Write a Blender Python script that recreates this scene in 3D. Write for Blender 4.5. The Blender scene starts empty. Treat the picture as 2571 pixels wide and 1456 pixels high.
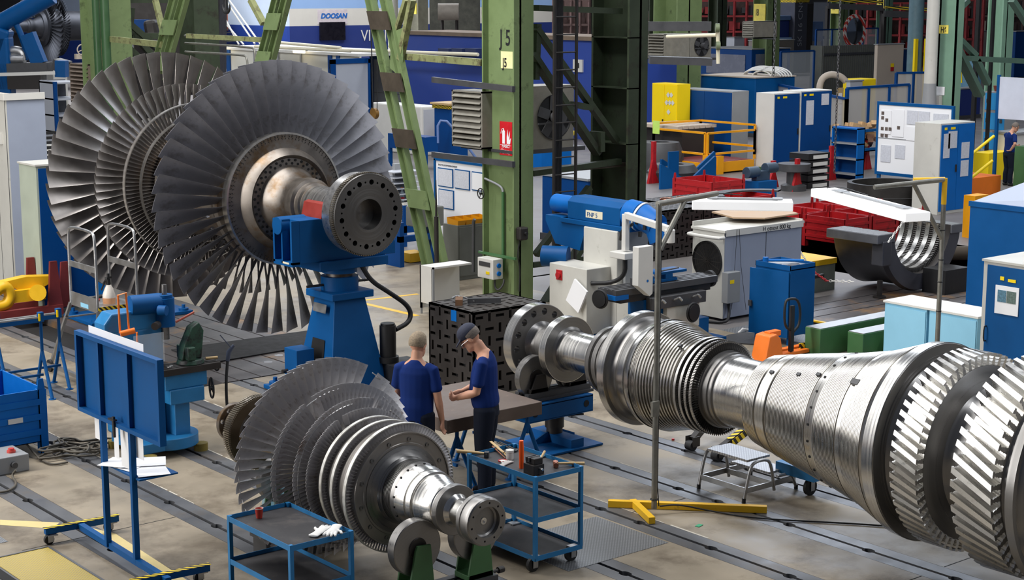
import bpy, bmesh, math, random
import numpy as np
from mathutils import Vector, Matrix
random.seed(7)
S=bpy.context.scene; C=S.collection
pi=math.pi
# ------------------------------------------------------------ camera, world, light, exposure
CH=5.45; FPX=4160.0; W,H=2571,1456
TH=math.atan(753/FPX); YAW=math.radians(39.05)
FWH=Vector((math.sin(YAW),math.cos(YAW),0)); RT=Vector((math.cos(YAW),-math.sin(YAW),0))
FW=FWH*math.cos(TH)-Vector((0,0,1))*math.sin(TH); UP=RT.cross(FW)
cd=bpy.data.cameras.new('camera'); cam=bpy.data.objects.new('camera',cd); C.objects.link(cam)
cd.sensor_width=36; cd.lens=FPX/W*36; cd.clip_start=.5; cd.clip_end=400
cam.matrix_world=Matrix.Translation((0,0,CH))@Matrix((RT,UP,-FW)).transposed().to_4x4()
S.camera=cam
S.view_settings.view_transform='Standard'; S.view_settings.look='None'; S.view_settings.gamma=1
S.view_settings.use_curve_mapping=False
S.view_settings.exposure=-0.2
wd=bpy.data.worlds.new('sky'); S.world=wd; wd.use_nodes=True
nt=wd.node_tree; bgn=nt.nodes['Background']
bgn.inputs[0].default_value=(.52,.60,.80,1); bgn.inputs[1].default_value=.14
def area(name,loc,target,sx,sy,power,col):
    l=bpy.data.lights.new(name,'AREA'); l.shape='RECTANGLE'; l.size=sx; l.size_y=sy; l.energy=power; l.color=col
    o=bpy.data.objects.new(name,l); C.objects.link(o); o.location=loc
    d=(Vector(target)-Vector(loc)).normalized(); o.rotation_euler=d.to_track_quat('-Z','Y').to_euler()
    return o
# roof lights (glazed strips running along the hall) and the high windows at its far side, plus an added office fill
area('overhead_light',(-1.5,22,12.5),(10,22,0),2.2,70,15500,(1,.985,.96))
area('overhead_light',(13.5,22,13.5),(13.5,22,0),2.0,70,3600,(.93,.96,1))
area('overhead_light',(27,30,13.5),(27,30,0),3.2,90,5600,(.93,.96,1))
area('overhead_light',(42,40,13.5),(42,40,0),3,90,6000,(.93,.96,1))
area('high_window',(58,54,24),(14,12,0),26,8,5200,(.75,.84,1))
area('overhead_light',(48,84,14),(50,84,0),10,60,16000,(.95,.97,1))  # added fill above the office block, brightens its too dark walls
# ------------------------------------------------------------ helpers
def pray(x,y): return FW+RT*((x-W/2)/FPX)+UP*((H/2-y)/FPX)
def G(x,y,z=0):
    r=pray(x,y); return Vector((0,0,CH))+r*((z-CH)/r.z)
def PX(x,y,X):
    r=pray(x,y); return Vector((0,0,CH))+r*(X/r.x)
def PY(x,y,Y):
    r=pray(x,y); return Vector((0,0,CH))+r*(Y/r.y)
def srgb(r,g,b):
    f=lambda c:(c/255/12.92 if c/255<=.04045 else ((c/255+.055)/1.055)**2.4)
    return (f(r),f(g),f(b),1)
MATS={}
def mat(name,rgb,rough=.5,metal=0,var=.15,scale=3,rv=.1,bump=0,spec=.5,stain=None,sthr=.62,sscale=1.5,stretch=None,emit=0,alpha=1,trans=0,coat=0):
    if name in MATS: return MATS[name]
    m=bpy.data.materials.new(name); m.use_nodes=True; t=m.node_tree; N=t.nodes; L=t.links
    b=N['Principled BSDF']; c=srgb(*rgb)
    b.inputs['Roughness'].default_value=rough; b.inputs['Metallic'].default_value=metal
    b.inputs['Specular IOR Level'].default_value=spec; b.inputs['Base Color'].default_value=c
    b.inputs['Coat Weight'].default_value=coat
    if trans: b.inputs['Transmission Weight'].default_value=trans; b.inputs['IOR'].default_value=1.1
    if alpha<1: b.inputs['Alpha'].default_value=alpha
    if emit: b.inputs['Emission Color'].default_value=c; b.inputs['Emission Strength'].default_value=emit
    if var or stain or rv or bump:
        tc=N.new('ShaderNodeTexCoord'); mp=N.new('ShaderNodeMapping'); L.new(tc.outputs['Object'],mp.inputs[0])
        if stretch: mp.inputs['Scale'].default_value=stretch
        nz=N.new('ShaderNodeTexNoise'); nz.inputs['Scale'].default_value=scale; nz.inputs['Detail'].default_value=6; nz.inputs['Roughness'].default_value=.65
        L.new(mp.outputs[0],nz.inputs['Vector'])
        cr=N.new('ShaderNodeMapRange'); cr.inputs[1].default_value=.3; cr.inputs[2].default_value=.7; cr.inputs[3].default_value=1-var; cr.inputs[4].default_value=1+var
        L.new(nz.outputs[0],cr.inputs[0])
        mx=N.new('ShaderNodeVectorMath'); mx.operation='SCALE'; mx.inputs[0].default_value=c[:3]; L.new(cr.outputs[0],mx.inputs['Scale'])
        out=mx.outputs[0]
        if stain:
            n2=N.new('ShaderNodeTexNoise'); n2.inputs['Scale'].default_value=sscale; n2.inputs['Detail'].default_value=8; n2.inputs['Roughness'].default_value=.7
            L.new(mp.outputs[0],n2.inputs['Vector'])
            r2=N.new('ShaderNodeMapRange'); r2.inputs[1].default_value=sthr-.07; r2.inputs[2].default_value=sthr+.07; L.new(n2.outputs[0],r2.inputs[0])
            m2=N.new('ShaderNodeMix'); m2.data_type='RGBA'; L.new(r2.outputs[0],m2.inputs[0]); L.new(out,m2.inputs[6]); m2.inputs[7].default_value=srgb(*stain)
            out=m2.outputs[2]
        L.new(out,b.inputs['Base Color'])
        if rv:
            rr=N.new('ShaderNodeMapRange'); rr.inputs[1].default_value=.3; rr.inputs[2].default_value=.7
            rr.inputs[3].default_value=max(.05,rough-rv); rr.inputs[4].default_value=min(1,rough+rv); L.new(nz.outputs[0],rr.inputs[0]); L.new(rr.outputs[0],b.inputs['Roughness'])
        if bump:
            bp=N.new('ShaderNodeBump'); bp.inputs['Strength'].default_value=bump; bp.inputs['Distance'].default_value=.01; L.new(nz.outputs[0],bp.inputs['Height']); L.new(bp.outputs[0],b.inputs['Normal'])
    MATS[name]=m; return m
class MB:
    def __init__(s): s.v=[]; s.f=[]
    def add(s,v,f):
        n=len(s.v); s.v+=[tuple(p) for p in v]; s.f+=[tuple(i+n for i in q) for q in f]; return s
    def box(s,x0,x1,y0,y1,z0,z1):
        v=[(x,y,z) for z in (z0,z1) for y in (y0,y1) for x in (x0,x1)]
        return s.add(v,[(0,2,3,1),(4,5,7,6),(0,1,5,4),(2,6,7,3),(0,4,6,2),(1,3,7,5)])
    def ob(s,c,size,rz=0,rx=0,ry=0):
        M=Matrix.Translation(c)@Matrix.Rotation(rz,4,'Z')@Matrix.Rotation(ry,4,'Y')@Matrix.Rotation(rx,4,'X')
        m=MB().box(-size[0]/2,size[0]/2,-size[1]/2,size[1]/2,-size[2]/2,size[2]/2)
        return s.add([M@Vector(p) for p in m.v],m.f)
    def beam(s,a,b,w,h=None,up=(0,0,1)):
        a=Vector(a);b=Vector(b);h=h or w;d=(b-a).normalized();u=Vector(up)
        if abs(d.dot(u))>.95: u=Vector((0,1,0)) if abs(d.z)>.9 else Vector((0,0,1))
        x=d.cross(u).normalized();y=x.cross(d)
        v=[p+x*i*w/2+y*j*h/2 for p in(a,b) for i,j in((-1,-1),(1,-1),(1,1),(-1,1))]
        return s.add(v,[(0,1,2,3),(7,6,5,4),(0,4,5,1),(1,5,6,2),(2,6,7,3),(3,7,4,0)])
    def cyl(s,a,b,r,r2=None,n=16,cap=True):
        a=Vector(a);b=Vector(b);r2=r if r2 is None else r2;d=(b-a).normalized()
        u=d.cross(Vector((0,0,1)) if abs(d.z)<.9 else Vector((1,0,0))).normalized();w=d.cross(u)
        v=[a+(u*math.cos(t)+w*math.sin(t))*r for t in[2*pi*i/n for i in range(n)]]+[b+(u*math.cos(t)+w*math.sin(t))*r2 for t in[2*pi*i/n for i in range(n)]]
        f=[(i,(i+1)%n,n+(i+1)%n,n+i) for i in range(n)]
        if cap: f+=[tuple(range(n))[::-1],tuple(range(n,2*n))]
        return s.add(v,f)
    def tube(s,pts,r,n=8,smooth=0,closed=False):
        P=[Vector(p) for p in pts]
        for _ in range(smooth):
            Q=[P[0]] if not closed else []
            for i in range(len(P)-(0 if closed else 1)):
                a=P[i];b=P[(i+1)%len(P)];Q+=[a*.75+b*.25,a*.25+b*.75]
            if not closed:Q.append(P[-1])
            P=Q
        rings=[];u=None;m=len(P)
        for i in range(m):
            d=(P[(i+1)%m]-P[i-1]) if (closed or 0<i<m-1) else (P[1]-P[0] if i==0 else P[-1]-P[-2])
            d.normalize()
            if u is None: u=d.cross(Vector((0,0,1)) if abs(d.z)<.9 else Vector((1,0,0))).normalized()
            else:
                u=(u-d*u.dot(d)); u.normalize()
            w=d.cross(u); rr=r[i] if isinstance(r,(list,tuple)) and len(r)==m else (r if not isinstance(r,(list,tuple)) else r[0])
            rings.append([P[i]+(u*math.cos(t)+w*math.sin(t))*rr for t in[2*pi*k/n for k in range(n)]])
        v=[p for q in rings for p in q]
        f=[(i*n+k,i*n+(k+1)%n,((i+1)%m)*n+(k+1)%n,((i+1)%m)*n+k) for i in range(m if closed else m-1) for k in range(n)]
        if not closed: f+=[tuple(range(n))[::-1],tuple(range((m-1)*n,m*n))]
        return s.add(v,f)
    def lathe(s,prof,n=64,axis='Y',c=(0,0,0),a0=0,a1=2*pi):
        full=abs(a1-a0-2*pi)<1e-6; k=n if full else n+1; v=[]
        for (h,r) in prof:
            for i in range(k):
                t=a0+(a1-a0)*i/n; x,y=r*math.sin(t),r*math.cos(t)
                p=(x,h,y) if axis=='Y' else ((x,y,h) if axis=='Z' else (h,x,y))
                v.append((p[0]+c[0],p[1]+c[1],p[2]+c[2]))
        f=[]
        for j in range(len(prof)-1):
            for i in range(n):
                i2=(i+1)%k; f.append((j*k+i,j*k+i2,(j+1)*k+i2,(j+1)*k+i))
        return s.add(v,f)
    def prism(s,poly,d0,d1,axis='Y'):
        def P(a,b,d): return (a,d,b) if axis=='Y' else ((a,b,d) if axis=='Z' else (d,a,b))
        n=len(poly); v=[P(a,b,d0) for a,b in poly]+[P(a,b,d1) for a,b in poly]
        return s.add(v,[tuple(range(n)),tuple(range(2*n-1,n-1,-1))]+[(i,i+n,(i+1)%n+n,(i+1)%n) for i in range(n)])
    def xf(s,M):
        s.v=[tuple(M@Vector(p)) for p in s.v]; return s
    def rot(s,rz,c=(0,0,0)):
        return s.xf(Matrix.Translation(c)@Matrix.Rotation(rz,4,'Z')@Matrix.Translation(-Vector(c)))
    def mesh(s,name,m,smooth=None,off=(0,0,0)):
        me=bpy.data.meshes.new(name); o=Vector(off)
        me.from_pydata([tuple(Vector(p)-o) for p in s.v],[],s.f)
        bm=bmesh.new(); bm.from_mesh(me); bmesh.ops.recalc_face_normals(bm,faces=bm.faces); bm.to_mesh(me); bm.free()
        for mm in (m if isinstance(m,(list,tuple)) else [m]): me.materials.append(mm)
        if smooth:
            me.shade_smooth(); me.set_sharp_from_angle(angle=math.radians(smooth))
        return me
def tag(o,label=None,cat=None,group=None,kind=None):
    if label:o['label']=label
    if cat:o['category']=cat
    if group:o['group']=group
    if kind:o['kind']=kind
    return o
def thing(name,label,cat,loc=(0,0,0),group=None,rz=0,kind=None):
    o=bpy.data.objects.new(name,None); C.objects.link(o); o.location=loc; o.rotation_euler[2]=rz; o.empty_display_size=.1
    o['org']=tuple(loc) if rz==0 else (0,0,0)
    return tag(o,label,cat,group,kind)
def part(name,mb,m,parent=None,smooth=None,label=None,bevel=0,kind=None,local=False):
    r=parent
    while r is not None and r.parent is not None: r=r.parent
    off=(0,0,0)
    if r is not None and not local: off=tuple(r['org']) if 'org' in r.keys() else (0,0,0)
    me=mb.mesh(name,m,smooth,off) if isinstance(mb,MB) else mb
    o=bpy.data.objects.new(name,me); C.objects.link(o)
    if parent is not None: o.parent=parent
    if label:o['label']=label
    if kind:o['kind']=kind
    if bevel:
        b=o.modifiers.new('b','BEVEL'); b.width=bevel; b.segments=2; b.limit_method='ANGLE'; b.angle_limit=.7
    return o
def single(name,mb,m,label,cat,group=None,smooth=None,bevel=0,kind=None):
    xs=[p[0] for p in mb.v];ys=[p[1] for p in mb.v];z=min(p[2] for p in mb.v)
    c=((min(xs)+max(xs))/2,(min(ys)+max(ys))/2,z)
    me=mb.mesh(name,m,smooth,c); o=bpy.data.objects.new(name,me); C.objects.link(o); o.location=c; o['org']=c
    if bevel:
        b=o.modifiers.new('b','BEVEL'); b.width=bevel; b.segments=2; b.limit_method='ANGLE'; b.angle_limit=.7
    return tag(o,label,cat,group,kind)
def struct(name,mb,m,smooth=None):
    return part(name,mb,m,None,smooth,kind='structure')
def cut(o,cm):
    me=cm.mesh('cutter',o.data.materials[0] if o.data.materials else None); co=bpy.data.objects.new('cutter',me); C.objects.link(co)
    co.parent=o.parent
    md=o.modifiers.new('c','BOOLEAN'); md.object=co; md.operation='DIFFERENCE'; md.solver='EXACT'
    dg=bpy.context.evaluated_depsgraph_get(); dg.update()
    nm=bpy.data.meshes.new_from_object(o.evaluated_get(dg)); o.modifiers.clear(); o.data=nm
    nm.shade_smooth(); nm.set_sharp_from_angle(angle=math.radians(32))
    bpy.data.objects.remove(co); bpy.data.meshes.remove(me)
def dup(o,loc=None,rz=None,label=None,group=None,parent=None):
    c=o.copy(); C.objects.link(c)
    if parent is not None: c.parent=parent
    if loc is not None: c.location=loc
    if rz is not None: c.rotation_euler[2]=rz
    if label: c['label']=label
    if group: c['group']=group
    for ch in o.children: dup(ch,parent=c)
    return c
def text(name,s,size,m,M,parent=None,ext=.002,label=None,align='LEFT',sx=1,bold=0,shear=0):
    cu=bpy.data.curves.new(name,'FONT'); cu.body=s; cu.size=size; cu.extrude=ext; cu.align_x=align; cu.offset=bold; cu.shear=shear
    o=bpy.data.objects.new(name,cu); C.objects.link(o)
    dg=bpy.context.evaluated_depsgraph_get(); me=bpy.data.meshes.new_from_object(o.evaluated_get(dg)); bpy.data.objects.remove(o)
    me.materials.clear(); me.materials.append(m); me.transform(M@Matrix.Diagonal((sx,1,1,1)))
    r=parent
    while r is not None and r.parent is not None: r=r.parent
    if r is not None and 'org' in r.keys(): me.transform(Matrix.Translation(-Vector(r['org'])))
    p=bpy.data.objects.new(name,me); C.objects.link(p)
    if parent is not None:p.parent=parent
    if label:p['label']=label
    return p
# face frames: text/decals on a face looking toward -X (reads along -Y) or toward -Y (reads along +X)
def FX(x,y,z): return Matrix.Translation((x,y,z))@Matrix(((0,0,-1,0),(-1,0,0,0),(0,1,0,0),(0,0,0,1)))
def FY(x,y,z): return Matrix.Translation((x,y,z))@Matrix(((1,0,0,0),(0,0,-1,0),(0,1,0,0),(0,0,0,1)))
# ------------------------------------------------------------ materials
CONC=mat('worn_concrete',(140,129,112),.46,0,.2,1.3,.14,.25,.35,stain=(104,93,78),sthr=.56,sscale=.9)
CONCF=mat('grey_concrete',(112,108,106),.5,0,.12,.8,.1,.1,.3,stain=(112,106,104),sthr=.6,sscale=.5)
RAIL=mat('floor_steel',(98,99,102),.42,.35,.12,2.5,.1,.05,.5,stain=(104,98,92),sthr=.6)
PLATE=mat('clamping_plate',(92,88,88),.45,.3,.14,1.4,.1,.05,.5,stain=(158,118,72),sthr=.6,sscale=.9)
def steel(name,rgb,rough,an=.45,ring=.5,var=.06,metal=1):
    if name in MATS: return MATS[name]
    m=bpy.data.materials.new(name); m.use_nodes=True; t=m.node_tree;N=t.nodes;L=t.links;b=N['Principled BSDF']; c=srgb(*rgb)
    b.inputs['Metallic'].default_value=metal; b.inputs['Anisotropic'].default_value=an; b.inputs['Anisotropic Rotation'].default_value=.25
    tg=N.new('ShaderNodeTangent'); tg.direction_type='RADIAL'; tg.axis='Y'; L.new(tg.outputs[0],b.inputs['Tangent'])
    tc=N.new('ShaderNodeTexCoord'); sp=N.new('ShaderNodeSeparateXYZ'); L.new(tc.outputs['Object'],sp.inputs[0])
    cx=N.new('ShaderNodeCombineXYZ'); L.new(sp.outputs[0],cx.inputs[0]); L.new(sp.outputs[2],cx.inputs[2])
    ln=N.new('ShaderNodeVectorMath'); ln.operation='LENGTH'; L.new(cx.outputs[0],ln.inputs[0])
    c2=N.new('ShaderNodeCombineXYZ'); L.new(ln.outputs['Value'],c2.inputs[0]); L.new(sp.outputs[1],c2.inputs[1])
    nz=N.new('ShaderNodeTexNoise'); nz.inputs['Scale'].default_value=45; nz.inputs['Detail'].default_value=4; L.new(c2.outputs[0],nz.inputs['Vector'])
    cr=N.new('ShaderNodeMapRange'); cr.inputs[1].default_value=.3; cr.inputs[2].default_value=.7; cr.inputs[3].default_value=1-var; cr.inputs[4].default_value=1+var; L.new(nz.outputs[0],cr.inputs[0])
    mx=N.new('ShaderNodeVectorMath'); mx.operation='SCALE'; mx.inputs[0].default_value=c[:3]; L.new(cr.outputs[0],mx.inputs['Scale']); L.new(mx.outputs[0],b.inputs['Base Color'])
    rr=N.new('ShaderNodeMapRange'); rr.inputs[1].default_value=.3; rr.inputs[2].default_value=.7; rr.inputs[3].default_value=rough*.8; rr.inputs[4].default_value=rough*1.25; L.new(nz.outputs[0],rr.inputs[0]); L.new(rr.outputs[0],b.inputs['Roughness'])
    bp=N.new('ShaderNodeBump'); bp.inputs['Strength'].default_value=ring*.25; bp.inputs['Distance'].default_value=.002; L.new(nz.outputs[0],bp.inputs['Height']); L.new(bp.outputs[0],b.inputs['Normal'])
    MATS[name]=m; return m
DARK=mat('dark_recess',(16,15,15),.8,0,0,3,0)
STEEL=steel('machined_steel',(214,212,208),.24)
STEELD=steel('turned_steel',(132,130,128),.32,metal=.8)
BLADEG=mat('grey_blade_steel',(186,184,186),.38,.5,.1,6,.08,stain=(128,112,104),sthr=.62,sscale=5)
LAND=mat('bright_milled_steel',(222,220,216),.3,1,.04,14,.06)
RING=mat('bright_ring_steel',(206,203,198),.34,1,.05,14,.05)
STEELG=steel('grooved_steel',(198,195,190),.27)
BLADEF=mat('dull_blade_steel',(132,132,138),.48,.4,.12,5,.08,stain=(96,92,92),sthr=.6,sscale=2)
BLADER=mat('polished_blade_steel',(146,140,136),.36,.72,.1,5,.08)
RUST=mat('rusty_forging',(124,117,110),.4,.85,.2,3,.12,.1,.5,stain=(108,88,66),sthr=.55,sscale=2.2)
DISCG=mat('grey_disc_steel',(112,110,110),.42,.85,.1,3,.1)
BLUE=mat('blue_machine_paint',(0,76,134),.5,0,.08,2.5,.08,spec=.22)
BLUEC=mat('blue_cabinet_paint',(0,62,124),.5,0,.05,2,.06,spec=.22)
BLUEL=mat('bright_blue_paint',(0,96,174),.5,0,.08,2.5,.08,spec=.25)
BLUEW=mat('worn_light_blue_paint',(28,112,166),.45,0,.12,4,.1,0,.5,stain=(70,84,90),sthr=.68,sscale=7)
CYAN=mat('pale_blue_paint',(140,196,222),.45,0,.04,2,.05)
GREEN=mat('green_column_paint',(112,130,86),.55,0,.14,2.2,.1,.1,.4,stain=(64,72,48),sthr=.64,sscale=2.2)
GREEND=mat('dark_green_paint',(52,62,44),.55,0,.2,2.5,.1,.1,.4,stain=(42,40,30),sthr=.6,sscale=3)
GREENL=mat('pale_green_column_paint',(118,152,130),.55,0,.08,2,.1,0,.4)
GREENM=mat('green_machine_paint',(62,104,62),.45,0,.1,3,.1)
RUSTY=mat('grimy_girder',(66,58,48),.7,0,.25,4,.1,.1,.3)
WHITE=mat('white_paint',(212,210,204),.45,0,.04,2,.05)
WHITEG=mat('off_white_enamel',(196,194,186),.45,0,.06,2,.08,0,.5,stain=(160,156,146),sthr=.68,sscale=3)
GREY=mat('grey_paint',(140,142,144),.5,0,.06,2,.05)
GREYB=mat('pale_blue_grey_paint',(150,158,176),.5,0,.04,2,.05)
GREYD=mat('dark_grey_metal',(74,74,76),.5,.3,.15,3,.1)
BLACK=mat('black_rubber',(24,24,26),.55,0,.1,4,.1)
BLACKI=mat('black_iron',(46,42,40),.5,.2,.15,5,.1,.1)
YELLOW=mat('yellow_paint',(226,176,20),.5,0,.08,3,.1,0,.5,stain=(150,112,30),sthr=.68,sscale=5)
YELLOWB=mat('bright_yellow',(248,214,0),.45,0,.02,3,.05)
ORANGEY=mat('amber_paint',(236,160,10),.45,0,.05,3,.1)
ORANGE=mat('orange_paint',(240,122,40),.4,0,.06,3,.1)
RED=mat('red_paint',(172,24,30),.45,0,.12,3,.1,0,.5,stain=(90,20,24),sthr=.62,sscale=4)
REDD=mat('dark_red_paint',(118,42,40),.6,0,.15,3,.1)
WOOD=mat('wood',(190,160,112),.6,0,.12,6,.1,stretch=(1,8,8))
WOODD=mat('worn_brown_board',(94,80,72),.5,0,.12,3,.1,.05,.5,stain=(120,104,92),sthr=.66,sscale=9)
PAPER=mat('white_paper',(236,236,238),.7,0,0,3,0)
PAPERG=mat('printed_paper',(200,202,210),.7,0,.12,30,0)
CREAM=mat('cream_paint',(226,218,190),.55,0,.05,3,.05)
ALU=mat('aluminium',(176,176,176),.38,.9,.12,6,.1)
ALUP=mat('galvanised_pipe',(136,134,126),.45,.6,.2,8,.1)
GLASS=mat('clear_acrylic',(225,232,236),.08,0,0,3,0,trans=.0,alpha=.22)
GLASSD=mat('dusty_screen',(196,190,184),.3,0,0,3,0,alpha=.55)
SKIN=mat('skin',(204,150,122),.55,0,.06,8,.05)
SHIRT=mat('navy_blue_shirt',(14,42,104),.85,0,.08,8,.05,.1,.2)
TROUS=mat('dark_work_trousers',(22,28,42),.85,0,.12,8,.05,.1,.2)
HAIRG=mat('grey_blond_hair',(140,124,102),.75,0,.35,60,.05,.4)
HAIRD=mat('grey_hair',(112,102,94),.75,0,.35,60,.05,.4)
CAPM=mat('dark_navy_cap',(44,48,66),.8,0,.08,20,.05)
MATB=mat('black_tray_mat',(52,50,52),.6,0,.2,4,.1,0,.4,stain=(74,70,68),sthr=.6,sscale=4)
def diamond(name,rgb,rgb2,metal=.7,scale=22):
    m=bpy.data.materials.new(name); m.use_nodes=True; t=m.node_tree;N=t.nodes;L=t.links;b=N['Principled BSDF']
    tc=N.new('ShaderNodeTexCoord'); vals=[]
    for s in (1,-1):
        mp=N.new('ShaderNodeMapping'); mp.inputs['Rotation'].default_value=(0,0,s*pi/4); mp.inputs['Scale'].default_value=(scale,scale,scale); L.new(tc.outputs['Object'],mp.inputs[0])
        ck=N.new('ShaderNodeTexWave'); ck.bands_direction='X'; ck.inputs['Scale'].default_value=.55; ck.inputs['Distortion'].default_value=.6; L.new(mp.outputs[0],ck.inputs[0]); vals.append(ck.outputs['Fac'])
    mu=N.new('ShaderNodeMath'); mu.operation='MULTIPLY'; L.new(vals[0],mu.inputs[0]); L.new(vals[1],mu.inputs[1])
    rp=N.new('ShaderNodeMapRange'); rp.inputs[1].default_value=.25; rp.inputs[2].default_value=.45; L.new(mu.outputs[0],rp.inputs[0])
    mx=N.new('ShaderNodeMix'); mx.data_type='RGBA'; mx.inputs[6].default_value=srgb(*rgb); mx.inputs[7].default_value=srgb(*rgb2); L.new(rp.outputs[0],mx.inputs[0]); L.new(mx.outputs[2],b.inputs['Base Color'])
    bp=N.new('ShaderNodeBump'); bp.inputs['Strength'].default_value=.6; bp.inputs['Distance'].default_value=.01; L.new(rp.outputs[0],bp.inputs['Height']); L.new(bp.outputs[0],b.inputs['Normal'])
    b.inputs['Metallic'].default_value=metal; b.inputs['Roughness'].default_value=.38
    return m
DPLATE=diamond('checker_plate',(150,150,152),(196,196,196)); DPLATEG=diamond('floor_checker_plate',(120,122,124),(156,158,160),.5)
DPLATEY=diamond('yellow_checker_plate',(196,170,70),(150,142,120),.1)
def stripes(name,a,b,scale=14,rot=pi/4,axis=2):
    m=bpy.data.materials.new(name); m.use_nodes=True; t=m.node_tree;N=t.nodes;L=t.links;p=N['Principled BSDF']
    tc=N.new('ShaderNodeTexCoord'); mp=N.new('ShaderNodeMapping'); L.new(tc.outputs['Object'],mp.inputs[0])
    sp=N.new('ShaderNodeSeparateXYZ'); L.new(mp.outputs[0],sp.inputs[0])
    ad=N.new('ShaderNodeMath'); ad.operation='ADD'; L.new(sp.outputs[0],ad.inputs[0]); L.new(sp.outputs[1],ad.inputs[1])
    a2=N.new('ShaderNodeMath'); a2.operation='ADD'; L.new(ad.outputs[0],a2.inputs[0]); L.new(sp.outputs[2],a2.inputs[1])
    ml=N.new('ShaderNodeMath'); ml.operation='MULTIPLY'; ml.inputs[1].default_value=scale; L.new(a2.outputs[0],ml.inputs[0])
    fr=N.new('ShaderNodeMath'); fr.operation='FRACT'; L.new(ml.outputs[0],fr.inputs[0])
    gt=N.new('ShaderNodeMath'); gt.operation='GREATER_THAN'; gt.inputs[1].default_value=.5; L.new(fr.outputs[0],gt.inputs[0])
    mx=N.new('ShaderNodeMix'); mx.data_type='RGBA'; mx.inputs[6].default_value=srgb(*a); mx.inputs[7].default_value=srgb(*b); L.new(gt.outputs[0],mx.inputs[0]); L.new(mx.outputs[2],p.inputs['Base Color'])
    p.inputs['Roughness'].default_value=.5
    return m
HAZ=stripes('hazard_stripes',(232,200,30),(24,24,24),8)
HAZF=stripes('fine_hazard_stripes',(232,200,30),(24,24,24),14)
# ------------------------------------------------------------ floor: concrete bands, steel rails with slots, clamping plates
SLOTS=[5.655,6.812,7.97,9.127,10.284,11.443,12.6,13.757]
NY=[12.6+1.035*k for k in range(0,16)]+[12.0-1.03*k for k in range(0,14)]
def railprof(X,sgn,y0,y1,w,hw=.022):
    pts=[(X+sgn*hw,y0)]
    for y in sorted(NY):
        if y0+.1<y<y1-.1:
            for i in range(0,9):
                t=pi*i/8; pts.append((X+sgn*(hw+.032*math.sin(t)),y-.062*math.cos(t)))
    pts+=[(X+sgn*hw,y1),(X+sgn*w,y1),(X+sgn*w,y0)]
    return pts
base=MB().box(-60,190,-30,220,-.32,-.12); struct('floor',base,DARK)
conc=MB(); rails=MB()
X=5.655-1.157*4; allS=[X+1.157*i for i in range(4)]+SLOTS
for X in allS:
    y1=20.2 if X>10.9 else 34
    for s in (-1,1): rails.prism(railprof(X,s,-2,y1,.178),-.12,0,'Z')
for a,b in zip(allS[:-1],allS[1:]):
    conc.box(a+.183,b-.183,-2,20.2 if a>10 else 34,-.12,.0)
conc.box(-40,allS[0]-.183,-2,34,-.12,0)
cr=MB()
conc.box(13.757+.183,25.2,-2,16.9,-.12,0); conc.box(13.94,19.3,16.9,20.2,-.12,0)
conc.box(13.7,19.3,20.2,34,-.12,0)
struct('floor',conc,CONC); struct('trim_1',rails,RAIL)
far=MB(); far.box(-60,190,34,220,-.12,0); far.box(19.3,190,24.2,34,-.12,0); far.box(25.2,190,-30,24.2,-.12,0); far.box(-40,10.2,33.9,34,-.12,0)
struct('floor',far,CONCF)
pl=MB(); xs=[11.18,11.43,11.795,12.16,12.525,12.9,13.27,13.69]
for a,b in zip(xs[:-1],xs[1:]): pl.box(a+(.014 if a>11.2 else 0),b-(.014 if b<13.6 else 0),20.25,33.6,-.12,.0)
pl.box(11.18,13.69,33.6,34,-.12,0)
struct('trim_2',pl,PLATE)
# fine joints in the concrete bands
jm=MB()
for x0,x1,y in ((6.1,7.78,15.2),(8.15,8.94,14.45),(11.62,12.41,12.29),(12.0,12.0,0),(12.79,13.57,9.17),(11.62,12.41,9.15),(13.94,14.6,16.2),(9.31,10.1,13.1)):
    if x1>x0: jm.box(x0,x1,y,y+.012,0,.0012)
struct('trim_3',jm,DARK)
dk=MB()
for cx,cy in ((11.6,21.7),(12.35,22.9),(12.0,24.2),(12.72,21.3),(11.62,23.2),(12.35,21.0)): dk.lathe([(.0,.07),(.0015,.066),(.0015,.0)],24,'Z',(cx,cy,0)); 
struct('trim_4',dk,mat('slot_cover',(120,118,120),.3,.5))
ch=MB()
for X,ya,yb in ((7.97,15.5,22),(9.127,15.2,20),(10.284,15.5,20.1),(11.443,11.2,14),(12.6,11.6,13.4)):
    y=ya
    while y<yb:
        l=.15+.5*random.random(); ch.box(X+.183,X+.19+.02*random.random(),y,y+l,.0,.0012); y+=l+.12*random.random()
struct('trim_17',ch,mat('pale_dust_line',(186,180,168),.8,0,.1,9))
# ------------------------------------------------------------ turbine rotors
def blade_mb(r0,r1,c0,c1,b0,b1,camb=.12,th=.09,sg=1,n=9,tw=1.0,hook=0):
    m=MB(); K=7; rings=[]
    for i in range(n):
        f=i/(n-1); r=r0+(r1-r0)*f; c=c0+(c1-c0)*f; b=math.radians(b0+(b1-b0)*f**tw)
        ux,uy=math.sin(b),-math.cos(b)*sg; nx,ny=-uy,ux
        T=th*c*(1-.55*f)+.002; cm=camb*c*(1-.5*f); up=[];lo=[]
        for k in range(K):
            s=k/(K-1); x=(s-.5)*c; y=cm*4*s*(1-s)-cm*.6; t=T*(math.sqrt(s+.02)*(1-s)*1.9+.06)
            up.append((ux*x+nx*(y+t/2),uy*x+ny*(y+t/2),r)); lo.append((ux*x+nx*(y-t/2),uy*x+ny*(y-t/2),r))
        rings.append(up+lo[::-1])
    q=2*K; v=[p for g in rings for p in g]
    f=[(i*q+k,i*q+(k+1)%q,(i+1)*q+(k+1)%q,(i+1)*q+k) for i in range(n-1) for k in range(q)]
    f+=[tuple(range(q))[::-1],tuple(range((n-1)*q,n*q))]
    return m.add(v,f)
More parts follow.
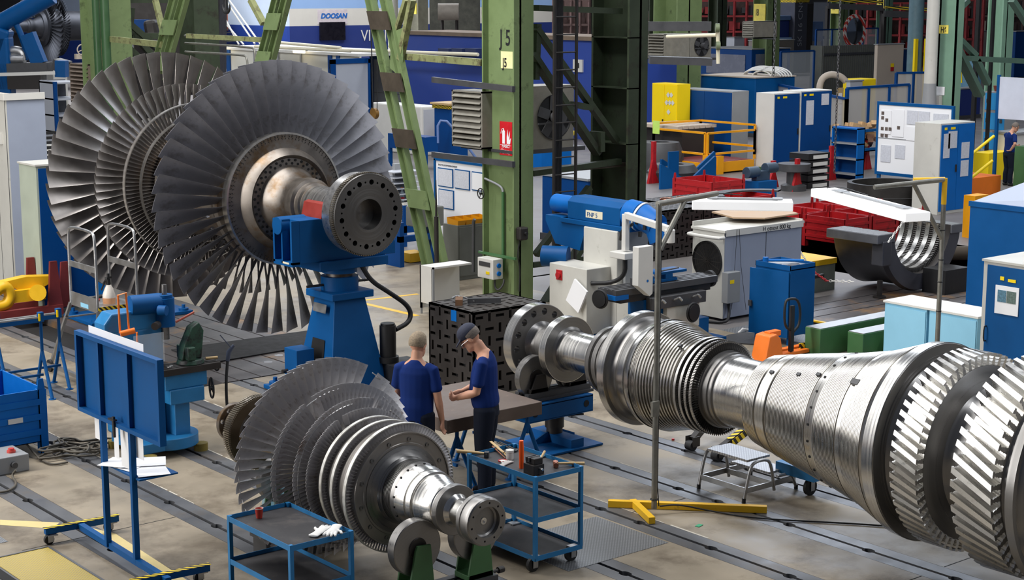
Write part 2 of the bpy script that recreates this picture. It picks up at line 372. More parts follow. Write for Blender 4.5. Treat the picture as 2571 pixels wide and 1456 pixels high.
def ringblades(root,mesh,N,Y,skip=(),name='blade',ph=0,tilt=0):
    for i in range(N):
        if i in skip: continue
        o=bpy.data.objects.new(name,mesh); C.objects.link(o); o.parent=root
        o.location=(0,Y,0); o.rotation_euler=(0,2*pi*(i+ph)/N,0)
def massblades(M,mb,N,Y,skip=(),ph=0):
    for i in range(N):
        if i in skip: continue
        R=Matrix.Translation((0,Y,0))@Matrix.Rotation(2*pi*(i+ph)/N,4,'Y')
        M.add([R@Vector(p) for p in mb.v],mb.f)
def band(M,y0,y1,r0,r1,n=96): M.lathe([(y0,r0),(y0,r1),(y1,r1),(y1,r0),(y0,r0)],n)
def fins(y0,y1,r0,r1,pitch,d,duty=.5):
    out=[];k=int(abs(y1-y0)/pitch); s=1 if y1>y0 else -1
    for i in range(k):
        f=i/k; y=y0+s*i*pitch; r=r0+(r1-r0)*f
        out+=[(y,r),(y+s*pitch*duty,r),(y+s*pitch*duty,r-d),(y+s*pitch,r-d)]
    out.append((y1,r1)); return out
def holes(Y,R,n,r,d,ph=0,ax=1):
    m=MB()
    for i in range(n):
        t=2*pi*(i+ph)/n; m.cyl((R*math.sin(t),Y-.01,R*math.cos(t)),(R*math.sin(t),Y+d,R*math.cos(t)),r,n=14)
    return m
# --- big double-flow rotor on blue stands
def big_rotor(X0,Y0,Z0,label,full=True):
    t=thing('turbine_rotor',label,'turbine rotor',(X0,Y0,Z0)); L=dict(local=True)
    y=lambda v:v-20.56
    sh=[(y(18.52),0),(y(18.52),.272),(y(19.60),.272),(y(19.62),.30),(y(19.70),.31),(y(19.72),.355),(y(19.82),.365),(y(19.9),.345),(y(20.02),.35),(y(20.12),.40),(y(20.24),.46),
        (y(20.30),.50),(y(20.31),.60),(y(20.27),.645),(y(20.33),.69),(y(20.42),.74),(y(20.44),.9),(y(20.44),.945),(y(20.85),.945),(y(20.9),.8),(y(21.3),.74),(y(22.4),.72),(y(22.6),.78),(y(22.9),.85),(y(23.4),.92),(y(23.9),.95),(y(24.3),.95),(y(24.4),.6),(y(24.6),.4),(y(25.0),.3),(y(26.2),.27),(y(26.2),0)]
    part('shaft',MB().lathe(sh,96),RUST,t,30,**L)
    part('journal',MB().lathe([(y(18.6),.274),(y(19.55),.276)],64),STEEL,t,30,label='polished bearing journal',**L)
    if full:
        hm=MB()
        for R,ph in ((.575,0),(.525,.5)):
            for i in range(34):
                a=2*pi*(i+ph)/34; hm.cyl((R*math.sin(a),y(20.298),R*math.cos(a)),(R*math.sin(a),y(20.32),R*math.cos(a)),.019,n=10)
        part('balance_hole',hm,DARK,t,kind='stuff',**L)
        fr=MB()
        for i in range(48):
            a=2*pi*i/48
            for rr,w in ((.93,.03),(.90,.022),(.87,.03),(.845,.018)):
                for s in (-1,1):
                    q=a+s*w/.9; fr.ob((rr*math.sin(q),y(20.437),rr*math.cos(q)),(.012,.006,.022),0,0,q+s*.5)
        part('blade_root_joint',fr,BLACKI,t,kind='stuff',**L)
    fl=part('coupling_flange',MB().lathe([(y(18.30),.0),(y(18.30),.545),(y(18.31),.552),(y(18.33),.552),(y(18.33),.535),(y(18.40),.535),(y(18.43),.54),(y(18.62),.54),(y(18.63),.5),(y(18.63),0)],96),steel('flange_grey',(112,110,108),.38),t,30,label='grey coupling flange with a ring of bolt holes',**L)
    part('flange_rim',MB().lathe([(y(18.435),.5),(y(18.435),.545),(y(18.618),.545),(y(18.618),.5)],96),LAND,fl,30,**L)
    if full:
        cm=holes(y(18.30),.435,14,.037,.2,.25)
        cm.cyl((0,y(18.2),0),(0,y(18.50),0),.208,n=48)
        h2=holes(y(18.30),.435,14,.014,.1,.75); cm.add(h2.v,h2.f)
        cut(fl,cm)
        ft=MB()
        for i in range(120):
            a=2*pi*i/120; ft.ob((.551*math.sin(a),y(18.365),.551*math.cos(a)),(.014,.085,.034),0,0,a)
        part('gear_tooth',ft,mat('tooth_steel',(150,142,128),.35,1,.1,6),fl,kind='stuff',**L)
        part('bore',MB().cyl((-.1,y(18.495),.03),(-.1,y(18.499),.03),.032,n=20),BLACK,fl,**L)
    rb=MB(); band(rb,y(20.43),y(20.56),.93,.958); part('root_ring',rb,RING,t,30,**L)
    bf=blade_mb(.94,1.975,.27,.33,24,62,.08,.06,1,12).mesh('blade',BLADEF,40)
    br=blade_mb(.94,1.985,.26,.345,34,66,.10,.06,-1,12).mesh('blade',BLADER,40)
    ringblades(t,bf,48,y(20.62),ph=.35); ringblades(t,br,48,y(24.12),ph=.5)
    ms=MB(); massblades(ms,blade_mb(.86,1.52,.16,.165,28,60,.14,.08,-1,8),76,y(23.45))
    mf=MB(); massblades(mf,blade_mb(.86,1.48,.15,.15,10,55,.16,.08,1,5),60,y(21.25)); part('blade',mf,BLADEF,t,40,kind='stuff',**L)
    massblades(ms,blade_mb(.84,1.235,.11,.09,25,52,.16,.08,-1,4),120,y(23.06)); massblades(ms,blade_mb(.8,1.05,.09,.08,25,50,.16,.08,-1,3),120,y(22.87)); massblades(ms,blade_mb(.74,.87,.08,.07,25,50,.16,.08,-1,3),120,y(22.66))
    part('blade',ms,BLADER,t,40,kind='stuff',**L)
    for yy,r in ((23.05,1.242),(22.87,1.056),(22.68,.876)):
        b=MB(); band(b,y(yy)-.035,y(yy)+.035,r-.014,r); part('shroud_ring',b,RING,t,30,**L)
    return t
big_rotor(12.38,20.56,2.494,'huge double-ended turbine rotor with fan-like grey blades carried on blue stands')
# --- right rotor: polished shaft with grooves and toothed discs
X0,Z0=12.8,1.2
t=thing('turbine_rotor','bright polished turbine rotor with grooved drum lying along the right side','turbine rotor',(X0,0,Z0)); L=dict(local=True)
fl=part('coupling_flange',MB().lathe([(15.37,0),(15.37,.46),(15.365,.468),(15.215,.472),(15.21,.468),(15.21,.0)],96),STEELD,t,30,**L)
cut(fl,(lambda h:h)(MB().add(*(lambda q:(q.v,q.f))(holes(15.13,.385,14,.043,.3,.3)))))
part('flange_rim',MB().lathe([(15.363,.44),(15.363,.4745),(15.217,.4745),(15.217,.44)],96),STEEL,fl,30,**L)
part('shaft',MB().lathe([(15.215,.27),(15.19,.235),(15.15,.215),(15.1,.206),(14.9,.206),(14.89,.225),(14.84,.235),(14.80,.25),(14.786,.26)],96),STEELD,t,30,**L)
part('thrust_collar',MB().lathe([(14.786,.2),(14.786,.393),(14.78,.398),(14.677,.398),(14.671,.393),(14.671,.28),(14.65,.25),(14.62,.238)],96),STEELD,t,30,**L)
part('flange_rim',MB().lathe([(14.784,.38),(14.784,.4),(14.673,.4),(14.673,.38)],96),STEEL,t,30,**L)
part('journal',MB().lathe([(14.63,.237),(14.60,.2345),(13.99,.2345),(13.97,.25)],96),STEEL,t,30,label='mirror-bright bearing journal',**L)
part('seal_collar',MB().lathe([(13.96,.23),(13.96,.40),(13.94,.405),(13.89,.405),(13.885,.375),(13.87,.375),(13.865,.388),(13.80,.388),(13.795,.375),(13.76,.36),(13.75,.34),(13.5,.33)],96),STEELD,t,30,**L)
d3=part('disc',MB().lathe([(13.465,.3),(13.465,.65),(13.46,.656),(13.363,.656),(13.358,.65),(13.358,.605),(13.34,.575),(13.31,.558),(13.27,.553)],128),STEELD,t,30,**L)
part('disc_rim',MB().lathe([(13.464,.64),(13.464,.6575),(13.36,.6575),(13.36,.64)],128),STEEL,d3,30,**L)
part('drum',MB().lathe([(13.29,.552),(13.27,.553),(13.15,.555),(13.10,.60),(13.05,.622),(12.99,.626)],128),STEEL,t,30,**L)
part('grooved_drum',MB().lathe([(13.0,.62)]+fins(12.99,12.86,.618,.622,.022,.018)+fins(12.86,12.42,.622,.50,.036,.03,.6)+[(12.4,.4)],128),STEELG,t,20,**L)
bm0=MB(); P_=blade_mb(.40,.522,.045,.04,15,35,.12,.1,1,3)
massblades(bm0,P_,110,12.36); massblades(bm0,P_,110,12.283); massblades(bm0,P_,110,12.207)
part('blade',bm0,STEELD,t,40,kind='stuff',**L)
bm1=P_.mesh('blade',STEELD,40)
ringblades(t,bm1,100,12.135)
for yy,r in ((12.366,.529),(12.289,.525),(12.215,.518),(12.144,.511)):
    b=MB(); band(b,yy-.016,yy+.016,r-.01,r,128); part('shroud_ring',b,RING,t,30,**L)
part('hub',MB().lathe([(12.42,.40),(12.12,.40),(12.11,.425),(12.09,.425),(12.085,.40),(12.05,.40),(12.04,.415),(12.0,.415),(11.995,.40),(11.97,.402),(11.95,.395),(11.94,.378),(11.93,.375)],128),STEELD,t,30,**L)
part('shaft',MB().lathe([(11.93,.379)]+fins(11.9,11.43,.379,.379,.012,.0015)+[(11.42,.379)],128),STEEL,t,30,**L)
gd=fins(11.415,11.2,.49,.53,.024,.018,.55)+fins(11.2,11.02,.53,.57,.05,.026,.72)+fins(11.02,10.40,.572,.688,.022,.019,.48)+[(10.39,.69),(10.30,.705)]+fins(10.29,9.93,.707,.79,.022,.019,.48)+fins(9.93,9.86,.79,.81,.06,.03,.8)+fins(9.86,9.52,.812,.93,.022,.019,.48)+[(9.5,.92),(9.49,.88),(9.48,.88)]
part('grooved_drum',MB().lathe([(11.42,.379)]+gd,160),STEELG,t,20,**L)
hh=MB()
for i in range(26):
    a=2*pi*i/26; hh.cyl((.70*math.sin(a),10.345,.70*math.cos(a)),(.7*math.sin(a),10.345,.7*math.cos(a)+.0001),.001,n=6) if 0 else hh.ob((.699*math.sin(a),10.345,.699*math.cos(a)),(.022,.022,.012),0,0,a)
part('balance_hole',hh,DARK,t,kind='stuff',**L)
lg=MB()
for yy,r,a,w in ((11.12,.555,-.72,.04),(10.72,.63,-.72,.04),(10.44,.69,-.7,.04),(9.88,.81,-.78,.075),(12.5,.55,-.6,.04)): lg.ob((r*math.sin(a),yy,r*math.cos(a)),(w*.8,w*1.2,.03),0,0,a)
part('locking_piece',lg,GREYD,t,kind='stuff',**L)
col=part('collar',MB().lathe([(9.48,.8),(9.48,.94),(9.47,.952),(9.341,.966),(9.331,.955),(9.331,.86),(9.322,.86),(9.322,.835),(9.31,.835),(9.31,.81),(9.28,.79),(9.20,.775),(9.15,.77)],160),STEELD,t,30,**L)
part('collar_rim',MB().lathe([(9.476,.93),(9.472,.9545),(9.338,.9675),(9.334,.95)],160),STEEL,col,30,**L)
def toothdisc(y0,y1,ri,ro,N,skew):
    m=MB(); m.lathe([(y0,.5),(y0,ri),(y1,ri),(y1,.5)],160)
    d=ro-ri; p=2*pi*ro/N
    prof=[(-.30,0),(-.22,.22),(-.27,.30),(-.16,.48),(-.21,.56),(-.11,.74),(-.24,.82),(-.24,1),(.24,1),(.24,.82),(.11,.74),(.21,.56),(.16,.48),(.27,.30),(.22,.22),(.30,0)]
    K=len(prof)
    for i in range(N):
        v=[]
        for j in (0,1):
            yy=(y0,y1)[j]; a=-2*pi*i/N-(skew if j else 0)
            for x,h in prof:
                r=ri-.004+h*(d+.004); q=a+x*p/ro; v.append((r*math.sin(q),yy,r*math.cos(q)))
        m.add(v,[tuple(range(K)),tuple(range(2*K-1,K-1,-1))]+[(k,(k+1)%K,K+(k+1)%K,K+k) for k in range(K)])
    return m
part('slotted_disc',toothdisc(9.155,8.865,.835,.945,60,.125),LAND,t,25,label='bright disc with slanted fir-tree blade slots round its rim',**L)
part('drum',MB().lathe([(8.865,.83),(8.85,.80),(8.82,.70),(8.80,.635),(8.76,.61),(8.60,.60),(8.52,.62),(8.47,.68),(8.455,.80)],128),STEELD,t,30,**L)
part('slotted_disc',toothdisc(8.45,8.03,.86,1.0,52,.2),LAND,t,25,label='larger bright disc with slanted fir-tree blade slots at the end nearest the camera',**L)
part('disc',MB().lathe([(8.03,.84),(8.0,.83),(7.9,.84),(7.89,1.0),(7.88,1.015),(7.80,1.015),(7.79,.98),(7.70,.93),(7.6,.7),(7.55,.4),(6.9,.35),(6.5,.3),(6.5,0)],160),STEELD,t,30,**L)
# --- foreground rotor
X0,Z0=8.25,1.049
t=thing('turbine_rotor','smaller turbine rotor with tiered fans of blades standing in the foreground on green rollers','turbine rotor',(X0,0,Z0))
ef=part('end_flange',MB().lathe([(10.55,0),(10.555,.12),(10.545,.135),(10.50,.135),(10.50,.195),(10.51,.207),(10.53,.211),(10.60,.211),(10.605,.203),(10.615,.203),(10.62,.211),(10.66,.211),(10.665,.125)],96),STEELD,t,30,**L)
cut(ef,holes(10.49,.165,10,.0095,.03,.25))
ec=MB().lathe([(10.549,0),(10.549,.01)],12); 
part('shaft',MB().lathe([(10.66,.12),(10.70,.117),(10.88,.117),(10.91,.135),(10.93,.15)],96),STEEL,t,30,**L)
part('thrust_collar',MB().lathe([(10.925,.1),(10.925,.219),(10.93,.223),(10.985,.223),(10.99,.219),(10.99,.16)],96),STEELD,t,30,**L)
part('journal',MB().lathe([(10.985,.18),(10.99,.195),(11.00,.2),(11.01,.193),(11.03,.193),(11.04,.2),(11.06,.2),(11.15,.215),(11.235,.245),(11.24,.235),(11.25,.235),(11.255,.262),(11.31,.27),(11.315,.255),(11.33,.255),(11.335,.272),(11.41,.285),(11.49,.292)],96),STEEL,t,30,**L)
part('grooved_drum',MB().lathe([(11.42,.284),(11.49,.294),(11.505,.296),(11.51,.284)]+fins(11.515,11.655,.296,.298,.0175,.014)+[(11.66,.298),(11.68,.31),(11.70,.34),(11.715,.40)],96),STEELD,t,20,**L)
hh=MB()
for i in range(20):
    a=2*pi*(i+.5)/20; hh.ob((.29*math.sin(a),11.455,.29*math.cos(a)),(.018,.018,.012),0,0,a)
part('balance_hole',hh,DARK,t,kind='stuff',**L)
dm=part('disc',MB().lathe([(11.70,.34),(11.715,.37),(11.722,.375),(11.722,.42),(11.728,.425),(11.728,.50),(11.728,.505),(11.716,.508),(11.716,.519),(11.725,.522),(11.80,.522),(12.5,.50),(12.6,.46),(13.3,.42),(13.5,.3)],128),steel('disc_grey_steel',(146,141,136),.34,metal=.65),t,30,**L)
hp=MB()
for i in range(13):
    a=2*pi*(i+.35)/13
    hp.lathe([(11.7285,.019),(11.722,.02),(11.722,.012),(11.7265,.011),(11.7265,0)],16,'Y',(.455*math.sin(a),-.004,.455*math.cos(a)))
part('balance_plug',hp,STEELD,dm,30,kind='stuff',**L)
part('end_centre',MB().lathe([(10.5485,.032),(10.546,.03),(10.5465,.014),(10.552,0)],24),STEEL,ef,30,**L)
bs=MB()
massblades(bs,blade_mb(.50,.585,.062,.06,35,50,.2,.16,1,3),116,11.775)
massblades(bs,blade_mb(.46,.563,.062,.055,35,55,.2,.16,1,3),116,12.02); massblades(bs,blade_mb(.44,.56,.062,.055,35,55,.2,.16,1,3),116,12.2)
massblades(bs,blade_mb(.44,.612,.062,.055,20,60,.22,.14,1,5),104,12.37,skip=(97,98))
massblades(bs,blade_mb(.44,.69,.062,.058,20,60,.22,.13,1,6),96,12.47,skip=(5,6))
s6=blade_mb(.44,.79,.075,.072,15,62,.16,.11,1,7)
NN=[i for i in range(94) if not(12<=i<=55) and i not in (86,87)]
massblades(bs,s6,94,12.68,skip=[i for i in range(94) if i not in range(12,50)])
part('blade',bs,BLADEG,t,40,kind='stuff',**L)
s7=blade_mb(.43,.975,.13,.15,15,62,.14,.09,1,9).mesh('blade',BLADEG,40); s6m=s6.mesh('blade',BLADEG,40)
ringblades(t,s7,56,13.0,skip=(5,6))
ringblades(t,s6m,94,12.68,skip=[i for i in range(94) if 12<=i<50 or i in (86,87)])
for yy,r,w in ((11.778,.597,.02),(12.022,.574,.018),(12.205,.571,.018)):
    b=MB(); band(b,yy-w,yy+w,r-.01,r,128); part('shroud_ring',b,mat('shroud_steel',(206,204,198),.42,.8,.1,20),t,30,**L)
for yy,r in ((12.46,.645),(12.68,.748),(13.01,.94)):
    part('lacing_wire',MB().tube([(r*math.sin(a),yy+.0,r*math.cos(a)) for a in [2*pi*(k+.2)/90 for k in range(9,90)]],.005,6),STEEL,t,30,**L)
g=part('gear_wheel',MB().lathe([(13.6,.2),(14.0,.22),(14.16,.24),(14.18,.26),(14.18,.362),(14.30,.362),(14.3,.26),(14.31,.22),(14.36,.155),(14.7,.15)],96),mat('gear_brown_steel',(120,108,92),.35,.95,.1,5),t,30,**L)
gt=MB()
for i in range(110):
    a=2*pi*i/110; gt.ob((.366*math.sin(a),14.24,.366*math.cos(a)),(.0105,.115,.026),0,0,a)
part('gear_tooth',gt,mat('tooth_steel',(150,142,128),.35,1,.1,6),g,kind='stuff',**L)
cf=part('coupling_flange',MB().lathe([(14.69,.12),(14.69,.2),(14.695,.205),(14.745,.205),(14.75,.2),(14.75,0)],64),RUST,t,30,**L)
cut(cf,holes(14.6,.165,8,.024,.3,.3))
# ------------------------------------------------------------ people
def ell(m,pts,side=(1,0,0),n=18):
    """closed loft of elliptical rings: pts = (x,y,z, r_side, r_other)"""
    s0=Vector(side); P=[Vector(p[:3]) for p in pts]; R=[]
    K=len(P)
    def ring(c,s,o,a,b): return [c+s*(a*math.cos(t))+o*(b*math.sin(t)) for t in [2*pi*k/n for k in range(n)]]
    for i in range(K):
        d=(P[min(i+1,K-1)]-P[max(i-1,0)]).normalized(); s=(s0-d*s0.dot(d)).normalized(); o=d.cross(s)
        a,b=pts[i][3],pts[i][4]
        if i==0:
            for f,h in ((.35,-.55),(.75,-.35)): R.append(ring(P[0]+d*h*min(a,b)*1.0,s,o,a*f,b*f))
        R.append(ring(P[i],s,o,a,b))
        if i==K-1:
            for f,h in ((.75,.35),(.35,.55)): R.append(ring(P[i]+d*h*min(a,b),s,o,a*f,b*f))
    v=[p for r in R for p in r]; k=len(R)
    f=[(i*n+j,i*n+(j+1)%n,(i+1)*n+(j+1)%n,(i+1)*n+j) for i in range(k-1) for j in range(n)]
    f+=[tuple(range(n))[::-1],tuple(range((k-1)*n,k*n))]
    m.add(v,f)
def ball(m,c,r,n=14,M=None):
    v=[];K=n//2
    for i in range(1,K):
        a=pi*i/K
        for j in range(n):
            t=2*pi*j/n; p=Vector((r[0]*math.sin(a)*math.cos(t),r[1]*math.sin(a)*math.sin(t),r[2]*math.cos(a)))
            v.append((M@p if M else p)+Vector(c))
    top=Vector((0,0,r[2])); bot=Vector((0,0,-r[2]))
    v+=[(M@top if M else top)+Vector(c),(M@bot if M else bot)+Vector(c)]
    f=[(i*n+j,(i+1)*n+j,(i+1)*n+(j+1)%n,i*n+(j+1)%n) for i in range(K-2) for j in range(n)]
    f+=[(len(v)-2,j,(j+1)%n) for j in range(n)]+[(len(v)-1,(K-2)*n+(j+1)%n,(K-2)*n+j) for j in range(n)]
    m.add(v,f)
def fused(name,mb,m,parent=None,vox=.008,it=5,kw=None):
    me=mb.mesh(name,m); o=bpy.data.objects.new(name,me); C.objects.link(o)
    r=o.modifiers.new('r','REMESH'); r.mode='VOXEL'; r.voxel_size=vox; r.use_smooth_shade=True
    s=o.modifiers.new('s','SMOOTH'); s.factor=.5; s.iterations=it
    dg=bpy.context.evaluated_depsgraph_get(); dg.update(); nm=bpy.data.meshes.new_from_object(o.evaluated_get(dg)); o.modifiers.clear(); o.data=nm; nm.name=name
    nm.materials.clear(); nm.materials.append(m)
    if parent is not None:o.parent=parent
    return o
def person(loc,face,label,s=1,pose='side',hair=HAIRG,cap=False,arms=None,headf=.0,tilt=0,turn=0,shirtlow=.92):
    rz=math.atan2(-face[0],face[1])
    b=MB(); sh=MB(); tr=MB()
    ly=.03
    torso=[(0,-.01,.94,.15,.10),(0,0,1.05,.145,.105),(0,.0,1.2,.15,.105),(0,.01,1.35,.165,.10),(0,.0,1.45,.15,.085),(0,.01,1.50,.08,.065)]
    ell(b,torso)
    neck=[(0,.0,1.46,.07,.066),(0,headf*.45,1.52,.060,.062),(0,headf*.8+.01,1.58,.058,.064)]
    ell(b,neck)
    T=Matrix.Translation((0,headf+.02,1.605))@Matrix.Scale(1.1,4)@Matrix.Rotation(turn,4,'Z')@Matrix.Rotation(-tilt,4,'X')
    h=MB(); ball(h,(0,0,.06),(.073,.092,.095)); ball(h,(0,.035,-.01),(.056,.062,.07)); ball(h,(0,.082,-.045),(.026,.022,.02))
    ell(h,[(0,.098,.045,.010,.010),(0,.112,.015,.015,.013)])                   # nose
    for q in (-1,1): ball(h,(q*.076,-.002,.03),(.009,.02,.032),8); ball(h,(q*.03,.078,.045),(.013,.012,.009),8)
    ball(h,(0,.092,-.022),(.024,.012,.007),8); ball(h,(0,.088,.062),(.05,.012,.009),8)
    b.add([T@Vector(p) for p in h.v],h.f)
    for q in (-1,1):
        leg=[(q*.095,-.01,.93,.085,.09),(q*.10,.0,.72,.075,.08),(q*.105,.015,.5,.052,.056),(q*.108,-.015,.33,.050,.056),(q*.11,-.01,.12,.034,.038)]
        ell(b,leg); ell(tr,[(p[0],p[1],p[2],p[3]*1.12+.013,p[4]*1.12+.013) for p in leg[:-1]]+[(q*.112,-.01,.10,.066,.07)])
        ell(b,[(q*.112,-.05,.045,.04,.04),(q*.115,.06,.04,.045,.035),(q*.118,.15,.03,.04,.025)])
    ell(tr,[(0,-.012,.86,.175,.13),(0,-.01,.95,.17,.125),(0,-.005,1.01,.16,.115)])
    ell(sh,[(0,-.005,shirtlow,.18,.135),(0,.0,1.0,.183,.142),(0,.02,1.12,.18,.145),(0,.01,1.28,.188,.132),(0,.0,1.38,.19,.118),(0,-.005,1.44,.155,.092),(0,.0,1.485,.085,.074)])
    for q,(S_,E_,W_,Hd) in arms.items():
        sgn=1 if q=='r' else -1
        S_=Vector(S_);E_=Vector(E_);W_=Vector(W_);Hd=Vector(Hd)
        ell(b,[(*S_,.052,.055),(*(S_.lerp(E_,.5)),.046,.05),(*E_,.042,.043),(*(E_.lerp(W_,.3)),.045,.043),(*(E_.lerp(W_,.7)),.034,.034),(*W_,.024,.03)],(0,1,.2))
        e2=S_.lerp(E_,.72); ell(sh,[(*(S_+Vector((-sgn*.06,0,.02))),.055,.058),(*S_,.060,.064),(*(S_.lerp(E_,.4)),.060,.065),(*e2,.062,.068)],(0,1,.2))
        # hand: palm, four fingers of different length, thumb
        d=(Hd-W_).normalized(); n_=d.cross(Vector((sgn,0,0))); n_=n_.normalized() if n_.length>.3 else Vector((0,1,0)); w=d.cross(n_)
        ell(b,[(*W_,.024,.03),(*(W_+d*.04),.018,.04),(*(W_+d*.085),.016,.043)],tuple(w))
        for k,(o_,ln) in enumerate(((-.032,.052),(-.011,.068),(.011,.072),(.032,.062))):
            p0=W_+d*.085+n_*o_; p1=p0+d*ln*.5+w*-.008*sgn; p2=p1+d*ln*.42+w*(-.024*sgn)
            b.tube([p0-d*.02,p0,p1,p2],[.0105,.010,.0095,.008],8)
        t0=W_+d*.03+n_*.03; b.tube([t0,t0+d*.025+n_*.03,t0+d*.055+n_*.033-w*.01*sgn],[.013,.012,.009],8)
    for mb in (b,sh,tr): mb.v=[(p[0]*s,p[1]*s,p[2]*s) for p in mb.v]
    body=fused('person',b,SKIN,None,.008,4); body.location=loc; body.rotation_euler[2]=rz; tag(body,label,'person')
    body['org']=(0,0,0)
    # shirt: neck opening left to the body by staying below the collar line
    fused('shirt',sh,SHIRT,body,.010,6); fused('trousers',tr,TROUS,body,.011,6)
    hm=MB()
    ball(hm,(0,-.012,.068),(.079,.092,.097)); 
    hv=[p for p in hm.v]
    keep=MB(); ball(keep,(0,-.014,.07),(.078,.09,.097),18)
    # trim the hair to the crown, back and sides (no hair on the face)
    vv=[Vector(p) for p in keep.v]; ff=[f for f in keep.f if sum(1 for i in f if (vv[i].y<.035 or vv[i].z>.115+(.0 if not cap else .2)) and vv[i].z>(-.01 if abs(vv[i].x)>.05 else -.0) and not (vv[i].y>-.01 and vv[i].z<.03))==len(f)]
    used=sorted({i for f in ff for i in f}); mp={i:k for k,i in enumerate(used)}
    hh=MB().add([(T@vv[i])*s for i in used],[tuple(mp[i] for i in f) for f in ff])
    ho=part('hair',hh,hair,body,60); sd=ho.modifiers.new('s','SOLIDIFY'); sd.thickness=.012*s; sd.offset=1; su=ho.modifiers.new('u','SUBSURF'); su.levels=1; su.render_levels=2
    for q in (-1,1):
        k=MB(); ell(k,[(q*.112,-.06,.05,.045,.045),(q*.114,.04,.048,.05,.045),(q*.118,.14,.035,.048,.03)]); k.v=[(p[0]*s,p[1]*s,p[2]*s) for p in k.v]; part('shoe',k,BLACK,body,60)
    part('belt',MB().lathe([(.985*s,.1),(.985*s,.16*s),(1.02*s,.16*s),(1.02*s,.1)],32,'Z').xf(Matrix.Diagonal((1.1,.83,1,1))),mat('leather_belt',(110,84,50),.6),body,30)
    return body,T,s
# man at the surface plate seen from behind, and the man with the cap beside him
fa=(FWH*.9+RT*.28).normalized()
person((10.13,14.12,0),fa,'person with short fair hair in a blue T-shirt, seen from behind, right arm hanging down',1.03,hair=HAIRG,headf=.03,tilt=.28,turn=-.25,shirtlow=.80,
    arms={'r':((.185,0,1.41),(.235,.0,1.12),(.265,.05,.86),(.268,.06,.75)),'l':((-.185,0,1.41),(-.235,.03,1.13),(-.24,.16,.93),(-.2,.22,.85))})
fb=(-RT*1.0+FWH*.18).normalized()
b2,T2,s2=person((10.76,13.72,0),fb,'person in a dark cap, glasses and blue T-shirt, head bent over clasped hands',1.08,hair=HAIRD,cap=True,headf=.10,tilt=.75,turn=.1,shirtlow=.96,
    arms={'l':((-.185,.0,1.41),(-.22,.05,1.13),(-.12,.29,1.04),(-.04,.35,1.03)),'r':((.185,.0,1.41),(.22,.06,1.14),(.13,.27,1.05),(.05,.34,1.02))})
cp=MB(); ball(cp,(0,-.008,.10),(.086,.103,.078),20); cp2=MB(); ell(cp2,[(0,.075,.085,.072,.009),(0,.12,.072,.066,.008),(0,.155,.06,.045,.006)]); cp.add(cp2.v,cp2.f)
cp.v=[tuple((T2@Vector(p))*s2) for p in cp.v]; fused('cap',cp,CAPM,b2,.008,3)
gl=MB()
for q in (-1,1):
    gl.tube([(q*.034+.022*math.cos(t),.098,.042+.017*math.sin(t)) for t in [2*pi*k/12 for k in range(12)]],.0022,5,closed=True); gl.tube([(q*.056,.098,.048),(q*.076,.0,.045)],.002,5)
gl.v=[tuple((T2@Vector(p))*s2) for p in gl.v]; part('glasses',gl,ALU,b2)
# third person, far right, at a bench
pq_=G(2530,466); person((pq_.x,pq_.y,0),(FWH*.35+RT*.95).normalized(),'person with a bald crown leaning at a far bench, hand on hip',1.0,hair=HAIRD,headf=.10,tilt=.6,turn=-.1,shirtlow=.94,
    arms={'r':((.205,0,1.42),(.33,-.08,1.2),(.2,-.12,1.02),(.12,-.12,1.0)),'l':((-.205,0,1.42),(-.25,.15,1.2),(-.2,.38,1.1),(-.18,.45,1.08))})
# ------------------------------------------------------------ foreground and mid-ground things
def caster(t,x,y,h=.13,r=.06,rz=0,wheelmat=None):
    c=part('caster',MB().ob((x,y,h-.008),(.1,.09,.012),rz).add(*(lambda q:(q.v,q.f))(MB().ob((x-.02,y-.032,h*.62),(.06,.005,h*.7),rz).ob((x-.02,y+.032,h*.62),(.06,.005,h*.7),rz).rot(0))),ALU,t)
    part('wheel',MB().lathe([(-.02,.01),(-.022,r*.8),(-.018,r),(.018,r),(.022,r*.8),(.02,.01)],24,'Y',(x-.03,y,r)),wheelmat or BLACK,c,30)
def trolley(x0,x1,y0,y1,zs,label,foot):
    t=thing('tool_trolley',label,'trolley',(x0,y0,0),'blue steel tool trolleys'); w=.032
    for x in (x0,x1-w):
        for y in (y0,y1-w): part('leg',MB().box(x-.002,x+w+.002,y-.002,y+w+.002,.15,zs[0]+.001),BLUEW,t)
    for z in zs:
        tr=MB(); a=.05
        tr.box(x0,x1,y0,y0+.004,z-a,z).box(x0,x1,y1-.004,y1,z-a,z).box(x0,x0+.004,y0,y1,z-a,z).box(x1-.004,x1,y0,y1,z-a,z)
        s=part('tray',tr,BLUEW,t); part('tray_mat',MB().box(x0+.004,x1-.004,y0+.004,y1-.004,z-.045,z-.038),MATB,s)
    for x in (x0+.06,x1-.06):
        for y in (y0+.07,y1-.07): caster(t,x,y,.15,.07)
    return t
trolley(6.87,7.5,11.40,12.45,(.90,.51,.2),'blue tool trolley with a red cup and white gloves on its tray',0)
trolley(9.61,10.21,11.5,12.55,(.95,.55,.17),'blue three-shelf tool trolley loaded with hammers, a vice and an orange torch',0)
tz=.905-.04
cup=G(651,1300,tz); t=single('paper_cup',MB().lathe([(tz,0),(tz,.026),(tz+.085,.037),(tz+.09,.038),(tz+.085,.034),(tz+.01,.02)],24,'Z',(cup.x,cup.y,0)),mat('red_cup',(178,52,36),.5),'red cup with a white rim standing on the trolley tray','cup',smooth=40)
part('rim',MB().lathe([(tz+.083,.0365),(tz+.091,.0385),(tz+.091,.036),(tz+.06,.033),(tz+.06,0)],24,'Z',(cup.x,cup.y,0)),WHITE,t,40)
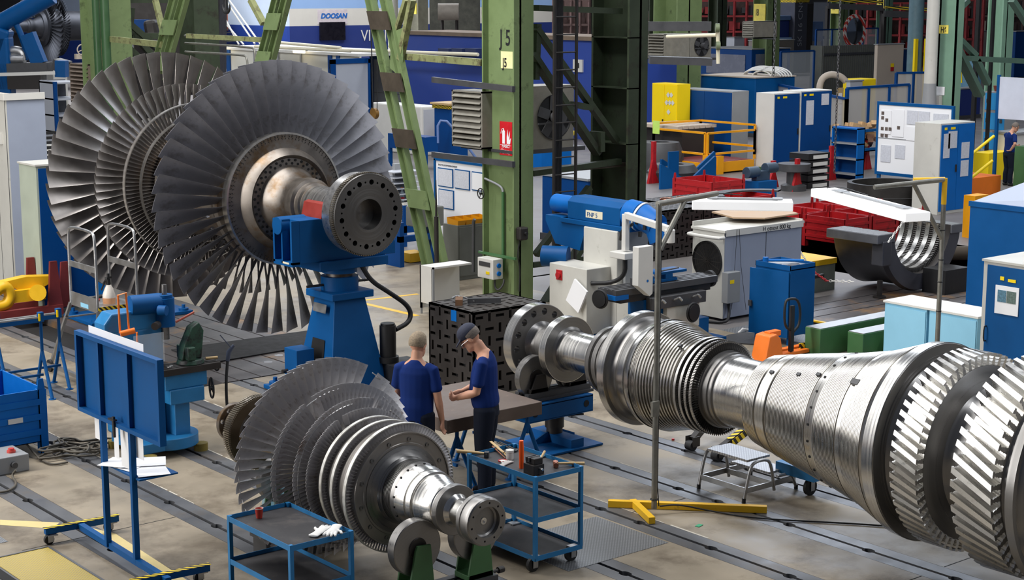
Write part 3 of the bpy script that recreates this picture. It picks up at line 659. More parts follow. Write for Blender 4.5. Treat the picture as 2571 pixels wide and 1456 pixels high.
def glove(name,c,rz,s,m,label,grp=None):
    g=MB(); 
    ell(g,[(0,0,.012,.04,.012),(.06,0,.015,.045,.016),(.10,0,.015,.046,.015)],(0,1,0))
    for k,(o,l) in enumerate(((-.036,.06),(-.012,.075),(.012,.078),(.036,.065))): g.tube([(.09,o,.014),(.13,o*1.15,.016),(.10+l,o*1.35,.010)],[.013,.012,.009],8)
    g.tube([(.04,.035,.012),(.07,.07,.014),(.10,.085,.01)],[.014,.012,.009],8)
    ell(g,[(-.09,.0,.012,.043,.012),(-.03,0,.012,.038,.012),(0,0,.012,.04,.012)],(0,1,0))
    g.v=[(p[0]*s,p[1]*s,p[2]*s) for p in g.v]
    o=fused(name,g,m,None,.006,2); o.location=c; o.rotation_euler[2]=rz; tag(o,label,'glove',grp); return o
glove('work_glove',G(800,1340,tz),.5,1.1,mat('white_cloth',(226,224,220),.8,0,.05,20),'white work glove lying on the left trolley tray, fingers toward the aisle','pair of white gloves')
glove('work_glove',G(840,1331,tz+.03),-2.4,1.1,mat('white_cloth',(226,224,220),.8),'second white work glove crossed on top of the first, by the tray rim','pair of white gloves')
single('plastic_bag',MB().add([(x,y,z) for x,y,z in ((7.2,11.55,.17),(7.36,11.5,.175),(7.42,11.68,.172),(7.26,11.74,.18),(7.31,11.62,.2))],[(0,1,4),(1,2,4),(2,3,4),(3,0,4),(0,3,2,1)]),mat('clear_film',(190,196,200),.2,0,0,3,0,alpha=.5),'crumpled clear plastic bag on the lower trolley shelf','bag')
# things on the right trolley (tray surface z=.912)
z=.912
vx,vy=9.78,11.72
t=thing('machine_vice','black iron machine vice standing upright on the right trolley tray','vice',(vx,vy,z))
part('body',MB().box(vx-.07,vx+.06,vy-.08,vy+.08,z,z+.10).box(vx-.055,vx+.05,vy-.07,vy+.02,z+.1,z+.16).box(vx-.05,vx+.05,vy+.03,vy+.07,z+.1,z+.15),BLACKI,t,bevel=.006)
part('jaw',MB().box(vx-.075,vx+.065,vy-.01,vy+.01,z+.12,z+.165),GREYD,t,bevel=.003); part('jaw',MB().box(vx-.06,vx+.06,vy+.045,vy+.062,z+.12,z+.16),GREYD,t,bevel=.003)
part('screw',MB().cyl((vx,vy-.13,z+.06),(vx,vy+.1,z+.06),.012),ALU,t,40)
c=G(1309,1135,z+.16); single('torch',MB().tube([(c.x,c.y,z),(c.x,c.y,z+.2),(c.x-.002,c.y,z+.27)],[.022,.024,.02],14).lathe([(z+.27,.0),(z+.27,.017),(z+.275,.02),(z+.275,0)],14,'Z',(c.x,c.y,0)),mat('signal_orange',(255,92,10),.45),'bright orange stick lamp standing upright between the tools','torch',smooth=40)
def hammer(c,rz,label,hm,hl=.3,hr=.014,head=(.05,.11,.05),up=0):
    t=thing('hammer',label,'hammer',c,'hammers on the right trolley',rz)
    part('handle',MB().tube([(0,0,.035),(hl*.5,0,.035+up*.5),(hl,0,.03+up)],[hr*.8,hr,hr*1.2],10),WOOD,t,50); part('head',MB().cyl((0,-head[1]/2,.03),(0,head[1]/2,.03),head[0]/2,n=14).box(-.022,.022,-.03,.03,.004,.056),hm,t,40)
    return t
COPPER=mat('copper',(176,112,84),.4,.9,.15,8)
p=G(1395,1172,z); hammer((p.x,p.y,z),-.62,'copper-headed hammer with its pale handle over the tray corner',COPPER,.28)
p=G(1352,1170,z); hammer((p.x,p.y,z),.62,'small brown hammer, handle slanting up behind the copper one',COPPER,.24,.011,(.035,.07,.035),.05)
p=G(1222,1148,z); hammer((p.x,p.y,z),2.3,'grey-handled hammer at the left end of the tray',GREYD,.3,.016,(.03,.08,.03),.02)
for a,b_,m,nm,lb in (((1236,1120),(1268,1150),COPPER,'rod','thin copper rod lying across the tray'),((1240,1122),(1285,1146),WOOD,'rod','long wooden stick beside the white jar'),((1248,1118),(1276,1150),WOOD,'rod','short wooden stick crossing the long one')):
    p=G(*a,z+.03);q=G(*b_,z+.01); single(nm,MB().cyl(p,q,.006,n=8),m,lb,nm,'thin rods on the right trolley',40)
p=G(1232,1108,z+.06);q=G(1262,1134,z+.03); single('file',MB().beam(p,q,.028,.006).tube([q,q+(q-p)*.01,q+(q-p)*.1],.01,8),WOOD,'broad flat wooden-handled file leaning up at the back of the tray','file')
p=G(1249,1106,z+.05);q=G(1290,1130,z+.02)
for k,(dx,l) in enumerate(((0,'black-handled pliers at the back of the tray, topmost'),(.03,'second pair of black-handled pliers beside the first'))):
    t=thing('pliers',l,'pliers',(p.x+dx,p.y,z),'pliers on the right trolley'); 
    for s_ in (-1,1): part('handle',MB().tube([(p.x+dx,p.y+s_*.005,z+.03),(p.x+dx+(q.x-p.x)*.5,p.y+(q.y-p.y)*.5+s_*.02,z+.025),(q.x+dx,q.y,z+.015)],.007,8,1),BLACK,t,50)
    part('jaw',MB().ob((q.x+dx,q.y,z+.012),(.06,.022,.012),.5),GREYD,t)
p=G(1280,1152,z); t=single('jar',MB().lathe([(z,0),(z,.036),(z+.065,.037),(z+.07,.03)],24,'Z',(p.x,p.y,0)),WHITE,'white plastic jar with a screw lid on the tool trolley','jar',smooth=40)
part('lid',MB().lathe([(z+.068,.03),(z+.068,.041),(z+.092,.041),(z+.095,.036),(z+.095,0)],24,'Z',(p.x,p.y,0)),WHITE,t,40)
p=G(1262,1158,z); t=single('tin_lid',MB().lathe([(z,0),(z,.042),(z+.012,.044),(z+.012,.038),(z+.006,.036),(z+.006,0)],24,'Z',(p.x,p.y,0)),mat('red_enamel',(190,20,30),.4),'round lid with a red rim in front of the white jar','lid',smooth=40)
part('inside',MB().lathe([(z+.0075,.036),(z+.0075,0)],24,'Z',(p.x,p.y,0)),WHITE,t)
glove('work_glove',G(1265,1168,z),.4,.8,mat('grey_cloth',(176,172,168),.85,0,.1,20),'grey-white work glove on the right trolley beside the red-rimmed lid')
single('cutter',MB().cyl(G(1354,1148,z+.015),G(1368,1143,z+.015),.013,n=10),CYAN,'short pale blue cylinder lying on the tray behind the vice','tube',smooth=40)
# ------------------------------------------------------------ surface plate on blue trestles
t=thing('surface_plate','brown surface plate table the two men stand at','table',(11.1,14.6,0))
part('tabletop',MB().box(10.45,11.79,13.99,15.33,.70,.85),WOODD,t,bevel=.006)
def trestle(x,y,w,zt,label,ax='X'):
    t=thing('trestle',label,'trestle',(x,y,0),'blue trestles'); d=(1,0) if ax=='X' else (0,1); n=(-d[1],d[0])
    a=Vector((x-d[0]*w/2,y-d[1]*w/2,zt-.06)); b=Vector((x+d[0]*w/2,y+d[1]*w/2,zt-.06))
    part('beam',MB().beam(a,b,.06,.06),BLUE,t)
    for p in (a,b):
        e=part('end_stop',MB().ob((p.x,p.y,zt-.02),(.07,.07,.13)),BLUE,t); part('stripe',MB().ob((p.x-.037,p.y-.037,zt-.02),(.004,.03,.1)).ob((p.x-.03,p.y-.037,zt-.02),(.03,.004,.1)),YELLOWB,e)
        part('post',MB().cyl((p.x,p.y,.5),(p.x,p.y,zt-.09),.022,n=12),BLUE,t,40)
        for s in (-1,1): part('leg',MB().cyl((p.x,p.y,.62),(p.x+n[0]*s*.26,p.y+n[1]*s*.26,.01),.024,n=12).cyl((p.x+n[0]*s*.26,p.y+n[1]*s*.26,0),(p.x+n[0]*s*.26,p.y+n[1]*s*.26,.012),.05,n=12),BLUE,t,40)
    part('rail',MB().beam(Vector((a.x,a.y,.3)),Vector((b.x,b.y,.3)),.03,.03),BLUE,t)
    return t
trestle(11.62,14.55,1.0,.78,'blue trestle under the right end of the surface plate','Y'); trestle(10.62,14.55,1.0,.78,'blue trestle under the left end of the surface plate, between the men','Y')
# ------------------------------------------------------------ roller stands
def rollerstand(X,Z,xr,zr,R,Y,m,label,base,steel=STEELD):
    t=thing('roller_stand',label,'roller stand',(X,Y,0),'roller stands under the rotors')
    for s in (-1,1):
        cx=X+s*xr
        w=part('roller',MB().lathe([(Y-.05,.04),(Y-.05,R*.97),(Y-.045,R),(Y+.045,R),(Y+.05,R*.97),(Y+.05,.04)],64,'Y',(cx,0,zr)),steel,t,30)
        part('hub',MB().lathe([(Y-.052,.0),(Y-.052,R*.38),(Y-.06,R*.36),(Y-.062,.03),(Y-.09,.028),(Y-.09,0)],24,'Y',(cx,0,zr)),BLACKI,w,30)
        part('bracket',MB().prism([(cx-.14,base),(cx+.14,base),(cx+.10,zr+.03),(cx-.04,zr+.04),(cx-.06,zr)],Y-.11,Y-.085).prism([(cx-.14,base),(cx+.14,base),(cx+.06,zr+.04),(cx-.06,zr+.04)],Y+.07,Y+.09).box(cx-.14,cx+.14,Y-.11,Y+.09,base,base+.05),m,t,bevel=.004)
    part('slide_base',MB().box(X-.5,X+.5,Y-.13,Y-.06,base-.07,base).box(X-.5,X+.5,Y+.05,Y+.12,base-.07,base).box(X-.52,X+.52,Y-.16,Y+.15,base-.1,base-.065),GREYD,t)
    part('screw',MB().cyl((X-.58,Y,base-.02),(X+.62,Y,base-.02),.016,n=12).cyl((X+.6,Y-.0,base-.02),(X+.66,Y,base-.02),.03,n=12).beam((X-.1,Y-.03,base-.02),(X+.1,Y-.03,base-.02),.06,.05),BLACKI,t,30)
    return t
rollerstand(8.25,1.049,.32,.74,.248,11.11,GREENM,'green roller stand carrying the near end of the small rotor',.34)
single('steel_block',MB().box(7.75,8.85,10.96,11.27,0,.235),GREYD,'dark steel block under the near green roller stand','block',bevel=.01)
rollerstand(8.25,1.049,.28,.8,.22,13.42,GREENM,'green roller stand behind the blades of the small rotor',.34)
single('steel_block',MB().box(7.75,8.75,13.3,13.55,0,.235),GREYD,'dark steel block under the far green roller stand','block',bevel=.01)
rs=rollerstand(12.8,1.2,.31,.86,.262,14.98,BLACKI,'black roller stand under the far shaft end of the long bright rotor',.68)
t=thing('jack_stand','blue jack stand with a beam and black cylinder, its foot plate on the floor','jack stand',(12.8,14.9,0))
part('beam',MB().box(12.21,13.24,14.74,14.76,.37,.56).box(12.21,13.24,15.16,15.18,.37,.56).box(12.21,13.24,14.74,15.18,.55,.575).box(12.21,13.24,14.74,15.18,.36,.375),BLUE,t)
for x in (12.32,13.13): part('lifting_hole',MB().cyl((x,14.735,.47),(x,14.739,.47),.042,n=20),DARK,t)
part('jack_cylinder',MB().cyl((12.78,14.93,.13),(12.78,14.93,.22),.1,n=32).cyl((12.78,14.93,.2),(12.78,14.93,.37),.118,n=32),BLACKI,t,40); part('lever',MB().cyl((12.8,14.9,.33),(13.12,14.78,.33),.013,n=8),BLACK,t,40)
part('foot_plate',MB().box(12.3,13.15,14.45,15.3,.005,.03),BLUE,t,bevel=.003)
part('gusset',MB().prism([(12.45,.03),(13.1,.03),(13.1,.07),(12.9,.15),(12.66,.15),(12.45,.07)],14.92,14.94).box(12.68,12.88,14.5,15.25,.03,.13),BLUE,t)
# ------------------------------------------------------------ big blue stands of the huge rotor
def bigstand(Y,label,front=True):
    X=12.38; t=thing('rotor_stand',label,'stand',(X,Y,0),'blue stands of the huge rotor')
    part('foot',MB().box(X-.93,X+.93,Y-.55,Y+.55,.005,.06),BLUE,t,bevel=.005)
    def fr(z0,z1,a0,b0,a1,b1): 
        v=[(X+sx*a,Y+sy*b,z) for z,a,b in((z0,a0,b0),(z1,a1,b1)) for sx,sy in((-1,-1),(1,-1),(1,1),(-1,1))]
        return MB().add(v,[(0,1,2,3),(7,6,5,4),(0,4,5,1),(1,5,6,2),(2,6,7,3),(3,7,4,0)])
    col=part('column',fr(.06,1.28,.46,.46,.25,.25),BLUE,t,bevel=.01)
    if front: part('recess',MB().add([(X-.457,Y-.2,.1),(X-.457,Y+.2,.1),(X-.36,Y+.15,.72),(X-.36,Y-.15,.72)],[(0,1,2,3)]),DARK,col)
    part('cap_plate',fr(1.28,1.38,.34,.34,.34,.34),BLUE,t,bevel=.012)
    part('nut',MB().cyl((X,Y,1.38),(X,Y,1.57),.26,n=40),BLUE,t,40); part('screw',MB().cyl((X,Y,1.57),(X,Y,1.62),.18,n=40),RUST,t,40); part('collar',MB().cyl((X,Y,1.62),(X,Y,1.70),.245,n=40),BLUE,t,40)
    part('lever',MB().cyl((X-.52,Y+.02,1.46),(X+.52,Y-.02,1.46),.018,n=10),BLACKI,t,40)
    part('swivel_plate',MB().box(X-.5,X+.62,Y-.3,Y+.3,1.70,1.83),BLUE,t,bevel=.01)
    R=.33; pts=[(X-.78,1.83),(X+.78,1.83),(X+.78,2.0),(X+.62,2.30)]+[(X+R*math.cos(a),2.494+R*math.sin(a)) for a in [pi*2-.45-(pi-.9)*k/14 for k in range(15)]]+[(X-.45,2.42),(X-.78,2.42)]
    cr=part('cradle',MB().prism(pts,Y-.24,Y+.24),BLUE,t,bevel=.008)
    part('pivot',MB().cyl((X-.92,Y+.1,2.33),(X-.5,Y+.1,2.33),.12,n=28),BLUE,cr,40)
    part('rib',MB().box(X-.90,X-.78,Y-.24,Y-.2,1.83,2.42).box(X-.90,X-.78,Y+.0,Y+.03,1.83,2.42).box(X-.90,X-.78,Y+.2,Y+.24,1.83,2.42).box(X-.90,X-.78,Y-.24,Y+.24,1.8,1.86),BLUE,cr)
    if front: part('label_strip',MB().box(X-.903,X-.9,Y-.16,Y+.0,1.83,1.855),CREAM,cr)
    R2=.285; q=[(X+(R2+.02)*math.cos(a),2.494+(R2+.02)*math.sin(a)) for a in [pi*2-.2-(pi-.4)*k/14 for k in range(15)]]; q2=[(X+(R2+.06)*math.cos(a),2.494+(R2+.06)*math.sin(a)) for a in [pi+.2+(pi-.4)*k/14 for k in range(15)]]
    pad=part('bearing_pad',MB().prism(q+q2,Y-.2,Y+.27),REDD,t)
    part('guard',MB().prism([(X-.42,2.36),(X-.3,2.40),(X-.29,2.62),(X-.36,2.60)],Y-.2,Y+.3),mat('oxide_red',(132,34,24),.55),t)
    if front:
        part('type_plate',MB().add([(X-.283,Y-.16,1.12),(X-.283,Y+.17,1.12),(X-.262,Y+.17,1.24),(X-.262,Y-.16,1.24)],[(0,1,2,3)]).xf(Matrix.Translation((-.06,0,-.03))),ALU,t)
        p=part('pump_box',MB().box(X-.78,X-.5,Y-.1,Y+.22,.06,.62).box(X-.74,X-.46,Y-.32,Y-.1,.06,.2),BLUE,t,bevel=.006); part('valve',MB().cyl((X-.78,Y+.15,.3),(X-.86,Y+.15,.3),.03,n=12).box(X-.7,X-.55,Y-.15,Y-.1,.3,.4),BLACKI,p,40)
        mt=part('motor_base',MB().box(X+.42,X+.95,Y-.75,Y-.25,.0,.34),BLACK,t,bevel=.01)
        part('motor',MB().cyl((X+.52,Y-.4,.34),(X+.52,Y-.4,.42),.15,n=28).cyl((X+.52,Y-.4,.42),(X+.52,Y-.4,.86),.115,n=28).cyl((X+.52,Y-.4,.86),(X+.52,Y-.4,.89),.10,n=28),BLACK,mt,40)
        a=G(1000,895,.2)
        part('hose',MB().tube([(X+.2,Y-.25,1.72),(X+.3,Y-.32,1.5),(X+.62,Y-.3,1.3),(X+.98,Y-.3,1.05),(X+.95,Y-.35,.85),(X+.66,Y-.4,.78)],.034,12,3),BLACK,t,60)
    for sx,sy in ((-.8,-.45),(.8,-.45),(-.8,.45),(.8,.45)): part('anchor_bolt',MB().cyl((X+sx,Y+sy,.06),(X+sx,Y+sy,.10),.085,n=20).cyl((X+sx,Y+sy,.1),(X+sx,Y+sy,.16),.03,n=12),BLUE,t,40)
bigstand(19.05,'tall blue stand with hose and motor under the near shaft end of the huge rotor')
bigstand(25.62,'blue stand behind the huge rotor, seen below its far blades',False)
# ------------------------------------------------------------ perforated cubes
def perf(x0,x1,y0,y1,z0,z1,label,p=.115,mm=BLACKI):
    t=thing('clamping_cube',label,'clamping cube',((x0+x1)/2,(y0+y1)/2,z0),'black slotted clamping cubes'); th=.03
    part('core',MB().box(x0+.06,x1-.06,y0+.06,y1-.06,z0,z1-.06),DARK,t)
    def plate(u,v,hz):
        """grid plate with slots; returns cells (u0,u1,v0,v1) left solid"""
        nu,nv=max(2,round(u/p)),max(2,round(v/p)); cu,cv=u/nu,v/nv; out=[]
        for i in range(nu):
            for j in range(nv):
                a,b=i*cu,j*cv; L_=.40;S_=.12
                h=((i+j)%2==0)!=hz
                if h: du,dv=cu*L_,cv*S_
                else: du,dv=cu*S_,cv*L_
                c0,c1=a+cu/2-du,a+cu/2+du; d0,d1=b+cv/2-dv,b+cv/2+dv
                out+=[(a,c0,b,b+cv),(c1,a+cu,b,b+cv),(c0,c1,b,d0),(c0,c1,d1,b+cv)]
        return out
    f=MB()
    for a,b,c,d in plate(x1-x0,z1-z0,0): f.box(x0+a,x0+b,y0,y0+th,z0+c,z0+d)
    part('side',f,mm,t); f=MB()
    for a,b,c,d in plate(y1-y0,z1-z0,1): f.box(x0,x0+th,y0+a,y0+b,z0+c,z0+d)
    part('side',f,mm,t); f=MB()
    for a,b,c,d in plate(x1-x0,y1-y0,0): f.box(x0+a,x0+b,y0+c,y0+d,z1-th,z1)
    part('top',f,mm,t)
    part('back',MB().box(x0,x1,y1-th,y1,z0,z1).box(x1-th,x1,y0,y1,z0,z1),mm,t)
    return t
perf(13.37,14.64,17.3,18.32,0,1.18,'black slotted clamping cube with steel bars on top, behind the two men',.17,mat('brown_black_iron',(62,57,54),.5,.3,.12,5))
perf(25.0,26.7,25.2,26.35,0,.92,'black slotted clamping block with copper rings on top, behind the milling machine',.14)
perf(22.9,24.7,24.1,25.3,0,1.02,'second black slotted block standing in front, right of the milling machine head',.14)
single('wooden_block',MB().ob((13.62,17.95,1.22),(.26,.1,.08),.9),mat('brown_timber',(110,78,52),.7,0,.2,8),'small worn wooden block on the black cube','block')
single('steel_bar',MB().ob((13.88,17.72,1.23),(.46,.06,.07),-.55),GREYD,'dark square steel bar lying on the black cube','bar')
single('blue_tag',MB().box(13.365,13.368,17.68,17.8,1.0,1.15),BLUEL,'blue card stuck on the left face of the black cube','card')
single('steel_strap',MB().tube([G(1135,757,1.18)+Vector((0,0,.05)),G(1150,750,1.18)+Vector((0,0,.05)),G(1190,765,1.18)+Vector((0,0,.05))],.012,6,2),ALU,'bent bright steel strap with a yellow end on the black cube','strap',smooth=60)
# ------------------------------------------------------------ blue notice board on casters (seen from its back)
t=thing('notice_board','blue steel notice board on a wheeled stand, seen from its back with white papers','notice board',(6.75,14.2,0))
bx=6.66; y0,y1=13.2,14.93; zb,zt=1.40,2.2
part('panel',MB().box(bx+.03,bx+.034,y0,y1,zb,zt),BLUE,t)
for k_,(a,b,c,d) in enumerate(((y0,y1,zb,zb+.04),(y0,y1,zt-.04,zt),(y0,y0+.04,zb+.04,zt-.04),(y1-.04,y1,zb+.04,zt-.04))): part('frame',MB().box(bx-.03,bx+.03,a,b,c,d),BLUE,t)
for y in (13.84,14.45): part('post',MB().box(bx-.012,bx+.042,y,y+.045,.12,zt-.04),BLUE,t)
part('base_rail',MB().beam((6.66,13.2,.13),(6.72,15.25,.13),.06,.06),BLUE,t)
for yy,a in ((15.22,.13),(13.32,.1)):
    cr=part('foot_bar',MB().beam((6.36,yy+.02,.135),(7.12,yy-.04,.135),.06,.06),BLUE,t); part('tape',MB().beam((6.35,yy+.02,.168),(7.13,yy-.04,.168),.062,.004),HAZF,cr)
    for x in (6.42,7.06): caster(t,x,yy,.10,.05)
part('clip',MB().box(bx-.05,bx-.03,14.1,14.13,1.3,1.5).box(bx-.06,bx-.02,14.08,14.2,1.46,1.475),BLACKI,t)
k=1
for a,b,c,d in ((13.95,14.15,1.0,1.44),(14.2,14.3,1.05,1.44),(14.55,14.72,1.15,1.44),(13.7,13.85,1.15,1.44)):
    part('paper',MB().box(bx+.036+k*.003,bx+.038+k*.003,a,b,c,d),PAPER,t); k+=1
part('paper',MB().box(bx+.04,bx+.042,13.6,14.75,2.14,2.27),PAPER,t)
part('tray',MB().box(bx+.02,bx+.42,13.75,14.55,.94,.955),BLUE,t)
for i,(x,y,a) in enumerate(((6.86,14.1,.2),(6.9,13.95,-.3),(6.8,14.3,.6),(6.95,14.2,1.1))): part('paper',MB().ob((x,y,.962+i*.006),(.3,.42,.003),a),PAPER,t)
# ------------------------------------------------------------ blue drilling and milling machine in the left mid-ground
X,Y=8.78,17.75
t=thing('milling_machine','old light-blue knee milling machine with a vice and clear guard, behind the notice board','milling machine',(X,Y,0))
part('foot',MB().cyl((8.95,17.6,.08),(8.95,17.6,.22),.36,n=32).box(8.45,9.15,17.3,18.1,.08,.2),BLUEW,t,40,bevel=.01)
for x,y in ((8.5,17.2),(9.25,17.35),(8.5,18.1),(9.2,18.1)): part('pad',MB().cyl((x,y,0),(x,y,.09),.085,n=20),mat('yellow_black_foot',(120,104,40),.6,0,.3,8),t,40)
part('column',MB().box(8.42,8.95,17.62,18.15,.2,1.52),BLUEW,t,bevel=.03)
part('knee',MB().box(8.85,9.3,17.3,17.75,.62,.80).box(8.95,9.15,17.4,17.7,.2,.62),BLUEW,t,bevel=.012)
tb=part('work_table',MB().box(8.62,9.52,17.28,17.62,.98,1.06),BLACKI,t,bevel=.004); tg=MB()
for y in (17.33,17.40,17.47,17.54): tg.box(8.62,9.52,y,y+.015,1.058,1.064)
part('table_groove',tg,DARK,tb); part('saddle',MB().box(8.8,9.35,17.32,17.7,.8,.98),BLUEW,t,bevel=.01)
def wheel(M,c,r,d,spokes=3,rt=.012):
    d=Vector(d).normalized(); u=d.cross(Vector((0,0,1))).normalized(); w=d.cross(u); c=Vector(c)
    M.tube([c+(u*math.cos(a)+w*math.sin(a))*r for a in [2*pi*k/24 for k in range(24)]],rt,8,closed=True)
    for k in range(spokes):
        a=2*pi*k/spokes+.4; M.cyl(c,c+(u*math.cos(a)+w*math.sin(a))*r,rt*.7,n=8)
    M.cyl(c-d*.02,c+d*.03,r*.22,n=14); return M
part('hand_wheel',wheel(MB(),(9.42,17.35,.74),.12,(1,-.3,0)),BLACK,t,50); part('hand_wheel',wheel(MB(),(9.55,17.45,.98),.06,(1,0,0)),BLACK,t,50)
part('ram',MB().prism([(8.2,1.50),(8.95,1.50),(8.95,1.68),(8.90,1.74),(8.3,1.74),(8.2,1.62)],17.62,17.9),BLUEW,t,bevel=.02)
part('head_housing',MB().cyl((8.56,17.68,1.80),(8.92,17.62,1.80),.12,n=28),BLUE,t,40,label='darker blue rounded motor housing')
hd=part('spindle_head',MB().cyl((8.97,17.6,1.52),(8.97,17.6,1.86),.115,n=28).cyl((8.97,17.6,1.86),(8.97,17.6,1.9),.095,n=28).cyl((8.84,17.5,1.74),(8.90,17.42,1.74),.06,n=20),BLUE,t,40)
part('spindle',MB().cyl((8.97,17.6,1.9),(8.97,17.6,2.02),.03,n=16).cyl((8.97,17.6,1.36),(8.97,17.6,1.52),.045,n=20),STEELD,hd,40)
part('knob',MB().cyl((8.82,17.5,1.57),(8.74,17.42,1.57),.045,n=20),BLACKI,hd,40); part('lever',MB().cyl((9.08,17.55,1.56),(9.3,17.5,1.66),.014,n=10),mat('salmon',(190,96,76),.5),hd,40)
part('lamp_arm',MB().tube([(8.36,17.55,1.52),(8.33,17.5,1.98),(8.42,17.48,2.0),(8.45,17.5,1.56)],.013,8).cyl((8.34,17.5,1.52),(8.5,17.45,1.55),.035,n=14),ORANGE,t,40)
part('guard',MB().box(8.4,8.78,17.28,17.286,1.17,1.52),GLASS,t); part('guard_post',MB().cyl((8.45,17.3,1.1),(8.45,17.3,1.56),.012,n=8),ORANGE,t,40)
v=part('vice',MB().lathe([(1.06,.0),(1.06,.17),(1.12,.15),(1.13,0)],28,'Z',(9.2,17.45,0)).prism([(9.06,1.12),(9.32,1.12),(9.36,1.45),(9.3,1.56),(9.2,1.5),(9.1,1.3)],17.38,17.52).box(9.1,9.2,17.3,17.6,1.12,1.28),mat('green_vice',(40,74,58),.5,0,.15,5,.1,.1,.5,stain=(22,24,24),sthr=.52,sscale=9),t,40,bevel=.012)
part('vice_handle',MB().cyl((9.38,17.4,1.1),(9.52,17.36,1.1),.018,n=10),WOOD,v,40)
part('spectacles',MB().tube([(8.86+.02*math.cos(a),17.34+.03*math.sin(a),1.08) for a in [k*.7 for k in range(9)]],.003,5).tube([(8.91+.02*math.cos(a),17.37+.03*math.sin(a),1.08) for a in [k*.7 for k in range(9)]],.003,5),ALU,t,40,label='clear safety glasses lying on the table')
t=thing('air_hose','black air hose with a dark blow gun clipped at the machine table','hose',(9.62,17.3,0))
part('hose',MB().tube([(9.62,17.3,1.05),(9.56,17.25,.8),(9.54,17.2,.4),(9.6,17.1,.1),(9.85,17.0,.03),(10.1,16.9,.02)],.018,10,3),BLACK,t,60)
part('blow_gun',MB().tube([(9.62,17.3,1.05),(9.64,17.3,1.16),(9.7,17.28,1.24)],[.024,.03,.02],10).cyl((9.66,17.29,1.22),(9.54,17.32,1.38),.006,n=8),mat('slate_plastic',(64,72,92),.5),t,40)
# ------------------------------------------------------------ aluminium platform ladder
x0,x1,y0,y1=9.72,10.32,21.05,21.95; zp=1.13
t=thing('platform_ladder','aluminium platform ladder with hoop handrails and a spray bottle on it','ladder',(10,21.5,0))
part('platform',MB().box(x0,x1,y0,y1,zp-.03,zp),ALU,t); part('edge_strip',MB().box(x0,x1,y0-.006,y0,zp-.06,zp+.005),HAZF,t); part('kick_plate',MB().box(x0-.006,x0,y0,y1,zp-.08,zp+.12),ALU,t); part('kick_plate',MB().box(x1,x1+.006,y0,y1,zp,zp+.1),ALU,t)
for x in (x0,x1):
    part('handrail',MB().tube([(x,y0+.02,zp-.05),(x,y0+.02,zp+.95),(x,y0+.08,zp+1.05),(x,y1-.08,zp+1.05),(x,y1-.02,zp+.95),(x,y1-.02,zp-.05)],.021,10,2),ALU,t,60); part('rail_bar',MB().box(x-.012,x+.012,y0,y1,zp+.48,zp+.56),ALU,t)
for x,y,dx,dy in ((x0,y0,-.12,-.05),(x1,y0,.12,-.05),(x0,y1,-.12,.55),(x1,y1,.12,.55)): part('leg',MB().beam((x,y,zp-.05),(x+dx,y+dy,.06),.05,.03),ALU,t)
part('cross_brace',MB().beam((x0-.1,y0,.3),(x1,y0,.95),.03,.015).beam((x0-.1,y0,.28),(x1+.1,y0,.28),.04,.02).beam((x0-.08,y0,.7),(x1+.08,y0,.7),.05,.025).beam((x0-.05,y1+.1,.85),(x1+.05,y1+.1,.85),.03,.02),ALU,t)
part('base_rail',MB().beam((x0-.15,y0-.5,.1),(x0-.13,y1+.6,.1),.06,.05).beam((x1+.13,y0-.5,.1),(x1+.15,y1+.6,.1),.06,.05),ALU,t)
for x,y in ((x0-.15,y0-.45),(x1+.15,y0-.45),(x0-.14,y1+.5),(x1+.14,y1+.5)): part('wheel',MB().cyl((x-.02,y,.09),(x+.02,y,.09),.088,n=20),BLACK,t,40)
part('sticker',MB().box(x0-.009,x0-.007,21.35,21.6,zp-.06,zp+.0),CYAN,t)
c=(9.98,21.25)
t=single('spray_bottle',MB().lathe([(zp,0),(zp,.085),(zp+.12,.09),(zp+.22,.06),(zp+.27,.035),(zp+.27,0)],24,'Z',(*c,0)),mat('milky_plastic',(232,222,210),.4),'milky spray bottle with orange liquid and black pump head on the ladder platform','bottle',smooth=40)
part('liquid',MB().lathe([(zp+.002,0),(zp+.005,.087),(zp+.09,.0915),(zp+.09,0)],24,'Z',(*c,0)),mat('orange_liquid',(224,164,120),.3),t,40); part('pump',MB().cyl((*c,zp+.27),(*c,zp+.36),.03,n=12).ob((c[0],c[1],zp+.37),(.11,.04,.03),.5).cyl((c[0]+.0,c[1],zp+.38),(c[0],c[1],zp+.43),.02,n=10).tube([(c[0]-.05,c[1],zp+.33),(c[0]-.1,c[1]+.02,zp+.2)],.012,6),BLACK,t,40)
glove('work_glove',(9.9,21.6,zp+.005),2.6,1.0,mat('red_rubber',(190,44,40),.6),'red and black rubber glove on the ladder platform','red gloves on the ladder'); glove('work_glove',(10.02,21.75,zp+.008),.3,1.0,mat('black_cloth',(38,36,38),.8),'black-backed glove lying behind the red one on the platform','red gloves on the ladder')
# ------------------------------------------------------------ blue trestles on the left
trestle(8.78,21.5,1.1,1.06,'blue trestle with hazard tape nearest the ladder, one of the left group','X'); trestle(8.35,21.1,1.1,1.12,'blue trestle with hazard tape in the middle of the left group','X'); trestle(8.0,21.75,1.1,1.1,'blue trestle with hazard tape at the left edge, rearmost','X')
for x,y,z_ in ((8.78,21.5,1.06),(8.35,21.1,1.12),(8.0,21.75,1.1)): single('steel_profile',MB().box(x-.5,x+.5,y-.03,y+.03,z_-.03,z_-.01),ALU,'bright steel strip on the top bar of the blue trestle '+{1.06:'nearest the ladder',1.12:'in the middle',1.1:'at the left edge'}[z_],'strip')
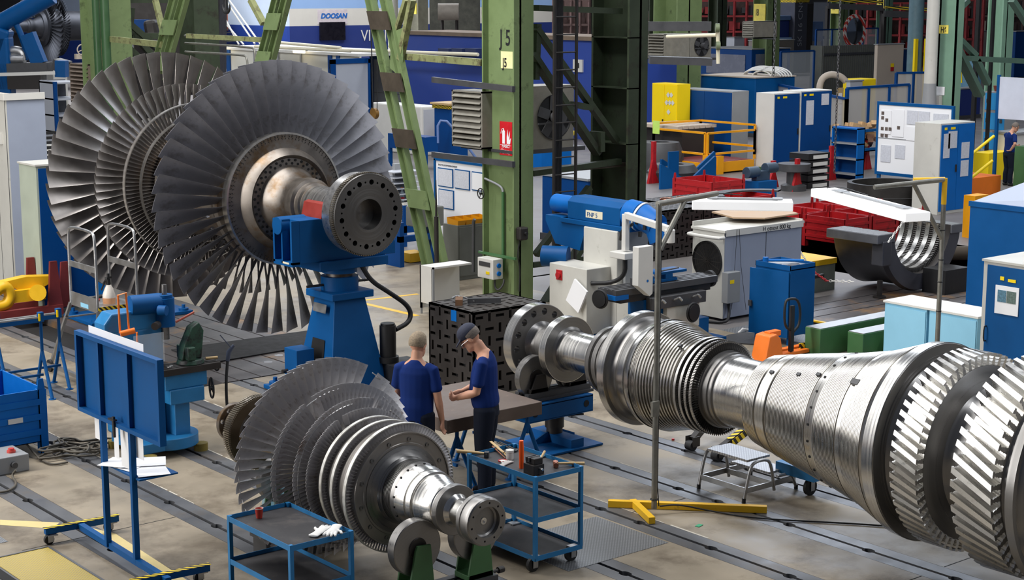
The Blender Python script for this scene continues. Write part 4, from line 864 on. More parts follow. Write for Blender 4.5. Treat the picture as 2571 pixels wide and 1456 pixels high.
# ------------------------------------------------------------ blue crate, control box, cables
def crate(x0,x1,y0,y1,z1,m,label,grp,zr=None,lug=True,rib=3,z0=0):
    t=thing('steel_crate',label,'crate',((x0+x1)/2,(y0+y1)/2,z0),grp); th=.02; zb=z0+.14
    w=MB()
    for (a,b,c,d) in ((x0,x1,y0,y0+th),(x0,x1,y1-th,y1),(x0,x0+th,y0,y1),(x1-th,x1,y0,y1)): w.box(a,b,c,d,zb,z1)
    hh=(z1-zb)/(rib*2+1)
    for i in range(rib): w.box(x0-.012,x1+.012,y0-.012,y1+.012,zb+hh*(2*i+1),zb+hh*(2*i+1.6)) if 0 else (w.box(x0+.05,x1-.05,y0-.014,y0,zb+hh*(2*i+1),zb+hh*(2*i+1.8)),w.box(x0-.014,x0,y0+.05,y1-.05,zb+hh*(2*i+1),zb+hh*(2*i+1.8)))
    part('wall',w,m,t); part('bottom',MB().box(x0,x1,y0,y1,zb,zb+.01),m,t)
    for x in (x0,x1-.08):
        for y in (y0,y1-.08):
            l=part('corner_post',MB().box(x-.01,x+.09,y-.01,y,z0,z1).box(x-.01,x,y-.01,y+.09,z0,z1),m,t)
    if lug:
        for x in (x0+.02,x1-.1):
            for y in (y0,y1): part('lug',MB().prism([(x,z1-.02),(x+.1,z1-.02),(x+.08,z1+.13),(x+.02,z1+.13)],y-.006,y+.006),m,t)
    return t
crate(6.75,7.78,18.42,19.75,.78,BLUEL,'blue steel crate with ribbed sides at the left edge of the floor','crates')
single('label_plate',MB().box(7.3,7.48,18.395,18.405,.42,.48),WHITE,'small printed plate on the blue crate','label')
p=G(35,1180); t=thing('control_box','grey control box with a red emergency button on the floor','control box',(p.x,p.y,0))
part('housing',MB().box(p.x-.28,p.x+.14,p.y-.12,p.y+.35,0,.2),GREY,t,bevel=.01); part('button',MB().cyl((p.x,p.y+.05,.2),(p.x,p.y+.05,.225),.05,n=20).cyl((p.x,p.y+.05,.225),(p.x,p.y+.05,.25),.035,n=20),mat('red_button',(196,70,60),.4),t,40); part('socket',MB().cyl((p.x-.05,p.y-.12,.1),(p.x-.05,p.y-.17,.1),.035,n=16),GREYD,t,40)
CABLE=mat('grey_cable',(84,78,68),.6)
def cable(name,pts,r,label,m=CABLE,grp=None,sm=3,cat='cable'): return single(name,MB().tube(pts,r,8,sm),m,label,cat,grp,60)
cable('cable',[G(40,1180,.1),G(28,1195,.02),G(45,1215,.02),G(20,1235,.02),G(-20,1235,.02)],.014,'grey cable running from the control box off to the left')
cc=G(195,1135); pts=[]
for k in range(90):
    a=k*.42; r=.17+.09*math.sin(k*1.7)+.05*math.sin(k*.31); pts.append((cc.x+r*2.1*math.cos(a)*.8+.1*math.sin(k*.2),cc.y+r*1.5*math.sin(a),.02+.0011*k))
single('cable_coil',MB().tube(pts,.013,7,1),CABLE,'tangled coil of grey cable on the floor behind the notice board','cable',smooth=60)
cable('cable',[G(0,1090,.25),G(25,1083,.3),G(60,1105,.15),G(95,1150,.02),G(130,1168,.02),G(170,1160,.02)],.013,'grey cable arching from the control box to the coil')
# ------------------------------------------------------------ lamp poles
def pipe(a,b,r=.03,n=14): return MB().cyl(a,b,r,n=n)
p=G(1642,1290); bx_,by_=p.x,p.y
t=thing('lamp_stand','scaffold-tube lamp stand on a yellow cross foot beside the long rotor','lamp stand',(bx_,by_,0))
part('post',pipe((bx_,by_,.06),(bx_,by_,3.3)),ALUP,t,40); a2=G(1877,487,3.32)
a2=PX(1877,487,bx_); A=Vector((bx_,by_,3.3)); d=Vector((PY(1877,487,by_+.0).x-bx_,0,0)); E_=Vector((bx_+.98,by_+.13,3.32))
part('arm',pipe(A-Vector((.02,0,0)),E_),ALUP,t,40); part('brace',pipe((bx_+.02,by_,2.82),A.lerp(E_,.45),.028),ALUP,t,40)
e1=G(1527,1272);e2=G(1925,1287); part('foot',MB().beam((e1.x,e1.y,.04),(e2.x,e2.y,.04),.07,.07),YELLOW,t); e3=G(1642,1318); part('foot',MB().beam((bx_+.02,by_+.35,.04),(e3.x,e3.y+.03,.04),.07,.068),YELLOW,t)
part('socket_box',MB().box(bx_-.1,bx_-.0,by_-.06,by_-.03,1.08,1.24),ALUP,t); part('clip',MB().tube([(bx_+.04*math.cos(a),by_+.04*math.sin(a),.16+.0*a) for a in [k*.5 for k in range(13)]],.006,6),BLACK,t)
part('cable',MB().tube([(bx_+.033,by_-.01,3.2),(bx_+.034,by_-.01,2),(bx_+.034,by_-.01,.3),(bx_+.05,by_-.02,.08)],.006,6),BLACK,t)
cable('floor_cable',[(bx_+.05,by_-.04,.085),(bx_+.25,by_-.12,.085),(bx_+.5,by_-.32,.012),G(1900,1302,.012),G(2100,1312,.012),G(2230,1320,.012),G(2400,1340,.012)],.009,'thin black cable running over the yellow foot and along the floor',BLACK)
LAMPW=mat('lamp_casing',(250,250,250),.5,0,0,3,0,emit=.55)
# white long lamp hanging from the far end of this arm
q0=PX(1868,512,15.0)
def lampbox(a,b,w,h,label):
    a=Vector(a);b=Vector(b); t=thing('work_light',label,'lamp',tuple(a),'long white work lights')
    part('casing',MB().beam(a,b,w,h),LAMPW,t,bevel=.01); d=(b-a)
    n=Vector((0,0,h/2+.012)); part('bracket',MB().beam(a+d*.2+n,a+d*.85+n,.07,.02).beam(a+d*.15+n*1.1,a+d*.25+n*1.1,.14,.012).beam(a+d*.8+n*1.1,a+d*.9+n*1.1,.14,.012),GREY,t)
    part('cable',MB().tube([a+d*.05+n,a+d*.2+n*2,a+d*.5+n*1.6],.006,6,2),BLACK,t); return t
z_=3.17
lampbox(G(1738,511,z_),G(1990,515,z_),.30,.10,'white work light hanging at the arm of the near lamp stand')
pp=Vector((17.2,12.6,0)); pq=G(2352,1040)
P2=Vector((18.22,13.36,0)); t=thing('lamp_stand','tall scaffold-tube lamp stand with a yellow elbow behind the long rotor','lamp stand',tuple(P2))
zt=3.0; part('post',pipe((P2.x,P2.y,0),(P2.x,P2.y,zt-.35),.033),ALUP,t,40); part('elbow',pipe((P2.x,P2.y,zt-.35),(P2.x,P2.y,zt),.035).add(*(lambda q:(q.v,q.f))(pipe((P2.x,P2.y,zt-.02),P2+Vector((-.30,.28,zt-.03)),.035))),YELLOW,t,40)
E2=G(2195,470,zt-.08); part('arm',pipe(P2+Vector((0,0,zt-.02)),E2,.032),ALUP,t,40); part('brace',pipe(P2+Vector((0,0,2.18)),(P2+Vector((0,0,zt-.02))).lerp(E2,.45),.03),ALUP,t,40)
ring=MB()
for zz in (1.6,1.9,2.3,1.2): ring.lathe([(zz,.034),(zz,.037),(zz+.012,.037),(zz+.012,.034)],14,'Z',(P2.x,P2.y,0))
part('cable_tie',ring,BLACK,t)
lampbox(G(2065,482,2.85),G(2305,545,2.78),.36,.11,'bright white work light hanging under the far lamp stand arm')
# ------------------------------------------------------------ step stool, crane legs, caster
x0,x1,y0,y1=12.82,13.42,11.85,12.4; 
t=thing('step_stool','two-step aluminium stool with checker-plate treads on the floor','step stool',(13.1,12.1,0))
part('top_step',MB().box(12.86,13.22,11.82,12.42,.43,.455),DPLATE,t); part('lower_step',MB().box(13.26,13.56,11.86,12.40,.21,.235),DPLATE,t)
for y in (11.78,12.46):
    part('side_tube',MB().tube([(12.78,y,.02),(12.86,y,.36),(12.93,y,.43),(13.12,y,.43),(13.2,y,.36),(13.26,y,.05)],.018,10,2).tube([(13.3,y,.2),(13.5,y,.2),(13.56,y,.14),(13.62,y,.02)],.018,10,2),ALU,t,60); part('side_bar',MB().box(12.8,13.6,y-.008,y+.008,.10,.16),ALU,t)
part('cross_bar',MB().box(12.8,12.816,11.78,12.46,.10,.16),ALU,t); part('cross_bar',MB().box(13.2,13.216,11.78,12.46,.1,.16),ALU,t)
for x,y in ((12.78,11.78),(12.78,12.46),(13.62,11.78),(13.62,12.46)): part('rubber_foot',MB().cyl((x,y,0),(x,y,.05),.022,n=10),BLACK,t,40)
t=thing('shop_crane','black wheeled crane legs, one with hazard tape, reaching out under the long rotor','shop crane',(14.6,13.2,0))
for (wx,wy),(ex,ey) in (((13.82,13.62),(14.75,13.95)),((13.73,13.1),(14.75,13.2))):
    l=part('leg',MB().beam((wx+.05,wy+.02,.11),(ex,ey,.42),.07,.09),BLACKI,t); part('wheel',MB().cyl((wx,wy-.05,.06),(wx,wy+.05,.06),.06,n=20),BLACK,l,40); part('fork',MB().box(wx-.03,wx+.09,wy-.065,wy-.055,.05,.17).box(wx-.03,wx+.09,wy+.055,wy+.065,.05,.17),BLACKI,l)
part('tape',MB().beam((13.95,13.12,.225),(14.6,13.19,.425),.072,.004).beam((13.95,13.06,.18),(14.6,13.13,.38),.004,.085),HAZ,t)
part('crossbeam',MB().box(14.68,14.82,12.9,14.2,.36,.48),BLACKI,t)
p=G(2033,1243); t=thing('rotor_cradle','low blue wheeled cradle showing a caster under the grooved drum','cradle',(p.x,p.y,0))
part('frame',MB().box(p.x-.12,p.x+.35,p.y-.15,p.y+.4,.2,.32),BLUEW,t); caster(t,p.x+.03,p.y,.2,.095)
# ------------------------------------------------------------ floor markings and cover plates (structure)
mk=MB(); a,b,c,d=G(140,1312),G(120,1335),G(395,1456),G(470,1456)
mk.add([(*G(215,1322)[:2],.0015),(*G(205,1330)[:2],.0015),(*G(400,1460)[:2],.0015),(*G(475,1460)[:2],.0015),(*G(290,1340)[:2],.0015)],[(0,1,2,3,4)])
mk.add([(*G(0,1305)[:2],.0015),(*G(0,1318)[:2],.0015),(*G(130,1327)[:2],.0015),(*G(150,1312)[:2],.0015)],[(0,1,2,3)])
struct('trim_5',mk,mat('faded_yellow_tape',(206,186,128),.6,0,.1,5))
dp=MB(); dp.box(5.2,6.1,15.55,17.2,0,.004); struct('trim_6',dp,DPLATEG)
dp=MB(); q=G(118,1374); dp.box(5.75,q.x,12.9,q.y-.02,.0,.006); struct('trim_7',dp,DPLATEY)
fm=MB(); fm.box(q.x,q.x+.025,12.7,q.y,0,.012).box(5.4,q.x,q.y-.02,q.y+.005,0,.012); struct('trim_8',fm,RAIL)
gp=MB(); gp.box(5.62,5.72,12.7,q.y-.03,.0,.007); struct('trim_9',gp,DARK)
dp=MB(); e=G(1497,1297); dp.box(9.9,e.x+.0,11.35,e.y,.0,.004); struct('trim_10',dp,DPLATEG)
yl=MB()
for a,b,w in ((G(905,755),G(1050,738),.05),(G(915,762),G(1048,793),.06)):
    d=(b-a).normalized(); n=Vector((-d.y,d.x,0))*w; yl.add([a+n+Vector((0,0,.002)),a-n+Vector((0,0,.002)),b-n+Vector((0,0,.002)),b+n+Vector((0,0,.002))],[(0,1,2,3)])
struct('trim_11',yl,YELLOW)
bm=MB(); bm.box(9.9,12.3,20.3,22.2,.0,.0) if 0 else None
r0=[G(430,880),G(790,830),G(790,868),G(520,915)]
mt=MB().add([(v.x,v.y,.004) for v in r0]+[(v.x,v.y,.02) for v in r0],[(0,1,2,3),(7,6,5,4),(0,4,5,1),(1,5,6,2),(2,6,7,3),(3,7,4,0)])
o=single('floor_mat',mt,mat('black_mat',(34,33,34),.8,0,.1,6),'long black rubber mat across the slotted floor plates under the huge rotor','mat')
single('tape_scrap',MB().ob((*G(1755,1320)[:2],.004),(.09,.05,.004),.3),mat('green_tape',(30,150,100),.5),'small piece of green tape on the concrete','tape')
single('plastic_plug',MB().cyl((*G(1690,1105)[:2],0),(*G(1690,1105)[:2],.02),.018,n=8),RED,'tiny red cap lying on the floor near the lamp stand','cap')
t=thing('plastic_sheet','pale blue plastic sheet hanging behind the blades of the small rotor','plastic sheet',(7.9,13.4,0))
sv=[];nn=9
for i in range(nn):
    for j in range(7): sv.append((7.9+.02*math.sin(i*1.7+j)+.05*j*.1,13.2+.05*i+.02*math.sin(j*2+i),.04+.15*j))
part('sheet',MB().add(sv,[(i*7+j,i*7+j+1,(i+1)*7+j+1,(i+1)*7+j) for i in range(nn-1) for j in range(6)]),mat('pale_blue_film',(160,212,236),.3,0,.1,8,alpha=.8),t,60)
# ------------------------------------------------------------ helper: box from where its near lower corner stands
def PJ(p):
    d=Vector(p)-Vector((0,0,CH)); z=d.dot(FW); return W/2+FPX*d.dot(RT)/z,H/2-FPX*d.dot(UP)/z
def PB(near,xl,xr,yt,base=None,z=0):
    P0=G(near[0],near[1],z) if base is None else Vector(base)
    def so(ax,k,t):
        lo,hi=0,60
        for _ in range(40):
            m=(lo+hi)/2;q=P0.copy();q[ax]+=m
            v=PJ(q)[k]; ok=(v<t) if ax==0 else (v>t)
            if ok: lo=m
            else: hi=m
        return lo
    h=so(2,1,yt);dy=so(1,0,xl);dx=so(0,0,xr)
    return [P0.x,P0.x+dx,P0.y,P0.y+dy,P0.z,P0.z+h]
def resize(b,dx=None,dy=None):
    b=list(b)
    if dx: b[1]=b[0]+dx
    if dy: b[3]=b[2]+dy
    return b
def cabinet(b,body,door,face,nd,label,name='cabinet',group=None,cat='cabinet',paper=(),handle=True,gap=.04,top=None,stick=True,plinth=0):
    x0,x1,y0,y1,z0,z1=b
    t=thing(name,label,cat,((x0+x1)/2,(y0+y1)/2,z0),group)
    part('body',MB().box(x0,x1,y0,y1,z0+plinth,z1),body,t,bevel=.006)
    if top: part('top',MB().box(x0-.02,x1+.02,y0-.02,y1+.02,z1,z1+.03),top,t)
    if plinth: part('plinth',MB().box(x0,x1,y0,y1,z0,z0+plinth),GREENM,t)
    L_=(y1-y0) if face=='X' else (x1-x0)
    for i in range(nd):
        a=gap+i*(L_-gap)/nd; c=a+(L_-gap)/nd-gap*.35
        if face=='X': d=part('door',MB().box(x0-.015,x0,y1-c,y1-a,z0+.08,z1-.04),door,t)
        else: d=part('door',MB().box(x0+a,x0+c,y0-.015,y0,z0+.08,z1-.04),door,t)
        if handle and i==0:
            zz=(z0+z1)/2
            if face=='X': part('handle',MB().box(x0-.04,x0-.015,y1-c+.03,y1-c+.07,zz-.09,zz+.09),BLACK,d)
            else: part('handle',MB().box(x0+c-.07,x0+c-.03,y0-.04,y0-.015,zz-.09,zz+.09),BLACK,d)
        if stick and i==0:
            for s,w in ((.1,.1),(.35,.18)):
                if face=='X': part('sticker',MB().box(x0-.02,x0-.016,y1-a-s-w,y1-a-s,z1-.16,z1-.10),YELLOWB,d)
                else: part('sticker',MB().box(x0+a+s,x0+a+s+w,y0-.02,y0-.016,z1-.16,z1-.10),YELLOWB,d)
    for (u,v,w,h) in paper:
        if face=='X': part('paper',MB().box(x0-.022,x0-.017,y1-u-w,y1-u,z1-v-h,z1-v),PAPERG,t)
        else: part('paper',MB().box(x0+u,x0+u+w,y0-.022,y0-.017,z1-v-h,z1-v),PAPERG,t)
    return t
# ------------------------------------------------------------ right mid-ground
ac=PB((1815,808),1737,2007,582); x0,x1,y0,y1,z0,z1=ac
t=thing('cooling_unit','large grey-white cooling unit with a black round fan and the words about 800 kg','cooling unit',((x0+x1)/2,(y0+y1)/2,0))
part('housing',MB().box(x0,x1,y0,y1,.05,z1),GREYB,t,bevel=.01); part('front_frame',MB().box(x0-.012,x0,y0,y1,.05,z1),WHITEG,t); part('roof_tray',MB().box(x0-.03,x1+.03,y0-.03,y1+.03,z1-.02,z1+.02).box(x0,x1,y1,y1+.03,z1,z1+.1).box(x1,x1+.03,y0,y1,z1,z1+.05),WHITEG,t)
part('roof_edge',MB().box(x0,x1,y0-.035,y0-.03,z1-.08,z1+.03),WHITE,t)
R_=.33; cy_=(y0+y1)/2
f=part('fan',MB().lathe([(x0-.05,R_),(x0-.012,R_)],40,'X',(0,cy_,z1-.52)).lathe([(x0-.02,R_),(x0-.02,0)],40,'X',(0,cy_,z1-.52)),BLACK,t,40)
gr=MB()
for k in range(7): gr.lathe([(x0-.048,.05*k+.012),(x0-.048,.05*k+.017)],36,'X',(0,cy_,z1-.52))
for k in range(8): a=pi*k/8; gr.beam((x0-.05,cy_-R_*math.cos(a),z1-.52-R_*math.sin(a)),(x0-.05,cy_+R_*math.cos(a),z1-.52+R_*math.sin(a)),.006)
part('grille',gr,BLACKI,f,kind='stuff')
part('bumper_tube',MB().tube([(x0-.02,y1,z1-.1),(x0-.15,y1,z1-.1),(x0-.15,y0,z1-.1),(x0-.02,y0,z1-.1)],.03,10,1),WHITE,t,60)
part('seam',MB().box(x0+1.0,x0+1.008,y0-.004,y0,.1,z1-.08),BLACKI,t); part('switch_box',MB().box(x0+.25-.3,x0+.55-.3,y0-.14,y0,.33,.85),GREY,t,bevel=.01); part('sticker',MB().box(x0+.0,x0+.1,y0-.143,y0-.14,.66,.72),YELLOWB,t)
text('lettering','H otnost 800 kg',.105,BLACK,FY(x0+.88,y0-.037,z1-.065),t)
part('cable',MB().tube([(x0+.1,y0-.02,.35),(x0+.05,y0-.1,.1),(x0-.15,y0-.2,.03),(x0-.3,y0+.1,.03)],.025,8,2),BLACK,t,60)
part('string',MB().tube([(x0+.25,y0-.04,z1+.02),(x0+.2,y0-.045,.8),(x0+.15,y0-.05,.2)],.004,5).tube([(x0+.3,y0-.04,z1+.02),(x0+.36,y0-.045,.9),(x0+.5,y0-.05,.15)],.004,5),BLACKI,t)
single('plywood_sheet',MB().prism([(x0+.75,y1-.2),(x0+1.0,y1+.55),(x0+2.5,y1+.5),(x0+2.0,y1-.55),(x0+1.1,y1-.6)],z1+.10,z1+.125,'Z'),mat('plywood',(176,148,118),.6,0,.08,4),'sheet of pale plywood on top of the grey cooling unit','sheet')
tcb=PB((1979,868),1892,2041,668); x0,x1,y0,y1,_,z1=tcb
t=thing('tool_cabinet','blue tool cabinet on short legs with a spanner tray on top and its door ajar','cabinet',((x0+x1)/2,(y0+y1)/2,0))
part('body',MB().box(x0+.01,x1,y0,y1,.14,z1-.06),BLUEL if 0 else BLUE,t,bevel=.004); part('tray',MB().box(x0,x1,y0,y0+.01,z1-.08,z1).box(x0,x1,y1-.01,y1,z1-.08,z1).box(x0,x0+.01,y0,y1,z1-.08,z1).box(x1-.01,x1,y0,y1,z1-.08,z1),BLUE,t); part('tray_floor',MB().box(x0+.01,x1-.01,y0+.01,y1-.01,z1-.055,z1-.045),GREY,t)
dr=part('door',MB().ob((x0-.06,(y0+y1)/2+.01,(z1+.02)/2+.0),(.02,y1-y0,z1-.22),.13),BLUE,t)
part('padlock',MB().box(x0-.15,x0-.12,y1-.06,y1-.0,.55,.64),GREYD,dr)
for x in (x0+.03,x1-.03):
    for y in (y0+.03,y1-.03): part('leg',MB().beam((x,y,.0),(x,y,.15),.04),BLUE,t)
t=thing('spanner','thick blue spanner lying across the blue tool cabinet','spanner',(x0+.3,y0+.3,z1-.045)); part('shaft',MB().cyl((x0+.12,y1-.1,z1+.0),(x1-.1,y0+.15,z1+.02),.022,n=12),BLUEL,t,40); part('head',MB().cyl((x0+.12,y1-.1,z1-.04),(x0+.12,y1-.1,z1+.05),.045,n=16),BLUEL,t,40)
t=single('file_set',MB().ob((x0+.25,y0+.22,z1-.03),(.3,.03,.012),-.5).ob((x0+.3,y0+.27,z1-.03),(.3,.02,.012),-.3).ob((x0+.22,y0+.28,z1-.028),(.28,.02,.012),-.8),ALU,'bright steel spanners fanned out in the cabinet tray','spanner',kind='stuff')
single('hazard_board',MB().box(18.9,19.72,16.35,16.38,.0,.17),HAZ,'low black board with yellow chevrons beside the pallet truck','board')
p=G(1925,905); t=thing('pallet_truck','orange pallet truck with a black loop handle','pallet truck',(p.x,p.y,0))
part('body',MB().prism([(p.x-.2,.0),(p.x+.22,.0),(p.x+.14,.34),(p.x+.05,.42),(p.x-.1,.40)],p.y-.15,p.y+.15),ORANGE,t,bevel=.02); part('pump',MB().box(p.x+.0,p.x+.25,p.y-.05,p.y+.07,.36,.44),ORANGE,t,bevel=.01)
hx,hy=p.x+.42,p.y-.1; part('shaft',MB().beam((hx,hy,.1),(hx+.0,hy,.8),.07,.05),BLACK,t); part('handle',MB().tube([(hx,hy,.42),(hx-.16,hy,.5),(hx-.17,hy,.85),(hx-.1,hy,.92),(hx+.16,hy,.88),(hx+.2,hy,.5),(hx+.02,hy,.38)],.02,8,2),BLACK,t,60)
part('fork',MB().box(p.x+.2,p.x+1.2,p.y-.13,p.y+.0,.04,.09).box(p.x+.2,p.x+1.2,p.y+.1,p.y+.2,.04,.09),ORANGE,t)
q=G(1885,852); single('round_plate',MB().lathe([(0,0),(0,.42),(.02,.42),(.02,0)],40,'Z',(q.x,q.y,0)),GREYD,'flat round grey plate lying on the floor by the blue tool cabinet','plate',smooth=30)
q=G(1865,836); g=MB(); ell(g,[(0,0,.02,.02,.02),(.15,.05,.03,.05,.02),(.3,.0,.03,.04,.02),(.45,.02,.02,.02,.02)]); o=fused('cleaning_rag',g,mat('white_cloth',(226,224,220),.8),None,.012,2); o.location=(q.x-.1,q.y,0); tag(o,'dirty white cleaning rag on the dark floor by the tool cabinet','rag')
b=PB((2040,735),1960,2095,655); x0,x1,y0,y1,z0,z1=b
t=thing('stone_base','grey concrete base with a yellow rim behind the blue tool cabinet','base',((x0+x1)/2,(y0+y1)/2,0)); part('body',MB().box(x0-.5,x1,y0,y1,0,z1-.1),mat('grey_green_concrete',(118,122,110),.7,0,.15,4),t); part('rim',MB().box(x0-.5,x1+.02,y0-.02,y1+.02,z1-.1,z1),YELLOW,t)
single('timber_crate',MB().box(23.0,23.5,20.9,21.3,0,.95),mat('brown_timber',(110,78,52),.7,0,.2,8),'brown timber block with white paper stuck on it, behind the yellow-rimmed base','block')
# white and blue universal milling machine
t=thing('milling_machine','white and blue universal milling machine with a control arm, left of the cooling unit','milling machine',(17.8,18.8,0))
part('column',MB().box(17.5,18.15,18.95,19.75,.05,1.72),WHITEG,t,bevel=.015); part('column_way',MB().box(17.62,18.1,18.88,18.95,.4,1.7),GREY,t)
part('electric_cabinet',MB().box(17.0,17.52,19.1,20.0,.1,1.15),WHITEG,t,bevel=.01); part('switch',MB().cyl((16.99,19.75,.98),(16.95,19.75,.98),.05,n=16).box(16.985,17.0,19.68,19.82,.9,1.06),RED,t,40)
part('base',MB().box(17.3,18.6,17.6,19.7,0,.12),BLUEL if 0 else BLUE,t); part('knee',MB().box(17.45,18.1,17.75,18.9,.25,.85),WHITEG,t,bevel=.02); part('knee_foot',MB().box(17.6,18.3,17.7,18.5,.05,.45),BLUE,t)
part('ram',MB().box(17.52,18.05,18.75,20.35,1.72,1.80).prism([(17.55,1.8),(18.03,1.8),(18.03,2.08),(17.93,2.16),(17.65,2.16),(17.55,2.08)],18.95,20.2),BLUEL if 0 else BLUE,t,bevel=.01); part('ram_foot',MB().prism([(19.9,1.3),(20.5,1.35),(20.75,1.7),(20.75,1.8),(19.7,1.8)],17.55,18.0,'X'),BLUE,t)
part('ram_motor',MB().cyl((17.78,20.2,1.98),(17.78,20.75,1.98),.15,n=28),BLUEL,t,40)
hd=part('milling_head',MB().cyl((17.78,18.95,1.98),(17.78,18.68,1.96),.23,n=36).cyl((17.78,18.7,1.97),(17.80,18.35,1.84),.21,.19,n=36).cyl((17.8,18.4,1.86),(17.8,18.3,1.6),.18,.16,n=32),BLUEL,t,40); part('head_ring',MB().cyl((17.78,18.72,1.965),(17.785,18.69,1.955),.236,n=36),WHITE,hd,40); part('spindle',MB().cyl((17.8,18.32,1.6),(17.8,18.32,1.48),.08,n=20),GREYD,hd,40)
for k,(u,v) in enumerate(((.1,.05),(-.08,-.02),(.02,-.14))): part('plate',MB().ob((17.58,18.5+u,1.86+v),(.02,.05,.08),.2),BLACK,hd)
part('name_plate',MB().box(17.545,17.55,19.35,19.75,1.86,1.98),CREAM,t)
text('lettering','FNP 5',.1,BLUE,FX(17.543,19.72,1.88),t)
wt=part('work_table',MB().box(16.35,18.5,17.72,18.12,.98,1.08),GREYD,t,bevel=.005); part('table_body',MB().box(16.5,18.4,17.78,18.08,.86,.98),BLACKI,t); part('table_end',MB().box(16.33,16.6,17.71,18.13,.93,1.0),BLUEL,t)
tg=MB()
for y in (17.78,17.87,17.96,18.05): tg.box(16.35,18.5,y,y+.02,1.078,1.084)
part('table_groove',tg,DARK,wt)
part('end_disc',MB().cyl((18.5,17.92,1.0),(18.56,17.92,1.0),.13,n=28),BLACK,t,40)
for c,r,d in (((16.2,17.9,.95),.13,(-1,-.2,0)),((17.75,17.5,.62),.14,(.1,-1,0))): part('hand_wheel',wheel(MB(),c,r,d,3,.018).cyl(c,(c[0]+d[0]*.03,c[1]+d[1]*.03,c[2]),r*.9,n=24),BLACK,t,40)
part('gearbox',MB().box(17.0,18.15,17.62,17.76,.72,.9),GREYD,t,bevel=.008); part('gearbox',MB().box(16.95,17.5,17.75,18.1,.6,.86),BLUE,t,bevel=.008); part('front_panel',MB().box(17.35,18.05,17.66,17.75,.35,.72),WHITEG,t,bevel=.01)
for x,z_ in ((17.1,.83),(17.45,.83),(17.85,.83)): part('lever',MB().cyl((x,17.62,z_),(x+.02,17.52,z_+.05),.014,n=8).cyl((x+.02,17.52,z_+.05),(x+.06,17.5,z_),.02,n=8),ALU,t,40)
part('vice',MB().box(17.0,17.7,17.8,18.05,1.085,1.13).box(17.05,17.2,17.8,18.05,1.13,1.2).box(17.45,17.6,17.8,18.05,1.13,1.2).box(17.3,17.9,17.8,18.1,1.2,1.24),BLUE,t,bevel=.004); part('clamp_bar',MB().cyl((16.7,17.75,1.14),(17.0,17.8,1.15),.012,n=8).cyl((17.2,17.75,1.27),(17.7,17.78,1.28),.012,n=8).box(16.8,16.9,17.8,17.9,1.09,1.2),GREYD,t)
ar=part('control_arm',MB().beam((17.35,18.6,1.48),(17.35,18.6,2.05),.09,.09).beam((17.35,18.6,2.03),(17.42,17.7,1.90),.09,.1).cyl((17.42,17.7,1.9),(17.42,17.7,1.7),.08,n=20).box(17.2,17.5,18.45,18.8,1.36,1.46),WHITE,t,bevel=.01)
cp_=PY(1600,640,17.6); part('control_panel',MB().prism([(cp_.x-.02,1.72),(cp_.x+.28,1.72),(cp_.x+.28,1.0),(cp_.x+.22,.96),(cp_.x-.02,1.14)],17.55,17.68),WHITE,ar,bevel=.006); part('button',MB().cyl((cp_.x+.17,17.545,1.2),(cp_.x+.17,17.55,1.2),.02,n=12),BLUEL,ar)
part('corrugated_hose',MB().tube([(17.35,18.6,1.36),(17.36,18.6,1.1),(17.3,18.8,.95),(17.1,19.1,.92)],.035,10,2),BLACK,t,60); part('rear_motor',MB().cyl((17.4,20.0,1.2),(17.15,20.35,1.2),.17,n=28),BLUE,t,40)
part('worklight_arm',MB().tube([(17.52,18.9,1.6),(17.46,18.8,1.75),(17.5,18.6,1.88)],.025,8),BLACK,t,60)
single('paper_folder',MB().ob((16.93,19.25,.72),(.03,.34,.42),0,.5),PAPER,'crumpled white papers hanging in a plastic sleeve on the milling machine cabinet','papers')
# half casing
t=thing('casing_half','dark cast half casing standing open side up, with rows of bright ring blades inside','casing',(24.5,19,0))
cx,cz=24.65,1.17; ya,yb=18.5,19.65
ri,ro=.82,1.12; A0,A1=pi/2,3*pi/2
part('shell',MB().lathe([(ya,ri),(ya,ro),(ya+.1,ro+.03),(ya+.3,ro-.05),(yb-.3,ro-.05),(yb,ro),(yb,ri)],48,'Y',(cx,0,cz),A0,A1),mat('dark_casting',(74,74,80),.5,.3,.2,3,.1,.1),t,30)
part('inner_wall',MB().lathe([(ya,ri),(yb,ri)],48,'Y',(cx,0,cz),A0,A1),BLACKI,t,30)
for s in (-1,1):
    xx=(cx-ro-.2,cx-ri) if s<0 else (cx+ri,cx+ro+.02); part('flange',MB().box(*xx,ya-.03,yb,cz-.16,cz),mat('grey_casting',(110,112,118),.4,.6,.1,4),t,bevel=.01); part('flange_face',MB().box(xx[0]+.01,xx[1]-.01,ya-.02,yb-.01,cz,cz+.004),STEELD,t)
part('cast_box',MB().box(cx-1.2,cx-.95,ya-.06,ya+.2,.6,cz-.12),mat('dark_casting',(74,74,80),.5,.3,.2,3,.1,.1),t,bevel=.02)
for k in range(5): part('blade_ring',MB().lathe([(ya+.22+k*.19,ri),(ya+.22+k*.19,ri-.07),(ya+.32+k*.19,ri-.07),(ya+.32+k*.19,ri)],48,'Y',(cx,0,cz),A0,A1),LAND,t,30)
vb=MB()
for k in range(5):
    for i in range(60):
        a=pi/2+pi*(i+.5)/60; vb.ob((cx+(ri-.04)*math.sin(a),ya+.16+k*.19,cz+(ri-.04)*math.cos(a)),(.012,.07,.09),0,0,a)
part('vane',vb,STEELD,t,kind='stuff')
part('support',MB().cyl((23.6,18.6,0),(23.6,18.6,.32),.05,n=16).cyl((23.6,18.6,0),(23.6,18.6,.03),.12,n=20),BLACKI,t,40); part('support_block',MB().box(24.7,25.4,18.0,18.5,.0,.45),BLACK,t)
PLX=21.13
pr=MB(); ys=[14.2,15.4,16.24,16.62,16.97,17.33,17.72,18.14,18.5,18.87,19.35]
